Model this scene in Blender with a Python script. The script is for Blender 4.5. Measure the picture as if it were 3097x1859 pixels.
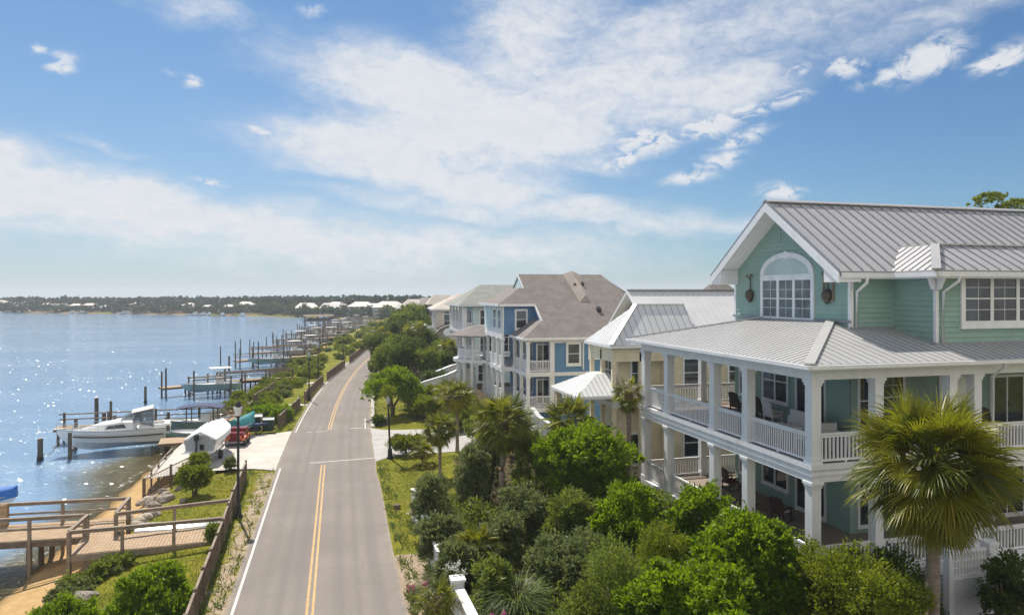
import bpy, math, random
import numpy as np
from mathutils import Vector, Matrix

for _o in list(bpy.data.objects):
    bpy.data.objects.remove(_o, do_unlink=True)
SC = bpy.context.scene
COL = SC.collection
R = math.radians

# ------------------------------------------------------------------ camera, sky, sun, exposure
CAM_H, YAW, FPX, HORIZ, CXP = 11.6, 13.9, 1690.0, 706.0, 1236.0
cam_data = bpy.data.cameras.new("camera")
cam_data.sensor_width = 36.0
cam_data.lens = FPX / 2472.0 * 36.0
cam_data.shift_y = -36.0 / 2472.0
cam_data.clip_start = 0.1
cam_data.clip_end = 6000.0
cam = bpy.data.objects.new("camera", cam_data)
COL.objects.link(cam)
cam.location = (0, 0, CAM_H)
cam.rotation_euler = (R(90), 0, R(-YAW))
SC.camera = cam

SUN_AZ, SUN_EL = -14.5, 53.0
SUN_DIR = Vector((math.sin(R(SUN_AZ)) * math.cos(R(SUN_EL)), math.cos(R(SUN_AZ)) * math.cos(R(SUN_EL)), math.sin(R(SUN_EL))))
sun_data = bpy.data.lights.new("sun", 'SUN')
sun_data.energy = 5.0
sun_data.angle = R(0.53)
sun_data.color = (1.0, 0.93, 0.82)
sun = bpy.data.objects.new("sun", sun_data)
COL.objects.link(sun)
sun.rotation_euler = SUN_DIR.to_track_quat('Z', 'Y').to_euler()

SC.view_settings.view_transform = 'Standard'
SC.view_settings.look = 'None'
SC.view_settings.exposure = 0.3
SC.view_settings.gamma = 1.0
SC.view_settings.use_curve_mapping = False
SC.render.engine = 'CYCLES'
cy = SC.cycles
cy.use_denoising = True
cy.max_bounces = 7
cy.diffuse_bounces = 3
cy.glossy_bounces = 3
cy.transmission_bounces = 4
cy.transparent_max_bounces = 12
cy.volume_bounces = 0
cy.caustics_reflective = False
cy.caustics_refractive = False
cy.sample_clamp_indirect = 6.0

class NT:
    """small node helper"""
    def __init__(s, tree):
        s.t = tree; s.n = tree.nodes; s.l = tree.links
    def new(s, kind, **kw):
        n = s.n.new(kind)
        for k, v in kw.items(): setattr(n, k, v)
        return n
    def put(s, sock, v):
        if isinstance(v, bpy.types.NodeSocket): s.l.new(v, sock)
        else: sock.default_value = v
    def math(s, op, a, b=0.0, c=None, clamp=False):
        n = s.new('ShaderNodeMath', operation=op, use_clamp=clamp)
        s.put(n.inputs[0], a); s.put(n.inputs[1], b)
        if c is not None: s.put(n.inputs[2], c)
        return n.outputs[0]
    def mix(s, f, a, b, kind='RGBA', blend='MIX'):
        n = s.new('ShaderNodeMix', data_type=kind)
        if kind == 'RGBA':
            n.blend_type = blend
            i, o = (0, 6, 7), 2
        else: i, o = (0, 2, 3), 0
        s.put(n.inputs[i[0]], f); s.put(n.inputs[i[1]], a); s.put(n.inputs[i[2]], b)
        return n.outputs[o]
    def noise(s, vec, scale, detail=4.0, rough=0.55, dist=0.0, out=0):
        n = s.new('ShaderNodeTexNoise')
        if vec is not None: s.put(n.inputs['Vector'], vec)
        n.inputs['Scale'].default_value = scale; n.inputs['Detail'].default_value = detail
        n.inputs['Roughness'].default_value = rough; n.inputs['Distortion'].default_value = dist
        return n.outputs[out]
    def ramp(s, f, a, b, lo=0.0, hi=1.0, smooth=True):
        n = s.new('ShaderNodeMapRange', interpolation_type='SMOOTHSTEP' if smooth else 'LINEAR')
        s.put(n.inputs[0], f); n.inputs[1].default_value = a; n.inputs[2].default_value = b
        n.inputs[3].default_value = lo; n.inputs[4].default_value = hi
        return n.outputs[0]
    def comb(s, x, y, z):
        n = s.new('ShaderNodeCombineXYZ')
        s.put(n.inputs[0], x); s.put(n.inputs[1], y); s.put(n.inputs[2], z)
        return n.outputs[0]

def sky_angles(px, py):
    az = YAW + math.degrees(math.atan((px - CXP) / FPX))
    el = math.degrees(math.atan((HORIZ - py) / math.hypot(FPX, px - CXP)))
    return R(az), R(el)

# cloud banks and puffs, fixed in the sky by azimuth and elevation: place, size, tilt, strength
CLOUDS = [
 (1010,215,250,52,-10,1.0),(1180,300,300,80,4,1.05),(930,378,230,40,-9,1.05),(1090,430,210,42,-10,.95),(820,372,110,18,-6,.55),(1440,225,330,85,10,.8),
 (1290,70,200,105,38,.75),(1500,130,300,70,14,.6),(1850,70,420,70,8,.52),(2280,35,260,40,8,.5),(1700,225,230,55,14,.75),(780,190,110,30,-35,.5),
 (60,455,240,66,-14,1.15),(330,500,260,62,-14,1.1),(620,560,300,55,-8,.95),(900,585,330,45,-6,.75),(1230,590,330,36,-6,.6),(250,560,250,45,-8,.6),
 (1090,500,260,26,-6,.6),(1390,512,180,22,-6,.75),(1650,545,260,30,4,.55),(1330,380,180,28,-4,.6),(1200,470,160,30,-10,.5),
 (2235,140,74,36,14,1.0),(2160,172,70,16,16,.8),(2050,157,44,22,8,.95),(2420,140,56,26,22,.9),(1552,350,66,24,6,1.05),(1505,385,50,15,14,.85),
 (1720,300,62,22,8,1.0),(1810,262,70,22,18,.8),(1790,335,52,15,16,.85),(1735,388,52,15,10,.7),(1662,428,52,12,10,.85),(1897,238,40,17,4,.9),(1905,185,50,14,20,.7),
 (1890,462,56,15,-4,.75),(1760,395,30,9,14,.5),(145,150,30,16,10,.9),(92,123,17,10,10,.7),(455,190,24,13,-10,.7),(406,170,16,8,-10,.5),(635,312,30,9,-12,.75),
 (515,436,38,7,-7,.8),(478,28,110,34,-6,.5),(755,25,30,11,6,.5),(260,340,120,14,-6,.35),
]
world = bpy.data.worlds.new("World")
SC.world = world
world.use_nodes = True
W = NT(world.node_tree)
W.n.clear()
tc = W.new('ShaderNodeTexCoord')
nrm = W.new('ShaderNodeVectorMath', operation='NORMALIZE')
W.l.new(tc.outputs['Generated'], nrm.inputs[0])
sep = W.new('ShaderNodeSeparateXYZ')
W.l.new(nrm.outputs[0], sep.inputs[0])
dx, dy, dz = sep.outputs
zc = W.math('MAXIMUM', dz, 0.012)
sky = W.new('ShaderNodeTexSky', sky_type='NISHITA')
sky.sun_disc = False
sky.sun_elevation = R(SUN_EL)
sky.sun_rotation = R(SUN_AZ)
sky.altitude = 0.0
sky.air_density = 1.0
sky.dust_density = 0.6
sky.ozone_density = 2.2
W.l.new(W.comb(dx, dy, zc), sky.inputs['Vector'])
az = W.math('ARCTAN2', dx, dy)
el = W.math('ARCSINE', dz)
# gentle warp so that no bank has a clean outline
wv = W.comb(W.math('MULTIPLY', az, 5.0), W.math('MULTIPLY', el, 11.0), 0.0)
warp = W.new('ShaderNodeTexNoise'); W.l.new(wv, warp.inputs['Vector'])
warp.inputs['Scale'].default_value = 1.6; warp.inputs['Detail'].default_value = 5.0
wsep = W.new('ShaderNodeSeparateColor'); W.l.new(warp.outputs['Color'], wsep.inputs[0])
azw = W.math('ADD', az, W.math('MULTIPLY', W.math('SUBTRACT', wsep.outputs[0], 0.5), 0.14))
elw = W.math('ADD', el, W.math('MULTIPLY', W.math('SUBTRACT', wsep.outputs[1], 0.5), 0.075))
azs = W.math('ADD', az, W.math('MULTIPLY', W.math('SUBTRACT', wsep.outputs[0], 0.5), 0.05))
els = W.math('ADD', el, W.math('MULTIPLY', W.math('SUBTRACT', wsep.outputs[1], 0.5), 0.03))
wisp = W.noise(W.comb(W.math('MULTIPLY', az, 30.0), W.math('MULTIPLY', el, 42.0), 4.2), 3.1, 6.0, 0.65, 0.9)
ragged = W.ramp(W.noise(W.comb(W.math('MULTIPLY', az, 16.0), W.math('MULTIPLY', el, 24.0), 7.7), 1.9, 5.0, 0.6, 0.8), 0.32, 0.60, 0.2, 1.2)
cover = None
for (px, py, w, h, tilt, st) in CLOUDS:
    a0, e0 = sky_angles(px, py)
    k = math.cos(math.atan((px - CXP) / FPX)) ** 2 / FPX
    small = w < 90
    w_, h_ = w * k * (1.15 if small else 1.12), h * k * (1.2 if small else 1.3)
    c_, s_ = math.cos(R(tilt)), math.sin(R(tilt))
    da = W.math('SUBTRACT', azs if small else azw, a0); de = W.math('SUBTRACT', els if small else elw, e0)
    u = W.math('ADD', W.math('MULTIPLY', da, c_ / w_), W.math('MULTIPLY', de, s_ / w_))
    v = W.math('ADD', W.math('MULTIPLY', da, -s_ / h_), W.math('MULTIPLY', de, c_ / h_))
    q = W.math('ADD', W.math('MULTIPLY', u, u), W.math('MULTIPLY', v, v))
    g = W.math('MULTIPLY', W.math('EXPONENT', W.math('MULTIPLY', q, -0.75)), st)
    if small: g = W.math('MULTIPLY', g, ragged)
    cover = g if cover is None else W.math('MAXIMUM', W.math('ADD', W.math('MULTIPLY', cover, 0.30), W.math('MULTIPLY', g, 0.30)), W.math('MAXIMUM', cover, g))
streak = W.noise(W.comb(W.math('MULTIPLY', azw, 7.0), W.math('ADD', W.math('MULTIPLY', elw, 22.0), W.math('MULTIPLY', azw, 3.0)), 0.3), 1.7, 7.0, 0.62, 0.5)
fine = W.noise(W.comb(W.math('MULTIPLY', az, 18.0), W.math('MULTIPLY', el, 30.0), 1.7), 2.2, 6.0, 0.6, 0.4)
tex = W.math('ADD', W.math('MULTIPLY', W.math('SUBTRACT', wisp, 0.5), 0.32), W.math('ADD', W.math('MULTIPLY', W.math('SUBTRACT', streak, 0.5), 1.25), W.math('MULTIPLY', W.math('SUBTRACT', fine, 0.5), 0.75)))
dens = W.math('ADD', cover, W.math('MULTIPLY', tex, W.math('ADD', W.math('MULTIPLY', cover, 0.75), 0.12)))
dens = W.ramp(dens, 0.04, 0.86)
dens = W.math('MULTIPLY', dens, 0.93)
# pale air near the horizon
dzp = W.math('MAXIMUM', dz, 0.0)
hz = W.math('ADD', W.math('MULTIPLY', W.math('EXPONENT', W.math('MULTIPLY', dzp, -4.2)), 0.62), W.math('MULTIPLY', W.math('EXPONENT', W.math('MULTIPLY', dzp, -16.0)), 0.38))
SKY_S = 0.085
base = W.new('ShaderNodeVectorMath', operation='SCALE')
W.l.new(sky.outputs[0], base.inputs[0]); base.inputs[3].default_value = SKY_S
tint = W.mix(1.0, base.outputs[0], (0.36, 0.66, 0.88, 1), blend='MULTIPLY')
away = W.ramp(az, R(2), R(48), 1.0, 0.42)
withair = W.mix(W.math('MULTIPLY', W.math('MULTIPLY', hz, 0.92), W.math('MAXIMUM', away, W.math('EXPONENT', W.math('MULTIPLY', dzp, -14.0)))), tint, (0.53, 0.575, 0.625, 1))
cloudc = W.mix(fine, (0.56, 0.59, 0.635, 1), (0.71, 0.715, 0.73, 1))
# unseen bright cloud bank opposite the sun, added as neutral fill for shaded faces
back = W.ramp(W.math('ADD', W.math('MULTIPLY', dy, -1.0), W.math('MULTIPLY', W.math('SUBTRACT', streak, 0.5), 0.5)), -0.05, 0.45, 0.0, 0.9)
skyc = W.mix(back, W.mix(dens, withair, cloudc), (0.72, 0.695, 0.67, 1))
bg = W.new('ShaderNodeBackground')
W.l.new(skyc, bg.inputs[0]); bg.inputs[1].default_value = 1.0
wo = W.new('ShaderNodeOutputWorld')
W.l.new(bg.outputs[0], wo.inputs[0])

# ------------------------------------------------------------------ helpers
def at(px, d):
    """ground position of what the photograph shows in column px at depth d (metres)"""
    l = (px - CXP) * d / FPX
    c, s = math.cos(R(YAW)), math.sin(R(YAW))
    return l * c + d * s, -l * s + d * c
def zat(py, d): return CAM_H - (py - HORIZ) * d / FPX
def ground_at(px, py, z=0.0): return at(px, FPX * (CAM_H - z) / (py - HORIZ))

def tag(o, label=None, cat=None, group=None, kind=None):
    if label: o['label'] = label
    if cat: o['category'] = cat
    if group: o['group'] = group
    if kind: o['kind'] = kind
    return o
def thing(name, label, cat, loc=(0, 0, 0), rz=0.0, group=None):
    o = bpy.data.objects.new(name, None)
    COL.objects.link(o)
    o.empty_display_size = 0.3
    o.location = loc; o.rotation_euler = (0, 0, rz)
    return tag(o, label, cat, group)
def copy_tree(o, parent=None):
    c = o.copy(); COL.objects.link(c)
    if parent is not None: c.parent = parent
    for ch in list(o.children): copy_tree(ch, c)
    return c

def mesh_np(name, V, counts, loops, smooth=False):
    me = bpy.data.meshes.new(name)
    V = np.asarray(V, dtype=np.float32)
    me.vertices.add(len(V)); me.vertices.foreach_set('co', V.ravel())
    loops = np.asarray(loops, dtype=np.int32); counts = np.asarray(counts, dtype=np.int32)
    me.loops.add(len(loops)); me.loops.foreach_set('vertex_index', loops)
    me.polygons.add(len(counts))
    st = np.zeros(len(counts), dtype=np.int32); st[1:] = np.cumsum(counts)[:-1]
    me.polygons.foreach_set('loop_start', st)
    me.polygons.foreach_set('use_smooth', np.full(len(counts), smooth, dtype=bool))
    me.update(calc_edges=True)
    return me
def link(name, me, mat, parent=None):
    o = bpy.data.objects.new(name, me)
    COL.objects.link(o)
    if mat is not None and len(me.materials) == 0: me.materials.append(mat)
    if parent is not None: o.parent = parent
    return o

class MB:
    """collects shapes of one part and links them as one mesh"""
    def __init__(s): s.v = []; s.f = []
    def _add(s, vs, fs):
        b = len(s.v); s.v.extend([tuple(x) for x in vs]); s.f.extend([tuple(b + i for i in f) for f in fs]); return s
    def box(s, x0, x1, y0, y1, z0, z1):
        return s._add([(x0,y0,z0),(x1,y0,z0),(x1,y1,z0),(x0,y1,z0),(x0,y0,z1),(x1,y0,z1),(x1,y1,z1),(x0,y1,z1)],
                      [(0,3,2,1),(4,5,6,7),(0,1,5,4),(1,2,6,5),(2,3,7,6),(3,0,4,7)])
    def beam(s, p0, p1, w, h, up=(0, 0, 1), w1=None, h1=None):
        p0, p1, up = Vector(p0), Vector(p1), Vector(up)
        d = (p1 - p0).normalized()
        sd = d.cross(up)
        if sd.length < 1e-5: sd = d.cross(Vector((0, 1, 0)))
        sd.normalize(); u = sd.cross(d).normalized()
        w1 = w if w1 is None else w1; h1 = h if h1 is None else h1
        vs = []
        for p, a, b in ((p0, w, h), (p1, w1, h1)):
            for i, j in ((-1, -1), (1, -1), (1, 1), (-1, 1)): vs.append(p + sd * (i * a / 2) + u * (j * b / 2))
        return s._add(vs, [(0,1,2,3),(7,6,5,4),(0,4,5,1),(1,5,6,2),(2,6,7,3),(3,7,4,0)])
    def tube(s, p0, p1, r0, r1=None, n=8):
        return s.path([p0, p1], [r0, r0 if r1 is None else r1], n)
    def path(s, pts, rs, n=8):
        pts = [Vector(p) for p in pts]
        if not isinstance(rs, (list, tuple)): rs = [rs] * len(pts)
        vs, fs = [], []
        ref = Vector((0, 0, 1))
        for i, p in enumerate(pts):
            d = (pts[min(i + 1, len(pts) - 1)] - pts[max(i - 1, 0)]).normalized()
            a = d.cross(ref)
            if a.length < 0.05: a = d.cross(Vector((1, 0, 0)))
            a.normalize(); b = a.cross(d)
            for k in range(n):
                t = 2 * math.pi * k / n
                vs.append(p + a * (rs[i] * math.cos(t)) + b * (rs[i] * math.sin(t)))
        for i in range(len(pts) - 1):
            for k in range(n):
                k2 = (k + 1) % n
                fs.append((i*n+k, i*n+k2, (i+1)*n+k2, (i+1)*n+k))
        fs.append(tuple(range(n))[::-1]); fs.append(tuple((len(pts)-1)*n + k for k in range(n)))
        return s._add(vs, fs)
    def poly(s, pts): return s._add(pts, [tuple(range(len(pts)))])
    def prism(s, pts, ext):
        ext = Vector(ext); n = len(pts)
        vs = [Vector(p) for p in pts] + [Vector(p) + ext for p in pts]
        return s._add(vs, [tuple(range(n))[::-1], tuple(n + i for i in range(n))] + [(i, (i+1) % n, n + (i+1) % n, n + i) for i in range(n)])
    def lathe(s, c, prof, n=12):
        vs, fs = [], []
        for r, z in prof:
            for k in range(n):
                t = 2 * math.pi * k / n
                vs.append((c[0] + r * math.cos(t), c[1] + r * math.sin(t), c[2] + z))
        for i in range(len(prof) - 1):
            for k in range(n):
                k2 = (k + 1) % n
                fs.append((i*n+k, i*n+k2, (i+1)*n+k2, (i+1)*n+k))
        fs.append(tuple(range(n))[::-1]); fs.append(tuple((len(prof)-1)*n + k for k in range(n)))
        return s._add(vs, fs)
    def grid(s, rows, close=False):
        n = len(rows[0]); vs = [p for r in rows for p in r]
        fs = []
        for i in range(len(rows) - 1):
            for k in range(n if close else n - 1):
                k2 = (k + 1) % n
                fs.append((i*n+k, i*n+k2, (i+1)*n+k2, (i+1)*n+k))
        return s._add(vs, fs)
    def build(s, name, mat, parent=None, smooth=False, label=None):
        me = bpy.data.meshes.new(name)
        me.from_pydata(s.v, [], s.f)
        if smooth: me.polygons.foreach_set('use_smooth', [True] * len(me.polygons))
        me.update()
        o = link(name, me, mat, parent)
        if label: o['label'] = label
        return o

# ------------------------------------------------------------------ materials
def newmat(name):
    m = bpy.data.materials.new(name); m.use_nodes = True
    t = NT(m.node_tree); t.n.clear()
    out = t.new('ShaderNodeOutputMaterial'); b = t.new('ShaderNodeBsdfPrincipled')
    t.l.new(b.outputs[0], out.inputs[0])
    return m, t, b, out
def rgb(c): return (c[0], c[1], c[2], 1.0)
def scl(c, k): return tuple(min(1.0, x * k) for x in c)
def plain(name, col, rough=0.6, var=0.12, scale=2.0, bump=0.0, bscale=25.0, metal=0.0, spec=0.4, stretch=None, stain=None):
    m, t, b, out = newmat(name)
    tcn = t.new('ShaderNodeTexCoord'); v = tcn.outputs['Object']
    if stretch:
        mp = t.new('ShaderNodeMapping'); mp.inputs['Scale'].default_value = stretch
        t.l.new(v, mp.inputs[0]); v = mp.outputs[0]
    f = t.noise(v, scale, 6.0, 0.6)
    c = t.mix(t.ramp(f, 0.3, 0.7), rgb(scl(col, 1 - var)), rgb(scl(col, 1 + var)))
    if stain:
        g = t.noise(v, scale * 0.35, 7.0, 0.7)
        c = t.mix(t.ramp(g, 0.55, 0.78), c, rgb(stain))
    t.l.new(c, b.inputs['Base Color'])
    b.inputs['Roughness'].default_value = rough; b.inputs['Metallic'].default_value = metal
    b.inputs['Specular IOR Level'].default_value = spec
    if bump:
        bn = t.new('ShaderNodeBump'); bn.inputs['Strength'].default_value = bump; bn.inputs['Distance'].default_value = 0.02
        t.l.new(t.noise(v, bscale, 5.0, 0.6), bn.inputs['Height']); t.l.new(bn.outputs[0], b.inputs['Normal'])
    return m
def siding(name, col, pitch=0.17, rough=0.55, bump=0.9):
    m, t, b, out = newmat(name)
    tcn = t.new('ShaderNodeTexCoord'); sp = t.new('ShaderNodeSeparateXYZ'); t.l.new(tcn.outputs['Object'], sp.inputs[0])
    fr = t.math('FRACT', t.math('DIVIDE', sp.outputs[2], pitch))
    f = t.noise(tcn.outputs['Object'], 1.3, 6.0, 0.6)
    row = t.new('ShaderNodeTexWhiteNoise', noise_dimensions='1D'); t.l.new(t.math('FLOOR', t.math('DIVIDE', sp.outputs[2], pitch)), row.inputs['W'])
    c = t.mix(t.ramp(f, 0.3, 0.7), rgb(scl(col, 0.90)), rgb(scl(col, 1.08)))
    c = t.mix(t.math('MULTIPLY', row.outputs[0], 0.18), c, rgb(scl(col, 0.78)))
    t.l.new(c, b.inputs['Base Color'])
    b.inputs['Roughness'].default_value = rough; b.inputs['Specular IOR Level'].default_value = 0.3
    bn = t.new('ShaderNodeBump'); bn.inputs['Strength'].default_value = bump; bn.inputs['Distance'].default_value = 0.02
    t.l.new(t.math('SUBTRACT', 1.0, fr), bn.inputs['Height']); t.l.new(bn.outputs[0], b.inputs['Normal'])
    return m
def shingles(name, col, col2):
    m, t, b, out = newmat(name)
    tcn = t.new('ShaderNodeTexCoord'); v = tcn.outputs['Object']
    n1 = t.noise(v, 1.1, 6.0, 0.65); n2 = t.noise(v, 9.0, 4.0, 0.7)
    sp = t.new('ShaderNodeSeparateXYZ'); t.l.new(v, sp.inputs[0])
    course = t.math('FRACT', t.math('MULTIPLY', sp.outputs[2], 7.5))
    c = t.mix(t.ramp(n1, 0.3, 0.72), rgb(col), rgb(col2))
    c = t.mix(t.math('MULTIPLY', t.ramp(n2, 0.35, 0.7), 0.55), c, rgb(scl(col, 0.6)))
    t.l.new(c, b.inputs['Base Color']); b.inputs['Roughness'].default_value = 0.9; b.inputs['Specular IOR Level'].default_value = 0.15
    bn = t.new('ShaderNodeBump'); bn.inputs['Strength'].default_value = 0.7; bn.inputs['Distance'].default_value = 0.02
    t.l.new(t.math('ADD', course, n2), bn.inputs['Height']); t.l.new(bn.outputs[0], b.inputs['Normal'])
    return m
def glass_dark(name, col=(0.03, 0.04, 0.05), alpha=1.0, rough=0.04):
    m, t, b, out = newmat(name)
    tcn = t.new('ShaderNodeTexCoord')
    n = t.noise(tcn.outputs['Object'], 1.1, 3.0, 0.5)
    t.l.new(t.mix(t.ramp(n, 0.35, 0.65), rgb(scl(col, 0.6)), rgb(scl(col, 1.8))), b.inputs['Base Color'])
    b.inputs['Roughness'].default_value = rough; b.inputs['Specular IOR Level'].default_value = 0.6
    bn = t.new('ShaderNodeBump'); bn.inputs['Strength'].default_value = 0.04; bn.inputs['Distance'].default_value = 0.02
    t.l.new(t.noise(tcn.outputs['Object'], 2.0, 1.0), bn.inputs['Height']); t.l.new(bn.outputs[0], b.inputs['Normal'])
    if alpha < 1.0: b.inputs['Alpha'].default_value = alpha
    return m
def leafmat(name, dark, light, trans, tint=(0.35, 0.45, 0.05), rough=0.5, tmix=0.35, gloss=0.06, tone=False):
    m, t, b, out = newmat(name)
    geo = t.new('ShaderNodeNewGeometry')
    rnd = geo.outputs['Random Per Island']
    tcn = t.new('ShaderNodeTexCoord')
    n = t.noise(tcn.outputs['Object'], 0.9, 3.0, 0.6)
    c = t.mix(t.math('ADD', t.math('MULTIPLY', rnd, 0.75), t.math('MULTIPLY', t.math('SUBTRACT', n, 0.5), 0.9), clamp=True), rgb(dark), rgb(light))
    if tone:
        at_ = t.new('ShaderNodeAttribute'); at_.attribute_name = 'tone'
        c = t.mix(t.math('ADD', t.math('MULTIPLY', at_.outputs['Fac'], 0.8), t.math('MULTIPLY', rnd, 0.25), clamp=True), rgb(dark), rgb(light))
    old = t.ramp(rnd, 0.95, 1.0)
    c = t.mix(t.math('MULTIPLY', old, 0.5), c, rgb(tint))
    t.l.new(c, b.inputs['Base Color']); b.inputs['Roughness'].default_value = rough; b.inputs['Specular IOR Level'].default_value = gloss * 5
    tr = t.new('ShaderNodeBsdfTranslucent')
    t.l.new(t.mix(0.5, c, rgb(trans)), tr.inputs[0])
    mx = t.new('ShaderNodeMixShader'); mx.inputs[0].default_value = tmix
    t.l.new(b.outputs[0], mx.inputs[1]); t.l.new(tr.outputs[0], mx.inputs[2])
    t.l.new(mx.outputs[0], out.inputs[0])
    return m

M = {}
M['white'] = plain('white_paint', (0.77, 0.775, 0.78), 0.5, 0.05, 2.2, 0.10, 30, stretch=(1, 1, 0.3), stain=(0.60, 0.585, 0.55))
M['offwhite'] = plain('aged_white_paint', (0.70, 0.70, 0.69), 0.6, 0.08, 1.0, 0.1, 30)
M['teal_siding'] = plain('seafoam_siding', (0.275, 0.405, 0.345), 0.6, 0.07, 1.5, 0.05, 30, spec=0.25, stain=(0.24, 0.34, 0.30))
M['blue_siding'] = siding('blue_siding', (0.115, 0.245, 0.42), 0.19)
M['paleblue'] = siding('pale_aqua_siding', (0.58, 0.72, 0.72), 0.2)
M['cream'] = siding('cream_siding', (0.72, 0.64, 0.46), 0.18)
M['beige'] = plain('beige_stucco', (0.66, 0.58, 0.50), 0.8, 0.06, 1.0)
M['metal_roof'] = plain('painted_metal_roof', (0.475, 0.468, 0.465), 0.38, 0.05, 0.6, 0.03, 8, metal=0.15, spec=0.5, stain=(0.41, 0.40, 0.395))
M['metal_rib'] = plain('standing_seam', (0.27, 0.28, 0.30), 0.4, 0.08, 2.0, metal=0.15)
M['white_roof'] = plain('white_metal_roof', (0.66, 0.66, 0.66), 0.4, 0.05, 0.6, metal=0.05, stain=(0.66, 0.66, 0.66))
M['shingle'] = shingles('grey_brown_shingles', (0.22, 0.195, 0.18), (0.30, 0.275, 0.26))
M['shingle_green'] = shingles('grey_green_shingles', (0.27, 0.28, 0.25), (0.36, 0.37, 0.33))
M['shingle_light'] = shingles('light_shingles', (0.34, 0.30, 0.265), (0.42, 0.375, 0.335))
M['shingle_tan'] = shingles('tan_tiles', (0.56, 0.49, 0.42), (0.66, 0.60, 0.53))
M['glass'] = glass_dark('window_glass')
M['glass_thin'] = glass_dark('clear_window_glass', (0.10, 0.13, 0.14), 0.42)
M['curtain'] = plain('curtain_cloth', (0.48, 0.52, 0.52), 0.9, 0.12, 3.0, stretch=(8, 8, 0.4))
M['interior'] = plain('dim_room', (0.06, 0.06, 0.065), 0.9)
M['deck_grey'] = plain('porch_boards', (0.26, 0.205, 0.17), 0.7, 0.15, 2.0, 0.2, 40, stretch=(1, 8, 1))
M['porch_ceiling'] = plain('porch_ceiling_paint', (0.50, 0.54, 0.54), 0.7, 0.04)
M['wood'] = plain('weathered_deck_wood', (0.415, 0.295, 0.185), 0.85, 0.22, 3.0, 0.4, 40, stretch=(1, 6, 1), stain=(0.33, 0.265, 0.20))
M['wood_dark'] = plain('dark_timber', (0.17, 0.125, 0.09), 0.85, 0.25, 3.0, 0.4, 30)
M['wood_grey'] = plain('silvered_timber', (0.27, 0.215, 0.165), 0.85, 0.2, 3.0, 0.4, 30)
M['piling'] = plain('tarred_piling', (0.10, 0.085, 0.065), 0.8, 0.35, 3.0, 0.5, 20)
M['asphalt'] = None
M['concrete'] = plain('pale_concrete', (0.52, 0.48, 0.43), 0.85, 0.10, 0.8, 0.2, 30, stain=(0.40, 0.37, 0.34))
M['concrete_grey'] = plain('grey_concrete', (0.40, 0.385, 0.37), 0.85, 0.10, 0.8, 0.2, 30, stain=(0.32, 0.31, 0.30))
M['paint_white'] = plain('worn_white_marking', (0.56, 0.54, 0.51), 0.7, 0.2, 6.0, stain=(0.36, 0.335, 0.31))
M['paint_yellow'] = plain('worn_yellow_marking', (0.50, 0.315, 0.125), 0.7, 0.2, 6.0, stain=(0.34, 0.27, 0.19))
M['black_metal'] = plain('black_iron', (0.022, 0.024, 0.025), 0.4, 0.2, 4.0)
M['bronze'] = plain('weathered_bronze', (0.10, 0.085, 0.065), 0.5, 0.3, 6.0, metal=0.4)
M['gelcoat'] = plain('white_gelcoat', (0.76, 0.77, 0.76), 0.25, 0.05, 1.0, spec=0.6)
M['gelcoat_grey'] = plain('grey_gelcoat', (0.34, 0.37, 0.40), 0.3, 0.08, 1.0, spec=0.6)
M['green_hull'] = plain('sea_green_gelcoat', (0.20, 0.32, 0.31), 0.3, 0.08, 1.0, spec=0.6)
M['bottom_paint'] = plain('dark_bottom_paint', (0.05, 0.06, 0.08), 0.6, 0.15)
M['canvas_white'] = plain('white_boat_cover', (0.80, 0.79, 0.78), 0.8, 0.06, 2.0, 0.5, 6)
M['canvas_navy'] = plain('navy_canvas', (0.035, 0.055, 0.13), 0.8, 0.15)
M['canvas_blue'] = plain('bright_blue_canvas', (0.03, 0.16, 0.50), 0.7, 0.15, 2.0, 0.4, 6)
M['teal_canvas'] = plain('teal_canvas', (0.018, 0.19, 0.21), 0.7, 0.2, 2.0, 0.4, 6)
M['red_paint'] = plain('red_vehicle_paint', (0.20, 0.018, 0.03), 0.3, 0.1, spec=0.6)
M['orange'] = plain('orange_plastic', (0.75, 0.19, 0.07), 0.5, 0.1)
M['rubber'] = plain('black_rubber', (0.02, 0.02, 0.02), 0.7, 0.2)
M['bin_green'] = plain('dark_green_plastic', (0.012, 0.045, 0.035), 0.45, 0.15)
M['grey_metal'] = plain('galvanised_metal', (0.42, 0.44, 0.46), 0.45, 0.1, metal=0.4)
M['rock'] = plain('riprap_stone', (0.26, 0.225, 0.19), 0.9, 0.35, 2.5, 0.9, 9, stain=(0.12, 0.105, 0.095))
M['rock_pale'] = plain('pale_riprap_stone', (0.44, 0.37, 0.29), 0.9, 0.3, 2.5, 0.9, 9, stain=(0.22, 0.19, 0.16))
M['bark'] = plain('bark', (0.15, 0.115, 0.085), 0.9, 0.3, 5.0, 0.8, 18)
M['palm_bark'] = plain('palm_bark', (0.25, 0.205, 0.165), 0.9, 0.25, 4.0, 0.9, 22, stretch=(1, 1, 3.0))
M['palm_boot'] = plain('old_palm_boots', (0.20, 0.15, 0.09), 0.9, 0.3, 6.0, 0.8, 20)
M['wicker_dark'] = plain('dark_wicker', (0.055, 0.035, 0.025), 0.7, 0.3, 20.0, 0.5, 60)
M['wicker_white'] = plain('white_wicker', (0.62, 0.62, 0.60), 0.7, 0.1, 20.0, 0.4, 60)
M['cushion'] = plain('pale_cushion', (0.55, 0.52, 0.50), 0.9, 0.1)
M['cushion_red'] = plain('maroon_cushion', (0.20, 0.03, 0.035), 0.9, 0.2)
M['table_wood'] = plain('brown_table', (0.18, 0.11, 0.07), 0.5, 0.2)
M['terracotta'] = plain('terracotta', (0.36, 0.15, 0.08), 0.8, 0.15)
M['lantern'] = plain('milky_lantern_glass', (0.78, 0.77, 0.74), 0.3, 0.05, spec=0.6)
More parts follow.
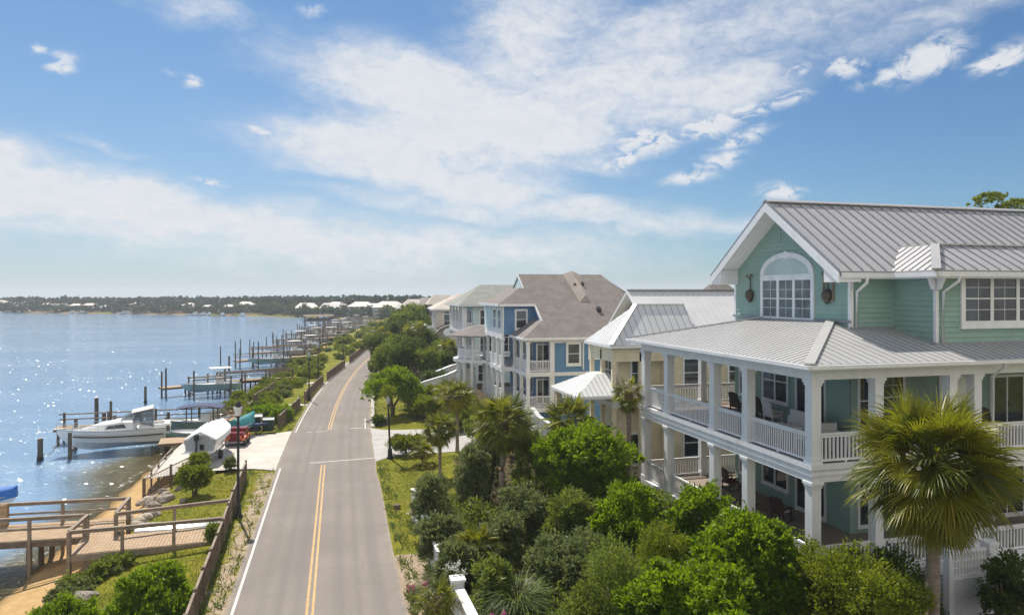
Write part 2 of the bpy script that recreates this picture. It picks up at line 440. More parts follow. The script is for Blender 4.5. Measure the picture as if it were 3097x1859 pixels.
M['far_white'] = plain('far_white_walls', (0.50, 0.53, 0.56), 0.7, 0.12, 0.3)
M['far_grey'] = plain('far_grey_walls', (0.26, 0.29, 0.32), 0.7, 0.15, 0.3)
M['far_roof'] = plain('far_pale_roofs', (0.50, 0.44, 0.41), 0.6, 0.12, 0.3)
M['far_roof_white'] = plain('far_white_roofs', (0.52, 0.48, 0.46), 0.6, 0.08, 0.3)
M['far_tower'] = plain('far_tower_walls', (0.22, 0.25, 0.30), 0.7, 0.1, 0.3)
M['shrub_bright'] = leafmat('bright_shrub_leaves', (0.045, 0.105, 0.004), (0.215, 0.335, 0.010), (0.48, 0.64, 0.012), (0.36, 0.44, 0.03), tmix=0.46)
M['shrub_mid'] = leafmat('mid_shrub_leaves', (0.065, 0.095, 0.012), (0.215, 0.275, 0.05), (0.42, 0.50, 0.05), (0.34, 0.32, 0.10), tmix=0.42)
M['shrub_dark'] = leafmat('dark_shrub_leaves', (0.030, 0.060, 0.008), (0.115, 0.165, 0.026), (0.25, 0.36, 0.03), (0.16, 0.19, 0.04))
M['shrub_blue'] = leafmat('grey_green_leaves', (0.065, 0.09, 0.026), (0.25, 0.29, 0.12), (0.34, 0.40, 0.10), (0.30, 0.29, 0.14), tmix=0.42)
M['shrub_yellow'] = leafmat('yellow_green_leaves', (0.07, 0.105, 0.006), (0.25, 0.30, 0.015), (0.46, 0.52, 0.03), (0.40, 0.36, 0.05), tmix=0.4)
M['palm_leaf'] = leafmat('palm_fronds', (0.055, 0.082, 0.010), (0.215, 0.230, 0.032), (0.46, 0.46, 0.03), (0.34, 0.26, 0.07), 0.45, 0.4, 0.06, True)
M['palm_gold'] = leafmat('golden_palm_fronds', (0.045, 0.075, 0.006), (0.265, 0.250, 0.014), (0.46, 0.47, 0.02), (0.44, 0.30, 0.05), 0.42, 0.36, 0.07, True)
M['blade'] = leafmat('long_blades', (0.06, 0.095, 0.018), (0.20, 0.25, 0.07), (0.34, 0.40, 0.08), (0.36, 0.31, 0.14))
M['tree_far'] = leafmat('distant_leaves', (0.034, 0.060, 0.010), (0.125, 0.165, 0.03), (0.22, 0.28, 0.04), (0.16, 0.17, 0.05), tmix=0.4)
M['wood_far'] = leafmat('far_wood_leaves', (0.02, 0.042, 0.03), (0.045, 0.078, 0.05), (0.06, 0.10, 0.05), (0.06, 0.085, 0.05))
M['pink'] = leafmat('pink_petals', (0.42, 0.06, 0.20), (0.72, 0.20, 0.42), (0.7, 0.2, 0.4), (0.7, 0.3, 0.5))
M['white_petal'] = leafmat('white_petals', (0.6, 0.6, 0.55), (0.8, 0.8, 0.76), (0.7, 0.7, 0.6), (0.8, 0.8, 0.7))
M['grass'] = leafmat('grass_blades', (0.08, 0.10, 0.010), (0.24, 0.235, 0.025), (0.34, 0.34, 0.03), (0.36, 0.29, 0.10))
# ------------------------------------------------------------------ the setting: ground, road, water
WATER_Z = -1.6
SHORE = np.array([(-14.3,-80),(-14.3,36),(-14.1,40),(-14.0,46),(-13.9,55),(-13.1,62),(-12.4,68),(-11.8,85),(-11.4,93),(-10.1,105),(-8.6,134),
 (-5.3,166),(-2,202),(6,257),(15,300),(18.5,322),(8,346),(-4,372),(-25,396),(-60,433),(-103,467),(-158,499),(-218,533),(-420,640),(-1400,1100)], float)
def road_x(y):
    y = np.asarray(y, float)
    o = np.where(y > 45, 0.00095 * (y - 45) ** 2, 0.0)
    return -0.8 + np.where(y > 170, 0.00095 * 125 ** 2 + 0.2375 * (y - 170), o)
def inland(x, y):
    x = np.asarray(x, float); y = np.asarray(y, float)
    best = np.full(x.shape, 1e9); sign = np.ones(x.shape)
    for (ax, ay), (bx, by) in zip(SHORE[:-1], SHORE[1:]):
        ex, ey = bx - ax, by - ay
        t = np.clip(((x - ax) * ex + (y - ay) * ey) / (ex * ex + ey * ey), 0, 1)
        px, py = ax + t * ex - x, ay + t * ey - y
        d = np.hypot(px, py)
        s = np.where(ex * (y - ay) - ey * (x - ax) < 0, 1.0, -1.0)
        m = d < best - 1e-9
        best = np.where(m, d, best); sign = np.where(m, s, sign)
    return best * sign
def wob(x, y, k=1.0):
    return (np.sin(x * 1.3 * k + 0.7 * y * k) + np.sin(y * 1.7 * k - 0.5 * x * k + 2.1) + np.sin(x * 3.1 * k - 1.1 * y * k + 4.0) * 0.5) / 2.5
def ground_z(x, y):
    x = np.asarray(x, float); y = np.asarray(y, float)
    d = inland(x, y) + 0.25 * wob(x, y, 0.6)
    z = np.interp(d, [-60, -12, -3, 0, 2.4, 3.2, 5.2, 7.5, 9.0, 120, 200, 1500], [-6, -3.2, -2.15, -1.62, -1.2, -0.82, -0.32, -0.12, -0.06, 0.0, 0, 0])
    # boat ramp of concrete: even slope down to the water
    r = x - road_x(y)
    z = z + np.where(y < 330, np.interp(r, [4.0, 6, 11, 17], [0, 0.10, 0.35, 0.7]) * np.interp(np.abs(y - 55), [4.5, 7.5], [0.0, 1.0]), 0)
    z = z + 0.03 * wob(x, y, 1.6) * np.clip((np.abs(r) - 4.0) / 2, 0, 1)
    z = np.where(np.abs(r) < 3.7, -0.03, z)
    z = np.where((np.abs(r) >= 3.7) & (np.abs(r) < 4.4), np.minimum(z, -0.012), z)
    ramp_m = (y > 48.2) & (y < 62) & (r < -2.5) & (r > -14)
    z = np.where(ramp_m, np.minimum(z, -0.05 - np.clip(-r - 8.0, 0, 20) * 0.16), z)
    z = np.where((y > 48.9) & (y < 60.5) & (r > 2) & (r < 26), -0.02, z)
    far = np.hypot(x, y)
    return z - np.interp(far, [560, 760, 1600], [0, 13, 22])
def gz(x, y): return float(ground_z(np.array([x]), np.array([y]))[0])
def axis(parts):
    a = []
    for lo, hi, st in parts: a += list(np.arange(lo, hi, st))
    a.append(parts[-1][1]); return np.array(a)
def sheet(name, xs, ys, zf, keep=None, attrs=None, mat=None):
    X, Y = np.meshgrid(xs, ys)
    Z = zf(X, Y)
    nx, ny = len(xs), len(ys)
    V = np.stack([X, Y, Z], -1).reshape(-1, 3)
    i = np.arange(ny - 1)[:, None] * nx + np.arange(nx - 1)[None, :]
    F = np.stack([i, i + 1, i + nx + 1, i + nx], -1).reshape(-1, 4)
    if keep is not None:
        k = keep(X, Y).reshape(-1); F = F[k[F].any(1)]
    me = mesh_np(name, V, np.full(len(F), 4), F.reshape(-1), True)
    for nm, fn in (attrs or {}).items():
        a = me.attributes.new(nm, 'FLOAT', 'POINT'); a.data.foreach_set('value', fn(X, Y).astype(np.float32).reshape(-1))
    return link(name, me, mat)
def attr(t, name):
    n = t.new('ShaderNodeAttribute'); n.attribute_name = name; return n.outputs['Fac']

m, t, b, out = newmat('ground_cover')
tcn = t.new('ShaderNodeTexCoord'); v = tcn.outputs['Object']
n1 = t.noise(v, 0.35, 6.0, 0.65); n2 = t.noise(v, 2.3, 6.0, 0.7); n3 = t.noise(v, 14.0, 5.0, 0.7)
gr = t.mix(t.ramp(n1, 0.32, 0.68), (0.13, 0.15, 0.010, 1), (0.235, 0.215, 0.022, 1))
gr = t.mix(t.math('MULTIPLY', t.ramp(n2, 0.42, 0.75), 0.65), gr, (0.075, 0.12, 0.012, 1))
gr = t.mix(t.math('MULTIPLY', t.ramp(n3, 0.45, 0.75), 0.5), gr, (0.27, 0.225, 0.05, 1))
gr = t.mix(t.math('MULTIPLY', t.ramp(t.noise(v, 0.9, 7.0, 0.75), 0.52, 0.72), 0.6), gr, (0.235, 0.17, 0.075, 1))
dirt = t.mix(t.ramp(n2, 0.3, 0.7), (0.30, 0.225, 0.15, 1), (0.46, 0.37, 0.28, 1))
dirt = t.mix(t.math('MULTIPLY', t.ramp(n3, 0.5, 0.7), 0.5), dirt, (0.20, 0.15, 0.09, 1))
sand = t.mix(t.ramp(n2, 0.3, 0.7), (0.44, 0.285, 0.125, 1), (0.56, 0.385, 0.19, 1))
sand = t.mix(t.math('MULTIPLY', t.ramp(n3, 0.55, 0.75), 0.35), sand, (0.30, 0.19, 0.09, 1))
sand = t.mix(t.ramp(attr(t, 'wet'), 0.0, 1.0), sand, (0.20, 0.13, 0.055, 1))
mul = t.mix(t.ramp(n2, 0.35, 0.65), (0.045, 0.035, 0.018, 1), (0.11, 0.08, 0.045, 1))
dn = t.math('ADD', attr(t, 'dirt'), t.math('MULTIPLY', t.math('SUBTRACT', n2, 0.5), 1.5))
c = t.mix(t.ramp(dn, 0.42, 0.62), gr, dirt)
sn = t.math('ADD', attr(t, 'sand'), t.math('MULTIPLY', t.math('SUBTRACT', n2, 0.5), 0.5))
c = t.mix(t.ramp(sn, 0.42, 0.58), c, sand)
c = t.mix(t.ramp(t.math('ADD', attr(t, 'garden'), t.math('MULTIPLY', t.math('SUBTRACT', n2, 0.5), 0.4)), 0.4, 0.6), c, mul)
t.l.new(c, b.inputs['Base Color']); b.inputs['Roughness'].default_value = 0.95; b.inputs['Specular IOR Level'].default_value = 0.1
bn = t.new('ShaderNodeBump'); bn.inputs['Strength'].default_value = 0.8; bn.inputs['Distance'].default_value = 0.06
t.l.new(t.math('ADD', n3, n2), bn.inputs['Height']); t.l.new(bn.outputs[0], b.inputs['Normal'])
M['ground'] = m

def a_sand(x, y):
    d = inland(x, y)
    lim = np.where(y > 300, 0.3, np.where(y > 64, 1.6, 3.7)) + 0.5 * wob(x, y, 0.5)
    return np.clip((lim - d) / 0.8 + 0.5, 0, 1)
def a_wet(x, y): return np.clip(1.0 - (inland(x, y) - 0.0) / 0.9, 0, 1)
def a_dirt(x, y):
    r = x - road_x(y)
    e1 = np.clip(1.0 - (np.abs(r + 3.6)) / 1.3, 0, 1) * np.where(y < 48, 1.0, 0.25)
    e2 = np.clip(1.0 - (np.abs(r - 3.6)) / 1.0, 0, 1) * np.where(y < 31.5, 1.5, 0.25)
    e3 = np.where((r > 3.2) & (r < 5.2) & (y < 31.0), 0.9, 0)
    e4 = np.exp(-((x + 7.6) ** 2 / 1.3 + (y - 29.2) ** 2 / 2.5)) * 0.85
    e5 = np.where((y > 62) & (y < 67) & (r > 3) & (r < 5), 0.6, 0.0) + np.exp(-((x - 4.1) ** 2 / .5 + (y - 37.5) ** 2 / 1.6)) * 0.7
    bank = np.clip(1 - np.abs(inland(x, y) - 4.2) / 1.3, 0, 1) * 0.45
    return np.clip(e1 * 0.72 + e2 + e3 + e4 + e5 + bank, 0, 1.3)
def a_garden(x, y):
    r = x - road_x(y)
    g = np.where((x > 4.3) & (x < 26) & (y < 36.0), 1.0, 0.0) + np.where((r > 8.5) & (y > 36) & (y < 48), 0.8, 0) + np.where((r > 7) & (r < 30) & (y > 63) & (y < 160), 0.8, 0)
    g = np.where((y > 330) & (inland(x, y) > 2.5), 1.0, g)
    return np.clip(g, 0, 1)
xs = axis([(-1500,-300,60),(-300,-60,12),(-60,-24,2.0),(-24,-3,0.3),(-3,12,0.4),(12,40,1.5),(40,120,8),(120,600,40),(600,1500,100)])
ys = axis([(-60,15,5),(15,24,0.6),(24,66,0.3),(66,150,0.8),(150,420,4),(420,700,12),(700,1500,60)])
tag(sheet('ground', xs, ys, ground_z, None, {'sand': a_sand, 'wet': a_wet, 'dirt': a_dirt, 'garden': a_garden}, M['ground']), kind='structure')

# water: wind ripples over a turbid bottom that shows in the shallows
m, t, b, out = newmat('bay_water')
tcn = t.new('ShaderNodeTexCoord'); v = tcn.outputs['Object']
mp = t.new('ShaderNodeMapping'); mp.inputs['Scale'].default_value = (0.55, 1.5, 1.0); mp.inputs['Rotation'].default_value = (0, 0, R(-12)); t.l.new(v, mp.inputs[0])
mv = mp.outputs[0]
w1 = t.noise(mv, 0.55, 4.0, 0.6, 0.6); w2 = t.noise(mv, 2.2, 4.0, 0.65, 0.8); w3 = t.noise(mv, 7.0, 3.0, 0.6, 0.5)
mp2 = t.new('ShaderNodeMapping'); mp2.inputs['Scale'].default_value = (0.05, 0.35, 1.0); t.l.new(v, mp2.inputs[0])
slick = t.noise(mp2.outputs[0], 0.16, 4.0, 0.6, 1.0)
rough_k = t.ramp(slick, 0.38, 0.62, 0.30, 1.0)
hgt = t.math('ADD', t.math('ADD', t.math('MULTIPLY', w1, 0.55), t.math('MULTIPLY', w2, 0.30)), t.math('MULTIPLY', w3, 0.14))
bn = t.new('ShaderNodeBump'); bn.inputs['Distance'].default_value = 0.30
t.l.new(t.math('MULTIPLY', rough_k, 0.85), bn.inputs['Strength']); t.l.new(hgt, bn.inputs['Height'])
deep = t.mix(t.ramp(slick, 0.3, 0.7), (0.155, 0.275, 0.44, 1), (0.215, 0.345, 0.50, 1))
sh = attr(t, 'shallow_shade')
olive = (0.085, 0.070, 0.010, 1)
body = t.mix(t.ramp(sh, 0.05, 0.75), deep, olive)
t.l.new(body, b.inputs['Base Color']); b.inputs['Roughness'].default_value = 0.07; b.inputs['IOR'].default_value = 1.36; b.inputs['Specular IOR Level'].default_value = 0.6
# scattered tilted wavelets between the ripples: they catch the sun one by one
mp3 = t.new('ShaderNodeMapping'); mp3.inputs['Scale'].default_value = (1.1, 2.0, 1.0); mp3.inputs['Rotation'].default_value = (0, 0, R(-12)); t.l.new(v, mp3.inputs[0])
vo = t.new('ShaderNodeTexVoronoi'); vo.inputs['Scale'].default_value = 3.0; t.l.new(mp3.outputs[0], vo.inputs['Vector'])
vs_ = t.new('ShaderNodeSeparateColor'); t.l.new(vo.outputs['Color'], vs_.inputs[0])
fa = t.math('MULTIPLY', t.math('SUBTRACT', vs_.outputs[0], 0.5), 0.56); fb = t.math('MULTIPLY', t.math('SUBTRACT', vs_.outputs[1], 0.5), 0.86)
fn = t.new('ShaderNodeVectorMath', operation='NORMALIZE'); t.l.new(t.comb(fa, fb, 1.0), fn.inputs[0])
pick = t.math('MULTIPLY', t.math('LESS_THAN', vs_.outputs[2], 0.15), t.ramp(vo.outputs['Distance'], 0.34, 0.42, 1.0, 0.0))
vm = t.new('ShaderNodeMix', data_type='VECTOR'); t.l.new(pick, vm.inputs[0]); t.l.new(bn.outputs[0], vm.inputs[4]); t.l.new(fn.outputs[0], vm.inputs[5])
t.l.new(vm.outputs[1], b.inputs['Normal'])
t.l.new(t.math('ADD', 0.07, t.math('MULTIPLY', pick, 0.13)), b.inputs['Roughness'])
foam_n = t.noise(v, 3.0, 5.0, 0.7, 0.6)
foam = t.math('MULTIPLY', t.ramp(t.math('ADD', attr(t, 'edge'), t.math('MULTIPLY', t.math('SUBTRACT', foam_n, 0.5), 1.6)), 0.75, 0.95), 0.85)
fo = t.new('ShaderNodeBsdfDiffuse'); fo.inputs[0].default_value = (0.72, 0.72, 0.70, 1)
mx = t.new('ShaderNodeMixShader'); t.l.new(foam, mx.inputs[0]); t.l.new(b.outputs[0], mx.inputs[1]); t.l.new(fo.outputs[0], mx.inputs[2])
tr = t.new('ShaderNodeBsdfTransparent'); tr.inputs[0].default_value = (0.80, 0.74, 0.52, 1)
clear = t.math('MULTIPLY', t.ramp(sh, 0.62, 1.0), 0.42)
mx2 = t.new('ShaderNodeMixShader'); t.l.new(clear, mx2.inputs[0]); t.l.new(mx.outputs[0], mx2.inputs[1]); t.l.new(tr.outputs[0], mx2.inputs[2])
t.l.new(mx2.outputs[0], out.inputs[0])
M['water'] = m
def a_shallow_shade(x, y):
    d = inland(x, y) + 0.8 * wob(x, y, 0.35)
    return np.clip(1 + d / (3.2 + 4.5 * np.exp(-((y - 58) / 9.0) ** 2)), 0, 1)  # shallows; olive widened near the ramp stands in for the cruiser's shadow and reflection
def a_edge(x, y):
    d = inland(x, y) + 0.3 * wob(x, y, 1.1)
    return np.clip(1 - np.abs(d + 0.35) / 0.7, 0, 1) * np.where(y < 60, 0.9, 0.55)
xs = axis([(-1500,-300,60),(-300,-60,12),(-60,-26,2.0),(-26,-9,0.35),(-9,30,1.5)])
ys = axis([(-60,15,6),(15,75,0.5),(75,150,1.2),(150,420,4),(420,1160,20)])
tag(sheet('water', xs, ys, lambda X, Y: np.full(X.shape, WATER_Z), lambda X, Y: inland(X, Y) < 3.0, {'shallow_shade': a_shallow_shade, 'edge': a_edge}, M['water']), kind='structure')

# road
m, t, b, out = newmat('old_asphalt')
tcn = t.new('ShaderNodeTexCoord'); v = tcn.outputs['Object']
n1 = t.noise(v, 0.25, 5.0, 0.6); n2 = t.noise(v, 60.0, 3.0, 0.7)
mp = t.new('ShaderNodeMapping'); mp.inputs['Scale'].default_value = (1.4, 0.05, 1); t.l.new(v, mp.inputs[0])
n3 = t.noise(mp.outputs[0], 1.0, 4.0, 0.6)
n4 = t.noise(v, 1.6, 7.0, 0.7, 1.2)
c = t.mix(t.ramp(n1, 0.3, 0.7), (0.205, 0.176, 0.155, 1), (0.255, 0.222, 0.196, 1))
c = t.mix(t.math('MULTIPLY', t.ramp(n3, 0.42, 0.7), 0.5), c, (0.185, 0.166, 0.152, 1))
c = t.mix(t.math('MULTIPLY', t.ramp(n4, 0.62, 0.68), 0.25), c, (0.15, 0.14, 0.13, 1))
c = t.mix(t.math('MULTIPLY', t.ramp(n2, 0.4, 0.7), 0.25), c, (0.35, 0.33, 0.31, 1))
ac = attr(t, 'across')
def band(c0, w, k):
    global c
    f = t.math('EXPONENT', t.math('MULTIPLY', t.math('POWER', t.math('ABSOLUTE', t.math('DIVIDE', t.math('SUBTRACT', ac, c0), w)), 2.0), -1.0))
    c = t.mix(t.math('MULTIPLY', t.math('MULTIPLY', f, k), t.ramp(n1, 0.25, 0.6, 0.5, 1.0)), c, (0.155, 0.142, 0.132, 1))
for c0 in (-0.62, -0.20, 0.25, 0.70): band(c0, 0.085, 0.32)
for c0 in (-0.41, 0.48): band(c0, 0.05, 0.38)
# loose sand that drifts over the edges
ed = t.math('ADD', t.math('ABSOLUTE', ac), t.math('MULTIPLY', t.math('SUBTRACT', t.noise(v, 1.3, 6.0, 0.7), 0.5), 0.30))
c = t.mix(t.math('MULTIPLY', t.ramp(ed, 0.93, 1.04), 0.75), c, (0.36, 0.29, 0.22, 1))
# old square repairs
vp = t.new('ShaderNodeTexVoronoi', distance='CHEBYCHEV'); vp.inputs['Scale'].default_value = 0.14; t.l.new(v, vp.inputs['Vector'])
c = t.mix(t.math('MULTIPLY', t.ramp(vp.outputs['Distance'], 0.155, 0.165, 1.0, 0.0), 0.28), c, (0.17, 0.155, 0.145, 1))
cr = t.new('ShaderNodeTexVoronoi', feature='DISTANCE_TO_EDGE'); cr.inputs['Scale'].default_value = 0.22; cr.inputs['Randomness'].default_value = 1.0
wv = t.new('ShaderNodeVectorMath', operation='ADD'); t.l.new(v, wv.inputs[0])
nv = t.new('ShaderNodeTexNoise'); nv.inputs['Scale'].default_value = 0.8; nv.inputs['Detail'].default_value = 6.0; t.l.new(v, nv.inputs['Vector']); t.l.new(nv.outputs['Color'], wv.inputs[1])
t.l.new(wv.outputs[0], cr.inputs['Vector'])
crack = t.math('MULTIPLY', t.ramp(cr.outputs['Distance'], 0.004, 0.012, 1.0, 0.0), t.ramp(n1, 0.46, 0.56))
c = t.mix(t.math('MULTIPLY', crack, 0.16), c, (0.10, 0.095, 0.09, 1))
t.l.new(c, b.inputs['Base Color']); b.inputs['Roughness'].default_value = 0.9; b.inputs['Specular IOR Level'].default_value = 0.2
bn = t.new('ShaderNodeBump'); bn.inputs['Strength'].default_value = 0.35; bn.inputs['Distance'].default_value = 0.01
t.l.new(n2, bn.inputs['Height']); t.l.new(bn.outputs[0], b.inputs['Normal'])
M['asphalt'] = m

def ribbon(name, ys, xl, xr, z, mat, kind='structure', thick=0.0):
    mb = MB()
    rows = []
    for y in ys:
        a, b_ = xl(y), xr(y)
        mid = (a + b_) / 2
        rows.append([(a, y, z), (mid, y, z + (0.0)), (b_, y, z)])
    mb.grid([r[::-1] for r in rows][::-1] if False else rows)
    o = mb.build(name, mat); 
    me = o.data
    if me.polygons and me.polygons[0].normal.z < 0: me.flip_normals()
    if name == 'road':
        at_ = me.attributes.new('across', 'FLOAT', 'POINT'); at_.data.foreach_set('value', [(-1.0, 0.0, 1.0)[i % 3] for i in range(len(me.vertices))])
    return tag(o, kind=kind)
yr = list(np.arange(-40, 40, 8.0)) + list(np.arange(40, 180, 3.0)) + list(np.arange(180, 330, 10.0))
rx = lambda y: float(road_x(y))
ribbon('road', yr, lambda y: rx(y) - 3.22 + 0.04 * math.sin(y * 2.1), lambda y: rx(y) + 3.22 + 0.05 * math.sin(y * 1.3 + 1), 0.0, M['asphalt'])
# concrete apron of the boat ramp on the left, slab of the side street on the right
mb = MB()
rows = []
for xx in np.linspace(0, 8.2, 18):
    row = []
    for yy in np.linspace(49.0, 60.6, 14):
        x = rx(yy) - 3.22 - xx
        edge = 0.9 * max(0, 1 - xx / 1.6)
        y2 = yy + (yy - 54.8) / 5.8 * edge
        row.append((x, y2, -0.006 - max(0, xx - 5.5) * 0.12))
    rows.append(row)
mb.grid(rows)
o = mb.build('boat_ramp', M['concrete'])
if o.data.polygons[0].normal.z < 0: o.data.flip_normals()
tag(o, kind='structure')
mb = MB(); rows = []
for xx in np.linspace(0, 24, 30):
    row = []
    for yy in np.linspace(50.6, 59.6, 10):
        fl = 1.6 * math.exp(-xx / 1.0)
        y2 = yy + (yy - 55.1) / 4.5 * fl
        row.append((rx(yy) + 3.22 + xx, y2, -0.004 + 0.002 * xx))
    rows.append(row)
mb.grid(rows)
o = mb.build('side_street', M['concrete_grey'])
if o.data.polygons[0].normal.z < 0: o.data.flip_normals()
tag(o, kind='structure')
# kerb along the right beyond the junction
mb = MB()
ks = list(np.arange(61.5, 80, 1.5))
for ya, yb in zip(ks[:-1], ks[1:]):
    mb.beam((rx(ya) + 3.42, ya, 0.03), (rx(yb) + 3.42, yb, 0.03), 0.34, 0.13)
tag(mb.build('kerb', M['concrete']), kind='structure')
# painted lines
mb = MB()
def line(mb, off, y0, y1, w, step=3.0, z=0.004):
    ys_ = list(np.arange(y0, y1, step)) + [y1]
    rows = [[(rx(y) + off - w / 2, y, z), (rx(y) + off + w / 2, y, z)] for y in ys_]
    mb.grid([[b_, a_] for a_, b_ in rows])
line(mb, -2.95, -30, 48.6, 0.11); line(mb, -2.92, 60.8, 170, 0.10)
line(mb, 2.75, 60.8, 66.0, 0.09)
for (xa, xb, y) in [(-1.9, 2.9, 49.6), (-2.6, -2.2, 60.6), (-1.9, -1.0, 60.6), (0.9, 1.9, 61.4), (2.3, 2.8, 61.0)]:
    mb._add([(xa, y - 0.07, 0.004), (xb, y - 0.07 + (0.5 if xb - xa > 3 else 0), 0.004), (xb, y + 0.07 + (0.5 if xb - xa > 3 else 0), 0.004), (xa, y + 0.07, 0.004)], [(0, 1, 2, 3)])
o = mb.build('white_road_markings', M['paint_white']); tag(o, kind='structure')
if o.data.polygons[0].normal.z < 0: o.data.flip_normals()
mb = MB()
for off in (-0.33, -0.12): line(mb, off, -30, 48.8, 0.095); line(mb, off, 61.2, 170, 0.09)
o = mb.build('yellow_road_markings', M['paint_yellow']); tag(o, kind='structure')
if o.data.polygons[0].normal.z < 0: o.data.flip_normals()
# haze: one closed box of even air
mb = MB(); mb.box(-1650, 1650, -90, 1650, -40, 21)
m = bpy.data.materials.new('haze_air'); m.use_nodes = True; t = NT(m.node_tree); t.n.clear()
o_ = t.new('ShaderNodeOutputMaterial'); pv = t.new('ShaderNodeVolumePrincipled')
pv.inputs['Color'].default_value = (0.86, 0.91, 0.98, 1); pv.inputs['Density'].default_value = 0.0004; pv.inputs['Anisotropy'].default_value = 0.2
t.l.new(pv.outputs[0], o_.inputs['Volume'])
tag(mb.build('haze', m), kind='stuff')
# ------------------------------------------------------------------ building helpers
def clip_line(poly2, u):
    """v interval of the vertical line at u inside a convex polygon of (u, v)"""
    vs = []
    n = len(poly2)
    for i in range(n):
        (u0, v0), (u1, v1) = poly2[i], poly2[(i + 1) % n]
        if (u0 - u) * (u1 - u) < 0:
            f = (u - u0) / (u1 - u0); vs.append(v0 + f * (v1 - v0))
    return (min(vs), max(vs)) if len(vs) >= 2 else None
def roof_plane(slab, ribs, pts, along, pitch=0.42, thick=0.06, rib=(0.045, 0.05), phase=0.0):
    """one roof plane (convex, planar) as a slab; standing seams run up the slope, spaced along the eave direction"""
    P = [Vector(p) for p in pts]
    nrm = Vector((0, 0, 0))
    for i in range(len(P)):
        a, b_ = P[i], P[(i + 1) % len(P)]
        nrm += Vector(((a.y - b_.y) * (a.z + b_.z), (a.z - b_.z) * (a.x + b_.x), (a.x - b_.x) * (a.y + b_.y)))
    nrm.normalize()
    if nrm.z < 0: P = P[::-1]; nrm = -nrm
    slab.prism([p - nrm * thick for p in P], nrm * thick)
    if ribs is None: return
    ribs.append(MB()); ribs = ribs[-1]
    e = Vector(along).normalized(); g = nrm.cross(e).normalized()
    if g.z < 0: g = -g
    o = P[0]
    uv = [(p.dot(e), (p - o).dot(g)) for p in P]
    lo, hi = min(u for u, _ in uv), max(u for u, _ in uv)
    k = math.ceil((lo - phase) / pitch)
    eo = o.dot(e)
    while phase + k * pitch < hi:
        u = phase + k * pitch + 1e-4; k += 1
        iv = clip_line(uv, u)
        if iv is None or iv[1] - iv[0] < 0.12: continue
        base = o + e * (u - eo)
        ribs.beam(base + g * (iv[0] + 0.01) + nrm * rib[1] * 0.5, base + g * (iv[1] - 0.03) + nrm * rib[1] * 0.5, rib[0], rib[1], nrm)
def window(parent, c, u, n, w, h, cols=1, rows=(1,), mull=1, trim=0.11, glass='glass', frame='white', curtain=False, bars=(0, 0), sill=True):
    """mull sashes side by side; c = middle of the opening on the wall face"""
    c, u, n = Vector(c), Vector(u).normalized(), Vector(n).normalized()
    z = Vector((0, 0, 1))
    fr = MB(); pn = MB(); cu = MB()
    def slab(mb, a0, a1, z0, z1, d0, d1):
        p = c + u * ((a0 + a1) / 2) + z * ((z0 + z1) / 2)
        mb.beam(p + n * (d0 + 0.03 * (d0 >= 0)), p + n * (d1 + 0.03), abs(a1 - a0), z1 - z0, z)
    W2, H2 = w / 2, h / 2
    slab(fr, -W2 - trim, W2 + trim, H2, H2 + trim * 1.15, -0.01, 0.065)
    slab(fr, -W2 - trim, W2 + trim, -H2 - trim, -H2, -0.01, 0.075 if sill else 0.06)
    slab(fr, -W2 - trim, -W2, -H2, H2, -0.01, 0.06); slab(fr, W2, W2 + trim, -H2, H2, -0.01, 0.06)
    if sill: slab(fr, -W2 - trim - 0.03, W2 + trim + 0.03, -H2 - trim * 1.5, -H2 - trim, -0.01, 0.10)
    sw = w / mull
    for i in range(mull):
        a = -W2 + i * sw
        if i: slab(fr, a - trim * 0.4, a + trim * 0.4, -H2, H2, -0.01, 0.056)
        slab(fr, a, a + sw, -0.025, 0.025, -0.01, 0.05)
        for k in range(1, bars[0] + 1):
            x = a + sw * k / (bars[0] + 1); slab(fr, x - 0.010, x + 0.010, -H2, H2, 0.0, 0.034)
        for k in range(1, bars[1] + 1):
            for base in (-H2, 0.0):
                y = base + H2 * k / (bars[1] + 1); slab(fr, a, a + sw, y - 0.010, y + 0.010, 0.0, 0.034)
    slab(pn, -W2, W2, -H2, H2, 0.012, 0.028)
    f = fr.build('window', M[frame], parent)
    pn.build('pane', M[glass], f)
    if curtain:
        rows_ = []
        k = max(12, int(w * 26))
        for zz in (-H2, H2):
            rows_.append([c + u * (-W2 + w * i / k) + z * zz + n * (0.034 + 0.004 * math.sin(i * 1.9)) for i in range(k + 1)])
        cu.grid(rows_); cu.build('curtain', M['curtain'], f)
    return f
def door(parent, c, u, n, w, h, glass=True, mat='white'):
    c, u, n = Vector(c), Vector(u).normalized(), Vector(n).normalized(); z = Vector((0, 0, 1))
    mb = MB(); pn = MB(); hd = MB()
    def slab(mb, a0, a1, z0, z1, d0, d1):
        p = c + u * ((a0 + a1) / 2) + z * ((z0 + z1) / 2); mb.beam(p + n * d0, p + n * d1, abs(a1 - a0), z1 - z0, z)
    slab(mb, -w / 2 - 0.1, -w / 2, -h / 2, h / 2 + 0.1, -0.01, 0.09); slab(mb, w / 2, w / 2 + 0.1, -h / 2, h / 2 + 0.1, -0.01, 0.06)
    slab(mb, -w / 2, w / 2, h / 2, h / 2 + 0.1, -0.01, 0.06); slab(mb, -w / 2, w / 2, -h / 2, -h / 2 + 0.2, -0.01, 0.045)
    slab(mb, -0.035, 0.035, -h / 2 + 0.2, h / 2, -0.01, 0.045)
    slab(pn, -w / 2, w / 2, -h / 2 + 0.2, h / 2, 0.0, 0.04)
    d = mb.build('door', M[mat], parent)
    pn.build('pane', M['glass'], d)
    slab(hd, 0.06, 0.09, -0.1, 0.05, 0.04, 0.09); hd.build('handle', M['bronze'], d)
    return d
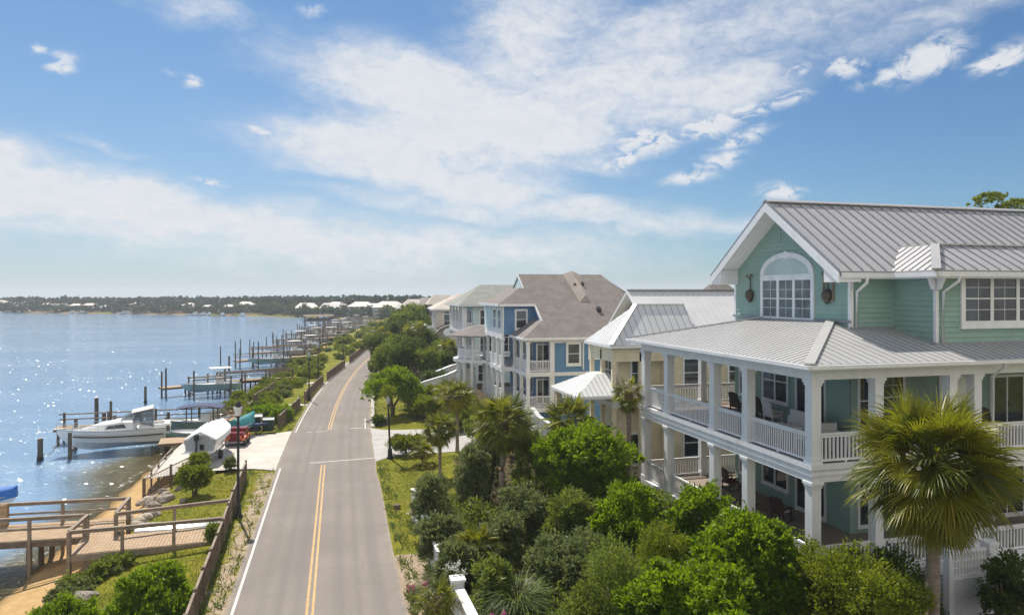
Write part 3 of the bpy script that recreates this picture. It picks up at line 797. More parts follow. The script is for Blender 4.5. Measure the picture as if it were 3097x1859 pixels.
def railing(mb, p0, p1, h=1.0, gap=0.125, bal=0.035, top=0.09, lift=0.10, post_every=None):
    p0, p1 = Vector(p0), Vector(p1)
    L = (p1 - p0).length; d = (p1 - p0) / L
    z = Vector((0, 0, 1))
    mb.beam(p0 + z * (h - 0.03), p1 + z * (h - 0.03), top, 0.06)
    mb.beam(p0 + z * (h - 0.11), p1 + z * (h - 0.11), 0.045, 0.07)
    mb.beam(p0 + z * lift, p1 + z * lift, 0.06, 0.07)
    n = max(2, int(L / gap))
    for i in range(1, n):
        p = p0 + d * (L * i / n)
        mb.beam(p + z * lift, p + z * (h - 0.08), bal, bal, d)
    if L > 2.2:
        p = p0 + d * (L / 2); mb.beam(p + z * 0.0, p + z * (lift), 0.08, 0.08, d)
def column(parent, x, y, z0, z1, w=0.36, mat='white', name='column'):
    mb = MB(); a = w / 2
    mb.box(x - a, x + a, y - a, y + a, z0 + 0.22, z1 - 0.20)
    mb.box(x - a - 0.035, x + a + 0.035, y - a - 0.035, y + a + 0.035, z0, z0 + 0.22)
    mb.box(x - a - 0.03, x + a + 0.03, y - a - 0.03, y + a + 0.03, z1 - 0.20, z1 - 0.10)
    mb.box(x - a - 0.065, x + a + 0.065, y - a - 0.065, y + a + 0.065, z1 - 0.10, z1)
    return mb.build(name, M[mat], parent)

# ------------------------------------------------------------------ seafoam house with wrap-around porches
GH = thing('seafoam_house', 'big seafoam green house with grey metal roofs and white two-storey wrap-around porches', 'house', (15.42, 20.39, 0), R(1.2))
Z0, Z1, Z2 = 2.05, 5.80, 9.24          # lower porch floor, upper porch floor, porch eave
FW = 0.02
# walls (upper storey stands behind the porch roof)
mb = MB()
gx = 4.3
mb.prism([(gx, 3.2, 0.4), (gx, 11.2, 0.4), (gx, 11.2, 12.82), (gx, 7.2, 15.50), (gx, 3.2, 12.82)], (15.7, 0, 0))
mb.box(6.4, 20.0, 1.2, 3.25, 9.35, 12.55)
mb.build('wall', M['teal_siding'], GH)
# lapped boards on the upper storey: every board leans out over the one below
def laps(mb, org, u, n, poly, pitch=0.20, out=0.036):
    org, u, n = Vector(org), Vector(u), Vector(n)
    zlo, zhi = min(p[1] for p in poly), max(p[1] for p in poly)
    sw = [(v, w) for (w, v) in poly]
    z = zlo
    while z < zhi - 0.02:
        zt = min(z + pitch, zhi)
        a, c = clip_line(sw, z + 0.004), clip_line(sw, zt - 0.004)
        if a and c:
            P = lambda w, zz, o: org + u * w + n * o + Vector((0, 0, zz))
            mb._add([P(a[0], z, out), P(a[1], z, out), P(c[1], zt, 0.006), P(c[0], zt, 0.006)], [(0, 1, 2, 3)])
            mb._add([P(a[0], z, 0.0), P(a[1], z, 0.0), P(a[1], z, out), P(a[0], z, out)], [(0, 1, 2, 3)])
        z += pitch
mb = MB()
laps(mb, (gx, 0, 0), (0, -1, 0), (-1, 0, 0), [(-11.2, 9.3), (-3.2, 9.3), (-3.2, 12.80), (-7.2, 15.46), (-11.2, 12.80)])
laps(mb, (gx, 3.2, 0), (1, 0, 0), (0, -1, 0), [(0, 9.8), (2.1, 9.8), (2.1, 12.45), (0, 12.45)])
laps(mb, (6.4, 0, 0), (0, -1, 0), (-1, 0, 0), [(-3.2, 9.5), (-1.2, 9.5), (-1.2, 12.5), (-3.2, 12.5)])
laps(mb, (6.4, 1.2, 0), (1, 0, 0), (0, -1, 0), [(0, 9.5), (13.6, 9.5), (13.6, 12.4), (0, 12.4)])
laps(mb, (gx, 0, 0), (0, -1, 0), (-1, 0, 0), [(-11.2, Z1), (-3.2, Z1), (-3.2, 8.95), (-11.2, 8.95)])
laps(mb, (gx, 3.2, 0), (1, 0, 0), (0, -1, 0), [(0, Z1), (13, Z1), (13, 8.95), (0, 8.95)])
mb.build('siding', M['teal_siding'], GH)
# corner boards and frieze
for (x, y) in ((gx - 0.02, 3.18), (gx - 0.02, 11.08)):
    mb = MB(); mb.box(x - 0.03, x + 0.13, y - 0.03 if y < 5 else y, y + 0.10 if y < 5 else y + 0.15, 9.4, 12.75); mb.build('corner_board', M['white'], GH)
mb = MB(); mb.box(6.36, 6.50, 1.16, 1.28, 9.4, 12.45); mb.build('corner_board', M['white'], GH)
# porch floors
for nm, zt in (('lower_porch_floor', Z0), ('upper_porch_floor', Z1)):
    mb = MB()
    mb.box(0.05, gx, 0.05, 13.0, zt - 0.12, zt); mb.box(gx + 0.002, 18, 0.05, 3.2, zt - 0.12, zt); mb.box(gx + 0.002, 14, 11.2, 13.0, zt - 0.12, zt)
    mb.build(nm, M['deck_grey'], GH)
mb = MB()
for zt in (Z1,):
    mb.box(-0.04, 0.26, -0.04, 13.05, zt - 0.58, zt - 0.002 - 0.12); mb.box(0.262, 18, -0.04, 0.26, zt - 0.58, zt - 0.122)
    mb.box(0.262, 14, 12.75, 13.05, zt - 0.58, zt - 0.122)
    mb.box(-0.10, 0.045, -0.10, 13.1, zt - 0.15, zt + 0.02); mb.box(0.047, 18, -0.10, 0.045, zt - 0.15, zt + 0.02)
    mb.box(-0.07, -0.042, -0.07, 13.07, zt - 0.36, zt - 0.30); mb.box(-0.04, 18, -0.07, -0.042, zt - 0.36, zt - 0.30)
mb.build('porch_beam', M['white'], GH)
mb = MB()
mb.box(0.28, gx - 0.02, 0.28, 12.7, Z1 - 0.20, Z1 - 0.13); mb.box(0.05, gx - 0.01, 0.05, 12.9, 8.96, 9.02); mb.box(gx, 18, 0.05, 3.19, 8.96, 9.02); mb.box(gx, 18, 0.28, 3.19, Z1 - 0.20, Z1 - 0.13)
mb.build('porch_ceiling', M['porch_ceiling'], GH)
mb = MB()
mb.box(-0.02, 0.34, -0.02, 13.02, 8.66, 9.06); mb.box(0.342, 18, -0.02, 0.34, 8.66, 9.06); mb.box(0.342, 14, 12.7, 13.02, 8.66, 9.06)
mb.box(-0.05, -0.022, -0.05, 13.05, 8.94, 9.06); mb.box(-0.02, 18, -0.05, -0.022, 8.94, 9.06)
mb.build('eave_beam', M['white'], GH)
# base below the lower porch
mb = MB()
mb.box(0.30, 0.36, 0.3, 12.8, 0.1, Z0 - 0.34); mb.box(0.361, 18, 0.30, 0.36, 0.1, Z0 - 0.34)
mb.build('porch_base', M['concrete_grey'], GH)
mb = MB()
mb.box(-0.04, 0.26, -0.04, 13.05, Z0 - 0.34, Z0 + 0.02); mb.box(0.262, 18, -0.04, 0.26, Z0 - 0.34, Z0 + 0.02)
mb.build('porch_skirt', M['white'], GH)
# columns and railings
WC = [0.18, 3.9, 6.3, 10.4, 12.85]
SCX = [2.75, 5.95, 7.05, 10.6, 14.2]
for y in WC:
    column(GH, 0.18, y, Z1, 8.66); column(GH, 0.18, y, Z0 if y > 1 else 0.4, Z1 - 0.58)
for x in SCX:
    column(GH, x, 0.18, Z1, 8.66, 0.34); column(GH, x, 0.18, Z0, Z1 - 0.58, 0.34)
for x in (3.4, 7.0):
    column(GH, x, 12.85, Z1, 8.66, 0.32); column(GH, x, 12.85, Z0, Z1 - 0.58, 0.32)
for (z, h) in ((Z1, 1.02), (Z0, 0.95)):
    for a, b_ in zip(WC[:-1], WC[1:]):
        mb = MB(); railing(mb, (0.16, a + 0.2, z), (0.16, b_ - 0.2, z), h); mb.build('railing', M['white'], GH)
    xs_ = [0.18] + SCX
    for a, b_ in zip(xs_[:-1], xs_[1:]):
        if b_ - a < 1.5: continue
        mb = MB(); railing(mb, (a + 0.18, 0.16, z), (b_ - 0.18, 0.16, z), h, 0.15, 0.05); mb.build('railing', M['white'], GH)
    for a, b_ in ((0.2, 3.2), (3.6, 6.8), (7.2, 11)):
        mb = MB(); railing(mb, (a, 12.85, z), (b_, 12.85, z), h, 0.15, 0.05); mb.build('railing', M['offwhite'], GH)
mb = MB(); mb.box(6.9, 7.75, 0.9, 1.0, Z1, 8.95); mb.build('wall_panel', M['white'], GH)
# porch roof
slab, ribs = MB(), []
S = 0.25
E0, ET = -0.52, Z2
zr = lambda k: ET + S * (k - E0)
roof_plane(slab, ribs, [(E0, E0, ET), (gx, gx, zr(gx)), (gx, 8.72, zr(gx)), (E0, 13.52, ET)], (0, 1, 0), 0.30, 0.06, (0.05, 0.017))
roof_plane(slab, ribs, [(E0, E0, ET), (gx, E0, ET), (gx, gx, zr(gx))], (1, 0, 0), 0.36, 0.06, (0.035, 0.016))
roof_plane(slab, ribs, [(gx, E0, ET), (6.4, E0, ET), (6.4, 3.2, zr(3.2)), (gx, 3.2, zr(3.2))], (1, 0, 0), 0.36, 0.06, (0.035, 0.016))
roof_plane(slab, ribs, [(6.4, E0, ET), (20, E0, ET), (20, 1.2, zr(1.2)), (6.4, 1.2, zr(1.2))], (1, 0, 0), 0.36, 0.06, (0.035, 0.016))
roof_plane(slab, None, [(E0, 13.52, ET), (gx, 8.72, zr(gx)), (gx, 13.52, ET)], (1, 0, 0))
roof_plane(slab, None, [(gx, 13.52, ET), (gx, 11.2, zr(2.32 + E0)), (14, 11.2, zr(2.32 + E0)), (14, 13.52, ET)], (1, 0, 0))
pr = slab.build('porch_roof', M['metal_roof'], GH)
[r_.build('seam', M['metal_rib'], pr) for r_ in ribs if r_.v]
mb = MB()
mb.beam((E0, E0, ET + 0.035), (gx, gx, zr(gx) + 0.035), 0.34, 0.05); mb.build('hip_cap', M['metal_roof'], pr); mb = MB(); mb.beam((E0, 13.52, ET + 0.03), (gx, 8.72, zr(gx) + 0.03), 0.2, 0.05)
mb.build('hip_cap', M['metal_roof'], pr)
mb = MB()
mb.box(gx - 0.09, gx - 0.032, 3.1, 11.3, zr(gx) - 0.05, zr(gx) + 0.05); mb.box(gx - 0.05, 6.33, 3.08, 3.165, zr(3.1) - 0.02, zr(3.1) + 0.09)
mb.box(6.28, 6.355, 1.1, 3.1, 9.6, 9.72); mb.box(6.3, 19.9, 1.08, 1.155, zr(1.1) - 0.03, zr(1.1) + 0.07)
mb.build('flashing', M['metal_rib'], pr)
# gutters and downspouts
g = MB()
def gutter(mb, p0, p1, r=0.075):
    mb.beam(p0, p1, 0.13, 0.13)
gutter(g, (E0 - 0.07, E0 - 0.10, ET - 0.09), (E0 - 0.07, 13.6, ET - 0.09)); gutter(g, (E0, E0 - 0.07, ET - 0.09), (20, E0 - 0.07, ET - 0.09))
g.box(E0, E0 + 0.03, E0, 13.5, ET - 0.2, ET - 0.07); g.box(E0 + 0.03, 20, E0, E0 + 0.03, ET - 0.2, ET - 0.07)
g.build('gutter', M['white'], GH)
mb = MB(); mb.box(E0 + 0.02, 0.0, E0 + 0.02, 13.4, ET - 0.215, ET - 0.19); mb.box(0.001, 20, E0 + 0.02, 0.0, ET - 0.215, ET - 0.19)
mb.build('soffit', M['white'], GH)
def downspout(pts, r=0.055):
    mb = MB(); mb.path(pts, r, 8); mb.build('downspout', M['white'], GH, True)
downspout([(7.6, E0 - 0.07, ET - 0.15), (7.6, E0 - 0.07, 8.95), (7.6, -0.1, 8.6), (7.6, -0.1, Z1), (7.6, -0.1, Z0)])
# main gable roof
RY, RZ, EVY, EVZ = 7.2, 15.66, 2.6, 12.43
slab, ribs = MB(), []
x0, x1 = 3.25, 22
roof_plane(slab, ribs, [(x0, EVY, EVZ), (x1, EVY, EVZ), (x1, RY, RZ), (x0, RY, RZ)], (1, 0, 0), 0.545, 0.09, (0.055, 0.06))
roof_plane(slab, ribs, [(x1, 11.8, EVZ), (x0, 11.8, EVZ), (x0, RY, RZ), (x1, RY, RZ)], (1, 0, 0), 0.545, 0.09, (0.055, 0.06))
mr = slab.build('main_roof', M['metal_roof'], GH)
[r_.build('seam', M['metal_rib'], mr) for r_ in ribs if r_.v]
mb = MB()
mb.beam((x0 - 0.02, RY - 0.10, RZ + 0.035), (x1, RY - 0.10, RZ + 0.035), 0.24, 0.05, (0, -0.5, 1)); mb.beam((x0 - 0.02, RY + 0.10, RZ + 0.035), (x1, RY + 0.10, RZ + 0.035), 0.24, 0.05, (0, 0.5, 1))
mb.build('ridge_cap', M['metal_roof'], mr)
# rake boards, gable soffit, boxed eave returns
mb = MB()
sl = (RZ - EVZ) / (RY - EVY)
for sgn in (-1, 1):
    a = (x0 + 0.02, RY + sgn * 4.6, EVZ - 0.24); b_ = (x0 + 0.02, RY, RZ - 0.24)
    ye, yr_ = RY + sgn * 4.62, RY
    mb.prism([(x0 - 0.04, ye, EVZ - 0.10), (x0 - 0.04, yr_, RZ - 0.10), (x0 - 0.04, yr_, RZ - 0.46), (x0 - 0.04, ye, EVZ - 0.46)], (0.07, 0, 0))
    mb.prism([(x0 + 0.05, ye, EVZ - 0.24), (x0 + 0.05, yr_, RZ - 0.24), (x0 + 0.05, yr_, RZ - 0.30), (x0 + 0.05, ye, EVZ - 0.30)], (gx - x0 - 0.06, 0, 0))
    ya, yb = sorted((RY + sgn * 3.96, RY + sgn * 4.6))
    mb.prism([(x0 + 0.04, RY + sgn * 4.60, EVZ - 0.30), (x0 + 0.04, RY + sgn * 3.72, EVZ + 0.30), (x0 + 0.04, RY + sgn * 3.72, EVZ - 0.42), (x0 + 0.04, RY + sgn * 4.60, EVZ - 0.42)], (gx - x0 - 0.06, 0, 0))
mb.build('rake_trim', M['white'], GH)
mb = MB()
mb.box(x0 + 0.1, 5.86, 2.52, 2.60, EVZ - 0.26, EVZ - 0.06); mb.box(gx + 0.002, 6.38, 2.60, 3.18, EVZ - 0.30, EVZ - 0.24)
mb.box(5.75, 19.5, 0.52, 0.60, EVZ - 0.24, EVZ - 0.06); mb.box(5.72, 5.80, 0.52, 2.6, EVZ - 0.24, EVZ - 0.06)
mb.box(5.8, 19.5, 0.60, 1.18, EVZ - 0.30, EVZ - 0.24); mb.box(5.80, 6.38, 1.18, 2.6, EVZ - 0.30, EVZ - 0.24)
mb.box(6.36, 19.5, 1.14, 1.2, 12.36, 12.5)
mb.build('fascia', M['white'], GH)
mb = MB()
for (x, y) in ((6.2, 0.95),):
    mb.prism([(6.05, 1.13, EVZ - 0.3), (6.32, 1.13, EVZ - 0.3), (6.32, 1.13, EVZ - 0.75), (6.22, 1.13, EVZ - 0.72)], (0, 0.12, 0))
    mb.prism([(6.34, 0.8, EVZ - 0.3), (6.34, 1.12, EVZ - 0.3), (6.34, 1.12, EVZ - 0.75), (6.34, 1.0, EVZ - 0.7)], (0.12, 0, 0))
mb.build('bracket', M['white'], GH)
downspout([(4.55, 2.56, EVZ - 0.15), (4.55, 2.6, EVZ - 0.45), (4.5, 3.08, EVZ - 0.8), (4.5, 3.08, 10.2)], 0.06)
downspout([(6.85, 0.58, EVZ - 0.2), (6.85, 0.62, EVZ - 0.4), (6.62, 1.08, EVZ - 0.8), (6.62, 1.08, 9.7)], 0.06)
# hipped roof of the bump-out
slab, ribs = MB(), []
kz = lambda k: EVZ + 0.6 * k
roof_plane(slab, ribs, [(5.75, 0.55, EVZ), (5.75, 2.62, EVZ), (7.5, 4.1, kz(1.75)), (7.5, 2.3, kz(1.75))], (0, 1, 0), 0.36, 0.07, (0.05, 0.03))
roof_plane(slab, ribs, [(5.75, 0.55, EVZ), (20, 0.55, EVZ), (20, 2.3, kz(1.75)), (7.5, 2.3, kz(1.75))], (1, 0, 0), 0.545, 0.07)
roof_plane(slab, None, [(7.5, 2.3, kz(1.75)), (20, 2.3, kz(1.75)), (20, 4.2, kz(1.75) + 0.06), (7.5, 4.2, kz(1.75) + 0.06)], (1, 0, 0), 0.5, 0.05)
hr = slab.build('hip_roof', M['metal_roof'], GH)
[r_.build('seam', M['metal_rib'], hr) for r_ in ribs if r_.v]
mb = MB(); mb.beam((5.75, 0.55, EVZ + 0.04), (7.5, 2.3, kz(1.75) + 0.05), 0.30, 0.05); mb.build('hip_cap', M['metal_roof'], hr); mb = MB(); mb.beam((7.45, 2.3, kz(1.75) + 0.04), (20, 2.3, kz(1.75) + 0.04), 0.2, 0.05)
mb.build('hip_cap', M['metal_roof'], hr)
# windows of the upper storey
nw, ns = (-1, 0, 0), (0, -1, 0)
wy, wz0, wz1 = 7.12, 10.50, 12.15
window(GH, (gx, wy, (wz0 + wz1) / 2), (0, -1, 0), nw, 3.35, wz1 - wz0, mull=3, trim=0.20, glass='glass_thin', curtain=True, bars=(1, 1))
mb, pn = MB(), MB()
W2, HA, zb = 1.86, 0.98, 12.42
outer = [(W2 * math.cos(a), HA * math.sin(a)) for a in np.linspace(0, math.pi, 29)]
inner = [((W2 - 0.26) * math.cos(a), (HA - 0.24) * math.sin(a)) for a in np.linspace(0, math.pi, 29)]
for i in range(28):
    q = [outer[i], outer[i + 1], inner[i + 1], inner[i]]
    mb.prism([(gx - 0.10, wy + p[0], zb + p[1]) for p in q], (0.095, 0, 0))
mb.box(gx - 0.075, gx, wy - W2, wy + W2, zb - 0.10, zb); mb.box(gx - 0.095, gx, wy - 0.10, wy + 0.10, zb + HA - 0.28, zb + HA + 0.05)
pn.prism([(gx - 0.06, wy + p[0], zb + p[1]) for p in inner], (0.02, 0, 0))
aw = mb.build('arched_window', M['white'], GH); pn.build('pane', plain('frosted_arch_glass', (0.42, 0.52, 0.50), 0.25, 0.12, 1.0, spec=0.7), aw)
window(GH, (9.64, 1.2, 11.37), (1, 0, 0), ns, 3.85, 1.70, mull=3, trim=0.20, bars=(1, 1))
window(GH, (14.3, 1.2, 11.37), (1, 0, 0), ns, 3.85, 1.70, mull=3, trim=0.20, bars=(1, 1))
# windows and doors that give on the porches
for (z, dz) in ((Z1, 0), (Z0, -0.15)):
    window(GH, (gx, 7.9, z + 1.75 + dz), (0, -1, 0), nw, 1.7, 1.75, mull=2, trim=0.12)
    door(GH, (gx, 5.5, z + 1.12), (0, -1, 0), nw, 1.7, 2.2)
    window(GH, (gx, 10.2, z + 1.7 + dz), (0, -1, 0), nw, 0.9, 1.7, trim=0.11)
    window(GH, (6.3, 3.2, z + 1.6 + dz), (1, 0, 0), ns, 0.95, 1.9, trim=0.12, bars=(1, 1))
    window(GH, (4.95, 3.2, z + 1.5 + dz), (1, 0, 0), ns, 0.5, 2.0, trim=0.10)
    window(GH, (9.2, 3.2, z + 1.6 + dz), (1, 0, 0), ns, 1.0, 1.9, trim=0.12, bars=(1, 1))
    door(GH, (12.2, 3.2, z + 1.12), (1, 0, 0), ns, 1.7, 2.2)
# faint trellis frame high on the gable
mb = MB()
mb.box(gx - 0.05, gx, 6.55, 6.60, 13.75, 14.75); mb.box(gx - 0.05, gx, 7.55, 7.60, 13.9, 14.6); mb.box(gx - 0.05, gx, 6.9, 7.6, 14.35, 14.40)
mb.build('trellis_bar', M['grey_metal'], GH)
GHM = Matrix.Translation((15.42, 20.39, 0)) @ Matrix.Rotation(R(1.2), 4, 'Z')
def gh(x, y, z): return GHM @ Vector((x, y, z))
# wall ornaments beside the arched window (they hang on the wall: things of their own)
def ornament(name, label, y, z, tall):
    o = thing(name, label, 'wall ornament', gh(gx - 0.06, y, z), R(1.2))
    mb = MB()
    mb.lathe((-0.10, 0, -0.42), [(0.02, -0.22), (0.10, -0.12), (0.20, 0.05), (0.22, 0.22), (0.13, 0.36), (0.05, 0.42)], 12)
    mb.build('lamp_bowl', M['bronze'], o, True)
    mb = MB()
    mb.path([(0, 0, -0.6), (-0.03, 0.02, 0), (-0.06, 0.0, 0.5), (-0.14, -0.14, 0.75), (-0.10, -0.26, 0.62)], 0.03, 6)
    mb.path([(-0.06, 0, 0.45), (-0.14, 0.16, 0.72), (-0.12, 0.28, 0.60)], 0.025, 6)
    mb.build('scroll', M['bronze'], o, True)
    if tall:
        mb = MB(); mb.box(-0.06, 0.04, -0.30, -0.26, -0.5, 0.55); mb.box(-0.06, 0.04, 0.26, 0.30, -0.5, 0.75); mb.box(-0.06, 0.04, -0.26, 0.26, -0.5, -0.45)
        mb.build('backplate', M['wood_grey'], o)
ornament('wall_ornament', 'dark scrolled metal ornament on the green gable, left of the arched window', 9.75, 11.75, False)
ornament('wall_ornament', 'dark metal bird shaped ornament in a frame, right of the arched window', 4.35, 11.75, True)

# porch furniture
def chair(name, label, x, y, z, rz, mat, cush, rocker=False, group=None):
    o = thing(name, label, 'chair', gh(x, y, z), rz, group)
    mb = MB(); mb.box(-0.30, 0.30, -0.28, 0.28, 0.38, 0.44); mb.build('seat', M[mat], o)
    mb = MB(); mb.box(-0.26, 0.26, -0.22, 0.26, 0.44, 0.53); mb.build('cushion', M[cush], o)
    mb = MB()
    rows = []
    for zz, yy in ((0.42, 0.27), (0.75, 0.33), (1.02, 0.40), (1.12, 0.42)):
        rows.append([(xx, yy - 0.06 * (xx / 0.3) ** 2, zz - (0.10 * (abs(xx) / 0.3) ** 3 if zz > 1.1 else 0)) for xx in np.linspace(-0.3, 0.3, 7)])
    mb.grid(rows); mb.grid([[(p[0], p[1] + 0.05, p[2]) for p in r][::-1] for r in rows]); mb.build('backrest', M[mat], o)
    for s in (-1, 1):
        mb = MB(); mb.box(s * 0.31 - 0.04, s * 0.31 + 0.04, -0.28, 0.30, 0.60, 0.65); mb.build('armrest', M[mat], o)
        for yy in (-0.25, 0.25):
            mb = MB(); mb.box(s * 0.29 - 0.025, s * 0.29 + 0.025, yy - 0.025, yy + 0.025, 0.0 if not rocker else 0.06, 0.60); mb.build('leg', M[mat], o)
        if rocker:
            mb = MB(); mb.path([(s * 0.29, yy, 0.03 + 0.16 * (yy / 0.5) ** 2) for yy in np.linspace(-0.45, 0.5, 9)], 0.025, 6); mb.build('rocker', M[mat], o)
    return o
chair('wicker_chair', 'dark wicker armchair with high back on the upper porch near the double window', 3.2, 9.2, Z1, R(100), 'wicker_dark', 'cushion')
chair('wicker_chair', 'brown wicker armchair on the upper porch against the wall below the window', 3.5, 7.6, Z1, R(80), 'wicker_dark', 'cushion')
chair('wicker_chair', 'white wicker armchair on the upper porch beside the dark door', 3.2, 6.6, Z1, R(95), 'wicker_white', 'cushion')
chair('wicker_chair', 'white wicker chair close behind the upper railing near the corner column', 1.5, 2.2, Z1, R(200), 'wicker_white', 'cushion')
chair('rocking_chair', 'dark rocking chair with maroon cushion on the lower porch, farther from the corner', 2.6, 7.6, Z0, R(70), 'wicker_dark', 'cushion_red', True)
chair('rocking_chair', 'dark rocking chair with pale cushion on the lower porch, nearer the corner', 2.6, 5.2, Z0, R(110), 'wicker_dark', 'cushion', True)
chair('rocking_chair', 'dark rocking chair at the far end of the lower porch beside the green wall', 3.2, 9.9, Z0, R(90), 'wicker_dark', 'cushion_red', True)
chair('wicker_chair', 'dark armchair with maroon cushion on the right hand upper porch', 10.2, 2.2, Z1, R(0), 'wicker_dark', 'cushion_red')
def table(name, label, x, y, z, w, d, h, mat, round_=False):
    o = thing(name, label, 'table', gh(x, y, z), R(1.2))
    mb = MB()
    if round_: mb.lathe((0, 0, 0), [(w / 2, h - 0.05), (w / 2, h), (0.01, h + 0.002)], 24)
    else: mb.box(-w / 2, w / 2, -d / 2, d / 2, h - 0.05, h)
    mb.build('tabletop', M[mat], o)
    for sx in (-1, 1):
        for sy in (-1, 1):
            mb = MB(); mb.beam((sx * w * 0.32, sy * d * 0.32, 0), (sx * w * 0.36, sy * d * 0.36, h - 0.05), 0.05, 0.05); mb.build('leg', M[mat], o)
table('coffee_table', 'low white wicker table in the middle of the upper porch seating', 1.9, 4.2, Z1, 0.9, 1.3, 0.5, 'wicker_white')
table('dining_table', 'round white table on the upper porch behind the railing near the corner', 1.9, 1.4, Z1, 1.1, 1.1, 0.74, 'wicker_white', True)
table('side_table', 'small brown side table between the rocking chairs on the lower porch', 2.7, 6.4, Z0, 0.5, 0.5, 0.55, 'table_wood')
# sofa
o = thing('porch_sofa', 'pale wicker sofa with cushions along the upper porch wall', 'sofa', gh(3.4, 4.3, Z1), R(91.2))
mb = MB(); mb.box(-0.85, 0.85, -0.35, 0.35, 0.12, 0.40); mb.build('seat', M['wicker_white'], o)
mb = MB(); mb.box(-0.85, 0.85, 0.28, 0.42, 0.40, 0.95); mb.build('backrest', M['wicker_white'], o)
for s in (-1, 1):
    mb = MB(); mb.box(s * 0.92 - 0.08, s * 0.92 + 0.08, -0.36, 0.42, 0.1, 0.66); mb.build('armrest', M['wicker_white'], o)
    mb = MB(); mb.box(s * 0.42 - 0.40, s * 0.42 + 0.40, -0.33, 0.26, 0.40, 0.54); mb.build('cushion', M['cushion'], o)
# white brick stair landing with lattice rail, right of the big palm
SL = thing('stair_landing', 'white brick stair landing with lattice panel and square end post, beside the big palm', 'landing', gh(4.55, -1.25, 0), R(1.2))
mb = MB(); mb.box(0, 1.75, 0, 1.15, 0.0, 1.98)
mb.build('brick_base', None, SL)
m, t, b, out = newmat('white_painted_brick')
bt = t.new('ShaderNodeTexBrick'); tcn = t.new('ShaderNodeTexCoord')
mp = t.new('ShaderNodeMapping'); mp.inputs['Rotation'].default_value = (R(90), 0, 0); t.l.new(tcn.outputs['Object'], mp.inputs[0]); t.l.new(mp.outputs[0], bt.inputs['Vector'])
bt.inputs['Scale'].default_value = 4.0; bt.inputs['Color1'].default_value = (0.66, 0.68, 0.70, 1); bt.inputs['Color2'].default_value = (0.58, 0.60, 0.63, 1); bt.inputs['Mortar'].default_value = (0.36, 0.37, 0.39, 1)
bt.inputs['Mortar Size'].default_value = 0.018; bt.inputs['Brick Width'].default_value = 0.9; bt.inputs['Row Height'].default_value = 0.32
t.l.new(bt.outputs[0], b.inputs['Base Color']); b.inputs['Roughness'].default_value = 0.8
SL.children[0].data.materials.clear(); SL.children[0].data.materials.append(m)
mb = MB()
for k in range(5): mb.box(1.752 + 0.32 * k, 1.75 + 0.32 * (k + 1), 0.1, 1.1, 0, 1.65 - 0.33 * k)
mb.build('steps', M['concrete_grey'], SL)
mb = MB()
for (z0_, z1_) in ((2.82, 2.92), (1.98, 2.10)): mb.box(0.0, 1.5, 0.02, 0.12, z0_, z1_)
for i in range(11):
    for (za, zb_) in ((2.10, 2.30), (2.36, 2.54), (2.60, 2.82)):
        mb.box(0.02 + i * 0.135, 0.105 + i * 0.135, 0.045, 0.095, za, zb_)
for z in (2.30, 2.54): mb.box(0.0, 1.5, 0.045, 0.095, z, z + 0.06)
mb.build('lattice_rail', M['white'], SL)
mb = MB(); mb.box(1.5, 1.86, -0.05, 0.31, 1.6, 3.0); mb.box(1.45, 1.91, -0.1, 0.36, 3.0, 3.1); mb.build('post', M['white'], SL)
mb = MB(); mb.box(-0.2, 0.0, -0.05, 0.2, 0.0, 2.95); mb.build('post', M['white'], SL)
# ------------------------------------------------------------------ cream house with white metal roofs
CH = thing('cream_house', 'cream house with white metal roofs and corner turret porch, behind the seafoam house', 'house', (15.6, 38.3, 0), 0)
mb = MB(); mb.box(0.5, 3.2, 0.5, 3.4, 0.6, 8.45); mb.box(3.2, 14, 0.0, 8.2, 0.6, 8.5)
mb.prism([(3.2, 0.0, 8.5), (3.2, 8.2, 8.5), (3.2, 4.1, 11.2)], (10.8, 0, 0))
mb.build('wall', M['cream'], CH)
slab, ribs = MB(), []
T0, TA = 8.54, 10.85
roof_plane(slab, ribs, [(-0.3, -0.3, T0), (2.2, 1.9, TA), (-0.3, 4.1, T0)], (0, 1, 0), 0.30, 0.06, (0.035, 0.014))
roof_plane(slab, ribs, [(-0.3, -0.3, T0), (5.5, -0.3, T0), (5.5, 1.9, TA), (2.2, 1.9, TA)], (1, 0, 0), 0.45, 0.06, (0.03, 0.014))
roof_plane(slab, None, [(-0.3, 4.1, T0), (2.2, 1.9, TA), (5.5, 1.9, TA), (5.5, 4.1, T0)], (1, 0, 0))
tr_ = slab.build('turret_roof', M['white_roof'], CH); [r_.build('seam', M['metal_rib'], tr_) for r_ in ribs if r_.v]
mb = MB(); mb.beam((-0.3, -0.3, T0 + 0.04), (2.2, 1.9, TA + 0.04), 0.28, 0.05); mb.beam((2.2, 1.9, TA + 0.04), (5.5, 1.9, TA + 0.04), 0.2, 0.05); mb.build('hip_cap', M['white_roof'], tr_)
slab, ribs = MB(), []
roof_plane(slab, ribs, [(2.6, -0.5, 8.55), (14.5, -0.5, 8.55), (14.5, 4.1, 11.75), (2.6, 4.1, 11.75)], (1, 0, 0), 0.45, 0.07, (0.03, 0.03))
roof_plane(slab, None, [(2.6, 8.7, 8.55), (14.5, 8.7, 8.55), (14.5, 4.1, 11.75), (2.6, 4.1, 11.75)], (1, 0, 0))
mr = slab.build('main_roof', M['white_roof'], CH); [r_.build('seam', M['white_roof'], mr) for r_ in ribs if r_.v]
mb = MB(); mb.beam((2.6, 4.02, 11.79), (14.5, 4.02, 11.79), 0.3, 0.06); mb.build('ridge_cap', M['metal_rib'], mr)
mb = MB()
for s in (-1, 1): mb.prism([(2.56, 4.1 + s * 4.6, 8.5), (2.56, 4.1, 11.72), (2.56, 4.1, 11.54), (2.56, 4.1 + s * 4.6, 8.34)], (0.06, 0, 0))
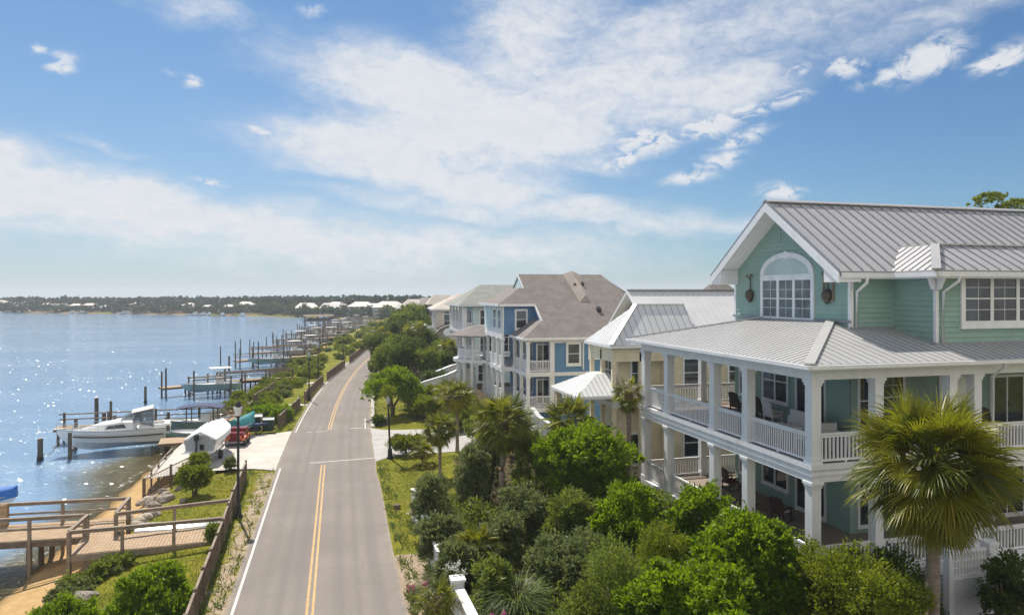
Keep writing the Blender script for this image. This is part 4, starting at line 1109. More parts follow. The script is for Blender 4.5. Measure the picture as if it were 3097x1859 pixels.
mb.build('rake_trim', M['white'], CH)
mb = MB(); mb.box(-0.36, -0.28, -0.36, 4.16, 8.36, 8.5); mb.box(-0.28, 14.5, -0.36, -0.28, 8.36, 8.5); mb.build('gutter', M['white'], CH)
# turret porch: posts, cream spandrels and solid railing
for (x, y) in ((0.0, 0.0), (0.0, 1.75), (0.0, 3.6), (1.7, 0.0), (3.4, 0.0)):
    column(CH, x, y, 5.2, 8.36, 0.24, 'cream'); column(CH, x, y, 0.6, 4.9, 0.24, 'cream')
mb = MB(); mb.box(-0.12, 0.06, 0.12, 3.5, 7.55, 8.36); mb.box(0.12, 3.4, -0.12, 0.06, 7.55, 8.36); mb.build('spandrel', M['cream'], CH)
mb = MB(); mb.box(0.07, 3.2, 0.07, 3.6, 8.2, 8.3); mb.build('porch_ceiling', M['cream'], CH)
mb = MB()
mb.box(-0.14, 0.10, -0.14, 3.74, 4.9, 5.2); mb.box(0.102, 3.4, -0.14, 0.10, 4.9, 5.2); mb.box(0.1, 3.2, 0.1, 3.6, 5.02, 5.18); mb.build('porch_floor', M['offwhite'], CH)
mb = MB(); railing(mb, (0, 0.15, 5.2), (0, 1.6, 5.2), 0.95, 0.14, 0.06); railing(mb, (0, 1.9, 5.2), (0, 3.5, 5.2), 0.95, 0.14, 0.06); mb.build('railing', M['cream'], CH)
mb = MB(); railing(mb, (0.15, 0, 5.2), (1.55, 0, 5.2), 0.95, 0.14, 0.06); railing(mb, (1.85, 0, 5.2), (3.2, 0, 5.2), 0.95, 0.14, 0.06); mb.build('railing', M['cream'], CH)
window(CH, (0.5, 1.9, 6.9), (0, -1, 0), nw, 1.6, 1.5, mull=2); window(CH, (0.5, 1.9, 2.6), (0, -1, 0), nw, 1.2, 1.8)
window(CH, (1.9, 0.5, 6.8), (1, 0, 0), ns, 1.1, 1.5, mull=2); window(CH, (1.6, 0.5, 2.3), (1, 0, 0), ns, 0.85, 1.7); window(CH, (5.0, 0.0, 6.8), (1, 0, 0), ns, 1.0, 1.6)
window(CH, (5.0, 0.0, 2.6), (1, 0, 0), ns, 1.0, 1.6); window(CH, (8.0, 0.0, 6.8), (1, 0, 0), ns, 1.0, 1.6)
# low hipped roof of the entrance porch
slab, ribs = MB(), []
X0, Y0_, Y1_ = -2.5, -0.7, 4.2
roof_plane(slab, ribs, [(X0, Y0_, 5.7), (0.2, Y0_, 5.7), (0.2, 1.2, 6.75), (-0.6, 1.2, 6.75)], (1, 0, 0), 0.3, 0.05, (0.03, 0.014))
roof_plane(slab, ribs, [(X0, Y0_, 5.7), (-0.6, 1.2, 6.75), (-0.6, 2.3, 6.75), (X0, Y1_, 5.7)], (0, 1, 0), 0.28, 0.05, (0.035, 0.014))
roof_plane(slab, None, [(X0, Y1_, 5.7), (-0.6, 2.3, 6.75), (0.2, 2.3, 6.75), (0.2, Y1_, 5.7)], (1, 0, 0))
roof_plane(slab, None, [(-0.6, 1.2, 6.75), (0.2, 1.2, 6.75), (0.2, 2.3, 6.75), (-0.6, 2.3, 6.75)], (1, 0, 0))
er = slab.build('entrance_roof', M['white_roof'], CH); [r_.build('seam', M['metal_rib'], er) for r_ in ribs if r_.v]
mb = MB(); mb.box(X0, 0.2, Y0_ - 0.05, Y0_ + 0.02, 5.52, 5.68); mb.box(X0 - 0.05, X0 + 0.02, Y0_ + 0.03, Y1_, 5.52, 5.68); mb.build('fascia', M['white'], CH)
for (x, y) in ((-2.2, -0.4), (-2.2, 3.8)): column(CH, x, y, 0.6, 5.55, 0.26, 'cream')

# ------------------------------------------------------------------ blue house
BH = thing('blue_house', 'bright blue three-storey house with grey-brown shingle roof and white stacked porches', 'house', (14.97, 55.0, 0), R(0))
B0, B1, BE = 2.2, 5.1, 7.92
sl = 0.61
zs = lambda y: BE + sl * (y + 0.5)
mb = MB()
mb.box(2.1, 13, 0.06, 14, 0.5, 7.85); mb.box(1.9, 13, 0.9, 14, 0.5, 7.85)
mb.box(0.4, 2.1, 4.6, 14, 7.75, 10.5) ; mb.box(-1.05, 2.0, 4.4, 12.5, 7.9, 10.5)
mb.build('wall', M['blue_siding'], BH)
mb = MB(); mb.prism([(1.95, 0.3, 8.2), (1.95, 4.38, 8.2), (1.95, 4.38, zs(4.38) - 0.2)], (0.12, 0, 0)); mb.build('gable_panel', M['blue_siding'], BH)
mb = MB(); mb.box(2.06, 13, -0.02, 0.055, 4.75, 5.05); mb.box(2.06, 13, -0.02, 0.055, 7.45, 7.8); mb.box(2.02, 2.24, -0.03, 0.058, 0.5, 7.45); mb.build('trim_board', M['white'], BH)
slab = MB()
roof_plane(slab, None, [(1.7, -0.5, BE), (13.5, -0.5, BE), (9.5, 8.35, zs(8.35)), (1.3, 8.35, zs(8.35)), (1.3, 6.2, zs(6.2)), (1.7, 5.9, zs(5.9))], (1, 0, 0), thick=0.12)
roof_plane(slab, None, [(-1.55, 3.9, zs(3.9)), (1.72, 3.9, zs(3.9)), (1.72, 6.0, zs(6.0)), (1.3, 6.2, zs(6.2)), (0.8, 6.2, zs(6.2))], (1, 0, 0), thick=0.12)
roof_plane(slab, None, [(-1.55, 3.9, zs(3.9)), (0.8, 6.2, zs(6.2)), (0.8, 10.4, zs(6.2)), (-1.55, 12.8, zs(3.9))], (0, 1, 0), thick=0.12)
roof_plane(slab, None, [(0.8, 6.2, zs(6.2)), (3.5, 6.2, zs(6.2)), (3.5, 10.4, zs(6.2)), (0.8, 10.4, zs(6.2))], (0, 1, 0), thick=0.1)
roof_plane(slab, None, [(1.3, 8.35, zs(8.35)), (9.5, 8.35, zs(8.35)), (13.5, 17.2, BE), (1.3, 17.2, BE)], (1, 0, 0), thick=0.12)
roof_plane(slab, None, [(13.5, -0.5, BE), (13.5, 17.2, BE), (9.5, 8.35, zs(8.35))], (0, 1, 0), thick=0.12)
# lower corner of the roof over the south-west porch
roof_plane(slab, None, [(-0.5, -0.5, BE), (1.7, -0.5, BE), (1.7, 1.7, zs(1.7))], (1, 0, 0), thick=0.12)
roof_plane(slab, None, [(-0.5, -0.5, BE), (1.7, 1.7, zs(1.7)), (1.7, 4.39, zs(1.7)), (-0.5, 4.39, BE)], (0, 1, 0), thick=0.12)
br = slab.build('roof', M['shingle'], BH)
mb = MB(); mb._add([(5.6, 8.3, 13.34), (7.3, 8.3, 13.34), (6.45, 8.3, 13.50), (5.9, 4.1, zs(4.1) + 0.03), (6.9, 4.1, zs(4.1) + 0.03), (6.65, 4.6, zs(4.6) + 0.38), (6.55, 8.3, 13.65)], [(0, 3, 5, 6), (6, 5, 4, 1), (3, 4, 5)])
mb.build('roof_saddle', M['shingle_light'], br)
mb = MB(); mb._add([(9.5, 8.6, 13.3), (11.9, 11.0, 11.9), (13.9, 9.0, 10.7), (13.9, 13.5, 10.7)], [(0, 2, 1), (1, 2, 3)]); mb.build('roof_wing', M['shingle'], br)
for (x, y, s) in ((7.2, 3.0, 0.35), (9.6, 3.2, 0.3), (8.6, 1.2, 0.2), (7.0, 6.6, 0.22), (6.2, 6.4, 0.2)):
    mb = MB(); mb.prism([(x - s / 2, y - s, zs(y - s) + 0.02), (x + s / 2, y - s, zs(y - s) + 0.02), (x + s / 2, y - s, zs(y) + 0.15), (x - s / 2, y - s, zs(y) + 0.15)], (0, s, 0.2)); mb.build('roof_vent', M['rubber'], br)
mb = MB()
mb.prism([(1.62, -0.55, BE - 0.05), (1.62, 4.35, zs(4.35) - 0.02), (1.62, 4.35, zs(4.35) - 0.34), (1.62, -0.1, BE - 0.05)], (0.08, 0, 0))
mb.box(-0.56, 13.5, -0.58, -0.5, BE - 0.18, BE + 0.0); mb.box(-0.58, -0.5, -0.5, 4.3, BE - 0.18, BE); mb.box(-1.6, 1.7, 3.80, 3.88, zs(3.9) - 0.2, zs(3.9)); mb.box(-1.63, -1.55, 3.8, 12.8, zs(3.9) - 0.2, zs(3.9))
mb.prism([(1.22, 8.35, zs(8.35) - 0.03), (1.22, 6.1, zs(6.1) - 0.03), (1.22, 6.1, zs(6.1) - 0.3), (1.22, 8.35, zs(8.35) - 0.3)], (0.07, 0, 0))
mb.build('fascia', M['white'], BH)
mb = MB(); mb.prism([(1.35, 6.2, zs(6.2) - 0.2), (1.35, 10.5, zs(6.2) - 0.2), (1.35, 8.35, zs(8.35) - 0.2)], (0.1, 0, 0)); mb.build('gable_end', M['paleblue'], BH)
mb = MB(); mb.box(-1.12, -1.0, 4.34, 4.5, 7.9, 10.4); mb.box(0.0, 2.1, 4.33, 4.39, 7.8, 8.02); mb.build('corner_board', M['white'], BH)
window(BH, (0.55, 4.4, 9.25), (1, 0, 0), ns, 0.85, 1.45, trim=0.16)
for y in (5.6, 7.6): window(BH, (-1.05, y, 9.25), (0, -1, 0), nw, 1.1, 1.6, trim=0.2)
mb = MB(); mb.box(-1.09, -1.052, 4.5, 12.4, 7.9, 8.1); mb.build('band_board', M['white'], BH)
mb = MB(); mb.box(-1.075, -1.052, 4.5, 12.4, 8.1, 10.45); mb.build('bay_panel', M['paleblue'], BH)
window(BH, (3.9, 0.06, 6.55), (1, 0, 0), ns, 0.95, 1.55, trim=0.18); window(BH, (5.7, 0.06, 6.75), (1, 0, 0), ns, 0.8, 1.1, trim=0.12); window(BH, (3.6, 0.06, 3.6), (1, 0, 0), ns, 1.2, 1.0, trim=0.12)
mb = MB(); mb.box(4.68, 4.80, -0.02, 0.055, 5.2, 7.4); mb.box(6.34, 6.46, -0.02, 0.055, 5.5, 7.4); mb.box(2.9, 5.2, -0.02, 0.055, 7.42, 7.5); mb.build('shutter_strip', M['white'], BH)
# porches: west side and south-west corner
for (z0, z1) in ((B0, B1 - 0.35), (B1, 7.6)):
    for y in (0.0, 2.1, 4.4): column(BH, -0.02, y, z0, z1, 0.26)
    column(BH, 1.95, 0.0, z0, z1, 0.24)
    for y in (4.45, 6.3, 8.4, 10.6, 12.5): column(BH, -1.1, y, z0, z1, 0.24)
    mb = MB(); railing(mb, (0.1, 0, z0), (1.85, 0, z0), 0.95, 0.13, 0.045); mb.build('railing', M['white'], BH)
    for a, b_ in ((0.15, 1.95), (2.25, 4.25)):
        mb = MB(); railing(mb, (0, a, z0), (0, b_, z0), 0.95, 0.13, 0.05); mb.build('railing', M['white'], BH)
    for a, b_ in ((4.6, 6.2), (6.4, 8.3), (8.5, 10.5), (10.7, 12.4)):
        mb = MB(); railing(mb, (-1.1, a, z0), (-1.1, b_, z0), 0.95, 0.10, 0.055); mb.build('railing', M['white'], BH)
    mb = MB(); mb.box(-0.2, 2.1, -0.2, 4.4, z0 - 0.35, z0); mb.box(-1.25, 1.9, 4.402, 13, z0 - 0.35, z0); mb.build('porch_floor', M['white'], BH)
mb = MB(); mb.box(-0.15, 2.1, -0.15, 0.12, 7.58, 7.8); mb.box(-0.15, 0.12, 0.122, 4.4, 7.58, 7.8); mb.box(-1.22, -0.98, 4.3, 13, 7.58, 7.88); mb.build('eave_beam', M['white'], BH)
for z in (B0, B1):
    window(BH, (1.9, 2.6, z + 1.4), (0, -1, 0), nw, 1.5, 1.9, trim=0.14, mull=2); door(BH, (1.5, 0.9, z + 1.1), (1, 0, 0), ns, 0.95, 2.1)
    for y in (6.0, 8.6, 11.2): window(BH, (1.9, y, z + 1.4), (0, -1, 0), nw, 1.3, 1.8, trim=0.14, mull=2)
# round white balcony bay at the far end
for k in range(7):
    a0, a1 = R(100 + k * 22), R(100 + (k + 1) * 22)
    p0 = (-1.0 + 2.4 * math.cos(a0), 14.0 + 2.4 * math.sin(a0) * 1.2, B1); p1 = (-1.0 + 2.4 * math.cos(a1), 14.0 + 2.4 * math.sin(a1) * 1.2, B1)
    mb = MB(); railing(mb, p0, p1, 1.0, 0.10, 0.06); mb.build('balcony_railing', M['white'], BH)
    column(BH, p0[0], p0[1], 0.8, B1 - 0.3, 0.26); column(BH, p0[0] + 0.1, p0[1], B1, 7.3, 0.2)
mb = MB(); mb.lathe((-1.0, 14.0, B1 - 0.3), [(2.9, 0), (2.9, 0.3)], 24); mb.build('balcony_floor', M['white'], BH)
mb = MB(); mb.lathe((-1.0, 14.0, 7.3), [(3.3, 0), (3.25, 0.12), (1.2, 0.95), (0.2, 1.05)], 24); mb.build('balcony_roof', M['shingle'], BH)

# ------------------------------------------------------------------ pale aqua house, beige house
def hip(slab, x0, x1, y0, y1, ze, zr, inset_x0, inset_x1, thick=0.12):
    ym = (y0 + y1) / 2
    roof_plane(slab, None, [(x0, y0, ze), (x1, y0, ze), (x1 - inset_x1, ym, zr), (x0 + inset_x0, ym, zr)], (1, 0, 0), thick=thick)
    roof_plane(slab, None, [(x0, y1, ze), (x0 + inset_x0, ym, zr), (x1 - inset_x1, ym, zr), (x1, y1, ze)], (1, 0, 0), thick=thick)
    roof_plane(slab, None, [(x0, y0, ze), (x0 + inset_x0, ym, zr), (x0, y1, ze)], (0, 1, 0), thick=thick)
    roof_plane(slab, None, [(x1, y0, ze), (x1, y1, ze), (x1 - inset_x1, ym, zr)], (0, 1, 0), thick=thick)
AH = thing('aqua_house', 'pale aqua three-storey house with grey-green shingle roof and white porches on its road side', 'house', (14.5, 82.9, 0), R(0))
mb = MB(); mb.box(1.2, 13, 0.1, 9.5, 0.5, 10.1); mb.build('wall', M['paleblue'], AH)
slab = MB(); hip(slab, -0.6, 13.5, -0.6, 10.4, 10.15, 12.6, 3.6, 4.5); roof = slab.build('roof', M['shingle_green'], AH)
mb = MB(); mb.box(-0.65, 13.5, -0.68, -0.6, 9.95, 10.13); mb.box(-0.68, -0.6, -0.6, 10.4, 9.95, 10.13); mb.build('fascia', M['white'], AH)
for (z0, z1) in ((0.8, 3.3), (3.6, 6.65), (7.0, 9.95)):
    for y in (0.0, 2.4, 4.8, 7.2, 9.6): column(AH, 0.0, y, z0, z1, 0.28)
    if z0 > 1:
        mb = MB(); mb.box(-0.2, 1.2, -0.15, 9.8, z0 - 0.33, z0); mb.build('porch_floor', M['white'], AH)
        for a, b_ in ((0.2, 2.2), (2.6, 4.6), (5.0, 7.0), (7.4, 9.4)):
            mb = MB(); railing(mb, (0, a, z0), (0, b_, z0), 1.0, 0.12, 0.06); mb.build('railing', M['white'], AH)
        mb = MB(); railing(mb, (0.15, 0.0, z0), (1.15, 0.0, z0), 1.0, 0.12, 0.06); mb.build('railing', M['white'], AH)
mb = MB(); mb.box(0.15, 0.4, -0.12, 0.08, 0.8, 9.9); mb.build('corner_board', M['white'], AH)
mb = MB(); mb.box(0.42, 13, -0.03, 0.095, 3.3, 3.7); mb.box(0.42, 13, -0.03, 0.095, 6.55, 6.75); mb.build('band_board', M['white'], AH)
for z in (8.6, 5.3): window(AH, (2.9, 0.1, z), (1, 0, 0), ns, 1.6, 1.7, mull=2, trim=0.14)
window(AH, (2.2, 0.1, 1.9), (1, 0, 0), ns, 0.7, 1.9, trim=0.1); window(AH, (5.6, 0.1, 5.3), (1, 0, 0), ns, 1.6, 1.7, mull=2, trim=0.14)
for y in (1.4, 3.7, 6.2): window(AH, (1.2, y, 8.5), (0, -1, 0), nw, 1.2, 1.8, trim=0.12); window(AH, (1.2, y, 5.2), (0, -1, 0), nw, 1.2, 1.8, trim=0.12)
EH = thing('beige_house', 'beige stucco house with pale tiled roof, arched window and barrel roofed entry', 'house', (14.2, 104.5, 0), R(-3))
mb = MB(); mb.box(0, 12, 0, 9, 0.5, 9.1); mb.box(-1.2, 0.0, 1.0, 8.0, 0.5, 3.6); mb.build('wall', M['beige'], EH)
slab = MB(); hip(slab, -0.6, 12.6, -0.6, 9.6, 9.15, 11.4, 4.2, 3.0); slab.build('roof', M['shingle_tan'], EH)
mb = MB(); mb.box(-0.66, 12.6, -0.68, -0.6, 8.95, 9.12); mb.box(-0.68, -0.6, -0.6, 9.6, 8.95, 9.12); mb.build('fascia', M['white'], EH)
rows = []
for y in (-4.2, -0.02): rows.append([(2.2 + 2.6 * math.cos(a), y, 5.4 + 1.5 * math.sin(a)) for a in np.linspace(0, math.pi, 15)])
mb = MB(); mb.grid(rows); mb.grid([[(p[0], p[1], p[2] - 0.15) for p in r][::-1] for r in rows]); mb.build('barrel_roof', M['shingle'], EH)
for x in (-0.3, 4.7):
    for y in (-4.1,): column(EH, x, y, 0.6, 5.4, 0.35, 'offwhite')
mb = MB(); mb.box(-0.5, 4.9, -4.3, -0.01, 2.9, 3.25); mb.build('balcony_floor', M['offwhite'], EH)
mb = MB(); railing(mb, (-0.4, -4.2, 3.25), (4.8, -4.2, 3.25), 1.0, 0.15, 0.05); mb.build('railing', M['white'], EH)
window(EH, (1.6, 0, 7.4), (1, 0, 0), ns, 0.9, 1.8, trim=0.14); window(EH, (4.0, 0, 7.4), (1, 0, 0), ns, 1.0, 1.6, trim=0.14)
mb = MB(); mb.lathe((0, 0, 0), [(0.45, 0), (0.45, 0.06)], 20); o = mb.build('window_arch', M['glass'], EH); o.location = (1.6, 0, 8.3); o.rotation_euler = (R(90), 0, 0)
for y in (1.2, 3.4, 5.8): window(EH, (0, y, 7.4), (0, -1, 0), nw, 1.1, 1.7, trim=0.12); window(EH, (0, y, 4.6), (0, -1, 0), nw, 1.2, 1.8, trim=0.12)
mb = MB(); mb.box(-1.3, 0.0, 0.8, 8.2, 5.6, 5.75); mb.box(-1.3, -1.2, 0.8, 8.2, 5.75, 6.6); mb.box(-1.2, 0, 0.8, 0.9, 5.75, 6.6); mb.build('balcony', M['white'], EH)
o = thing('satellite_dish', 'white round satellite dish on a pole in front of the beige house', 'dish', (15.0, 98.6, 0.4))
mb = MB(); mb.tube((0, 0, 0), (0, 0, 5.3), 0.05); mb.build('pole', M['grey_metal'], o)
mb = MB(); mb.lathe((0, 0, 0), [(0.05, 0.0), (0.35, 0.05), (0.6, 0.18), (0.62, 0.20)], 20); d_ = mb.build('dish', M['white'], o); d_.location = (0, -0.15, 5.5); d_.rotation_euler = (R(60), 0, R(-20))

# ------------------------------------------------------------------ garden walls
GW = thing('garden_wall', 'white garden wall with square posts along the right verge of the road', 'wall')
pts = [(3.72, 35.8), (3.78, 30.0), (3.95, 24.4), (4.2, 18.0), (4.5, 10.0)]
mb = MB()
for (xa, ya), (xb, yb) in zip(pts[:-1], pts[1:]):
    mb.beam((xa + 0.1, ya, 0.62), (xb + 0.1, yb, 0.62), 0.20, 1.28)
mb.build('wall_panel', M['white'], GW)
mb = MB()
for (xa, ya), (xb, yb) in zip(pts[:-1], pts[1:]):
    mb.beam((xa + 0.1, ya, 1.30), (xb + 0.1, yb, 1.30), 0.34, 0.08)
mb.build('coping', M['white'], GW)
for (x, y) in pts:
    mb = MB(); mb.box(x - 0.10, x + 0.32, y - 0.21, y + 0.21, -0.05, 1.50); mb.box(x - 0.15, x + 0.37, y - 0.26, y + 0.26, 1.50, 1.58); mb.build('post', M['white'], GW)
def stepped_wall(label, pts, h):
    o = thing('retaining_wall', label, 'wall')
    mb = MB()
    for (a, b_) in zip(pts[:-1], pts[1:]):
        mb.beam((a[0], a[1], a[2] - h / 2), (b_[0], b_[1], b_[2] - h / 2), 0.22, h)
    mb.build('wall_panel', M['white'], o)
    mb = MB()
    for (a, b_) in zip(pts[:-1], pts[1:]): mb.beam((a[0], a[1], a[2] + 0.03), (b_[0], b_[1], b_[2] + 0.03), 0.34, 0.07)
    mb.build('coping', M['white'], o)
def w3(px, py, d): x, y = at(px, d); return (x, y, zat(py, d))
stepped_wall('white sloping retaining wall rising towards the aqua house, the farther one', [w3(1018, 908, 74), w3(1050, 898, 76), w3(1090, 882, 78), w3(1118, 876, 79)], 2.4)
stepped_wall('white sloping retaining wall in front of the aqua house, the nearer one', [w3(1022, 922, 68), w3(1075, 906, 69), w3(1105, 893, 70), w3(1150, 888, 70)], 2.6)
stepped_wall('curved white garden wall below the blue house porch', [w3(1285, 985, 50), w3(1300, 1005, 49), w3(1325, 1022, 48), w3(1350, 1030, 47.5)], 1.6)
# ------------------------------------------------------------------ vegetation
def unit(v): return v / np.maximum(np.linalg.norm(v, axis=1, keepdims=True), 1e-9)
def leaf_arrays(rng, P, N, size, aspect=0.5, fold=0.25):
    """one folded rhombic leaf per point, N is the way the leaf points"""
    n = len(P)
    t = unit(rng.normal(size=(n, 3))); t = unit(np.cross(N, t)); u = np.cross(N, t)
    s = size * (0.45 + 1.15 * rng.uniform(0, 1, (n, 1)) ** 1.4)
    tip = P + N * s; mid = P + N * s * 0.45 + u * s * fold
    a = mid + t * s * aspect * 0.5; b_ = mid - t * s * aspect * 0.5
    V = np.stack([P, a, tip, b_], 1).reshape(-1, 3)
    L = np.arange(4 * n)
    return V, np.full(n, 4), L
def crown_points(rng, lumps, n, sub=0.30, per=26, core=0.10, up=0.35, size_hint=1.0):
    """leaf points in clumps that sit on the outside of overlapping lumps (x, y, z, rx, ry, rz)"""
    L = np.array(lumps, float)
    w = (L[:, 3] * L[:, 4] + L[:, 4] * L[:, 5] + L[:, 3] * L[:, 5]); w = w / w.sum()
    nc = max(4, int(n / per))
    k = rng.choice(len(L), nc, p=w)
    d = unit(rng.normal(size=(nc, 3))); d[:, 2] = np.where(d[:, 2] < -0.55, -d[:, 2], d[:, 2])
    rad = rng.uniform(0.66, 1.10, (nc, 1))
    C = L[k, :3] + d * L[k, 3:6] * rad
    cs = sub * L[k, 3:6].min(1) * rng.uniform(0.6, 1.3, nc)
    m = rng.integers(0, nc, n)
    off = unit(rng.normal(size=(n, 3))) * (rng.uniform(0.1, 1.0, (n, 1)) ** 0.6)
    P = C[m] + off * cs[m][:, None]
    N = unit(d[m] * 0.7 + off * 0.8 + np.array([0, 0, up]) + rng.normal(size=(n, 3)) * 0.45)
    # sprigs that stick out of the outline
    ns = max(1, int(n * 0.07 / 14)); q0 = n - ns * 14
    if size_hint > 0:
        ks = rng.choice(len(L), ns, p=w); ds = unit(rng.normal(size=(ns, 3)) + np.array([0, 0, 0.45]))
        st = L[ks, :3] + ds * L[ks, 3:6] * 0.95; ln = rng.uniform(0.12, 0.42, ns) * size_hint
        bend = unit(ds + rng.normal(size=(ns, 3)) * 0.3 + np.array([0, 0, 0.3]))
        f = np.tile((np.arange(14) + 0.5) / 14, ns)[:, None]
        P[q0:] = np.repeat(st, 14, 0) + np.repeat(bend * ln[:, None], 14, 0) * f + rng.normal(size=(ns * 14, 3)) * 0.02 * size_hint
        N[q0:] = unit(np.repeat(bend, 14, 0) * 0.6 + rng.normal(size=(ns * 14, 3)) * 0.7)
    nin = int(n * core)
    ki = rng.choice(len(L), nin, p=w)
    P[:nin] = L[ki, :3] + unit(rng.normal(size=(nin, 3))) * L[ki, 3:6] * (rng.uniform(0.2, 0.75, (nin, 1)))
    return P, N
def crown_mesh(name, seed, lumps, n, size, aspect=0.5, **kw):
    rng = np.random.default_rng(seed)
    P, N = crown_points(rng, lumps, n, **kw)
    V, c, L = leaf_arrays(rng, P, N, size, aspect)
    return mesh_np(name, V, c, L)
def rand_lumps(rng, w, h, z0, k=9):
    """lumps for a bush of half width w, height h, foliage from z0"""
    out = [(0, 0, z0 + (h - z0) * 0.5, w * 0.62, w * 0.62, (h - z0) * 0.46)]
    for i in range(k):
        a = rng.uniform(0, 2 * math.pi); r = w * rng.uniform(0.35, 0.68)
        s = w * rng.uniform(0.28, 0.46); zz = z0 + (h - z0) * rng.uniform(0.25, 0.82)
        zz = min(zz, h - s * 0.7)
        out.append((r * math.cos(a), r * math.sin(a), zz, s, s, s * rng.uniform(0.7, 1.0)))
    return out
def stems(mb, rng, w, z0, h, k=5, r=0.06):
    for i in range(k):
        a = rng.uniform(0, 2 * math.pi); q = w * rng.uniform(0.25, 0.6)
        mb.path([(0.12 * math.cos(a), 0.12 * math.sin(a), -0.1), (0.35 * q * math.cos(a), 0.35 * q * math.sin(a), z0 * 0.6 + 0.2), (q * math.cos(a + .3), q * math.sin(a + .3), h * 0.62)], [r, r * 0.75, r * 0.3], 6)
def bush(name, label, x, y, w, h, mat, n, size, seed, z0=0.3, cat='shrub', group=None, aspect=0.5, zb=None, k=9, stemk=5, lumps=None, **kw):
    rng = random.Random(seed)
    z = gz(x, y) if zb is None else zb
    o = thing(name, label, cat, (x, y, z), rng.uniform(0, 6.28), group)
    lp = lumps or rand_lumps(rng, w, h, z0, k)
    link('crown' if cat == 'tree' else 'foliage', crown_mesh('foliage', seed, lp, n, size, aspect, **kw), M[mat], o)
    mb = MB(); stems(mb, rng, w, z0, h, stemk, 0.035 + 0.012 * h)
    mb.build('trunk' if cat == 'tree' else 'stems', M['bark'], o, True)
    return o

def blade_arrays(rng, n, base_r, length, width, arch, lean=(0.15, 0.9), nseg=5):
    """long arching blades that leave the ground together"""
    a = rng.uniform(0, 2 * np.pi, n); r = base_r * np.sqrt(rng.uniform(0, 1, n))
    el = rng.uniform(lean[0], lean[1], n)            # lean from vertical
    ln = length * rng.uniform(0.6, 1.15, n)
    d = np.stack([np.cos(a), np.sin(a)], 1)
    b0 = np.stack([r * np.cos(a), r * np.sin(a), np.zeros(n)], 1)
    side = np.stack([-np.sin(a), np.cos(a), np.zeros(n)], 1)
    rows = []
    p = b0.copy(); ang = el.copy()
    for i in range(nseg + 1):
        wd = width * (1 - (i / nseg) ** 2) * (0.6 + 0.4 * min(1, i)) + 0.002
        rows.append((p - side * wd / 2, p + side * wd / 2))
        p = p + np.stack([d[:, 0] * np.sin(ang), d[:, 1] * np.sin(ang), np.cos(ang)], 1) * (ln / nseg)[:, None]
        ang = ang + arch * rng.uniform(0.6, 1.4, n) / nseg
    V = np.stack([q for r_ in rows for q in r_], 1).reshape(-1, 3)
    m = 2 * (nseg + 1)
    base = np.arange(n)[:, None] * m
    F = []
    for i in range(nseg): F.append(np.concatenate([base + 2*i, base + 2*i+1, base + 2*i+3, base + 2*i+2], 1))
    F = np.stack(F, 1).reshape(-1)
    return V, np.full(n * nseg, 4), F
def tussock(name, label, x, y, n, base_r, length, width, arch, mat, seed, cat='grass clump', group=None, lean=(0.1, 0.9), tiers=1, zb=None):
    rng = np.random.default_rng(seed)
    z = gz(x, y) if zb is None else zb
    o = thing(name, label, cat, (x, y, z), 0.0, group)
    Vs, Cs, Ls, off = [], [], [], 0
    for k in range(tiers):
        V, c, L = blade_arrays(rng, n // tiers, base_r, length * (1 - 0.15 * k), width, arch, lean)
        V[:, 2] += k * length * 0.28
        Vs.append(V); Cs.append(c); Ls.append(L + off); off += len(V)
    link('foliage', mesh_np('foliage', np.concatenate(Vs), np.concatenate(Cs), np.concatenate(Ls)), M[mat], o)
    if tiers > 1:
        mb = MB()
        for a in range(4): mb.tube((0.1 * math.cos(a * 1.6), 0.1 * math.sin(a * 1.6), -0.1), (0.2 * math.cos(a * 1.6), 0.2 * math.sin(a * 1.6), tiers * length * 0.28), 0.05, 0.03, 6)
        mb.build('stems', M['bark'], o)
    return o

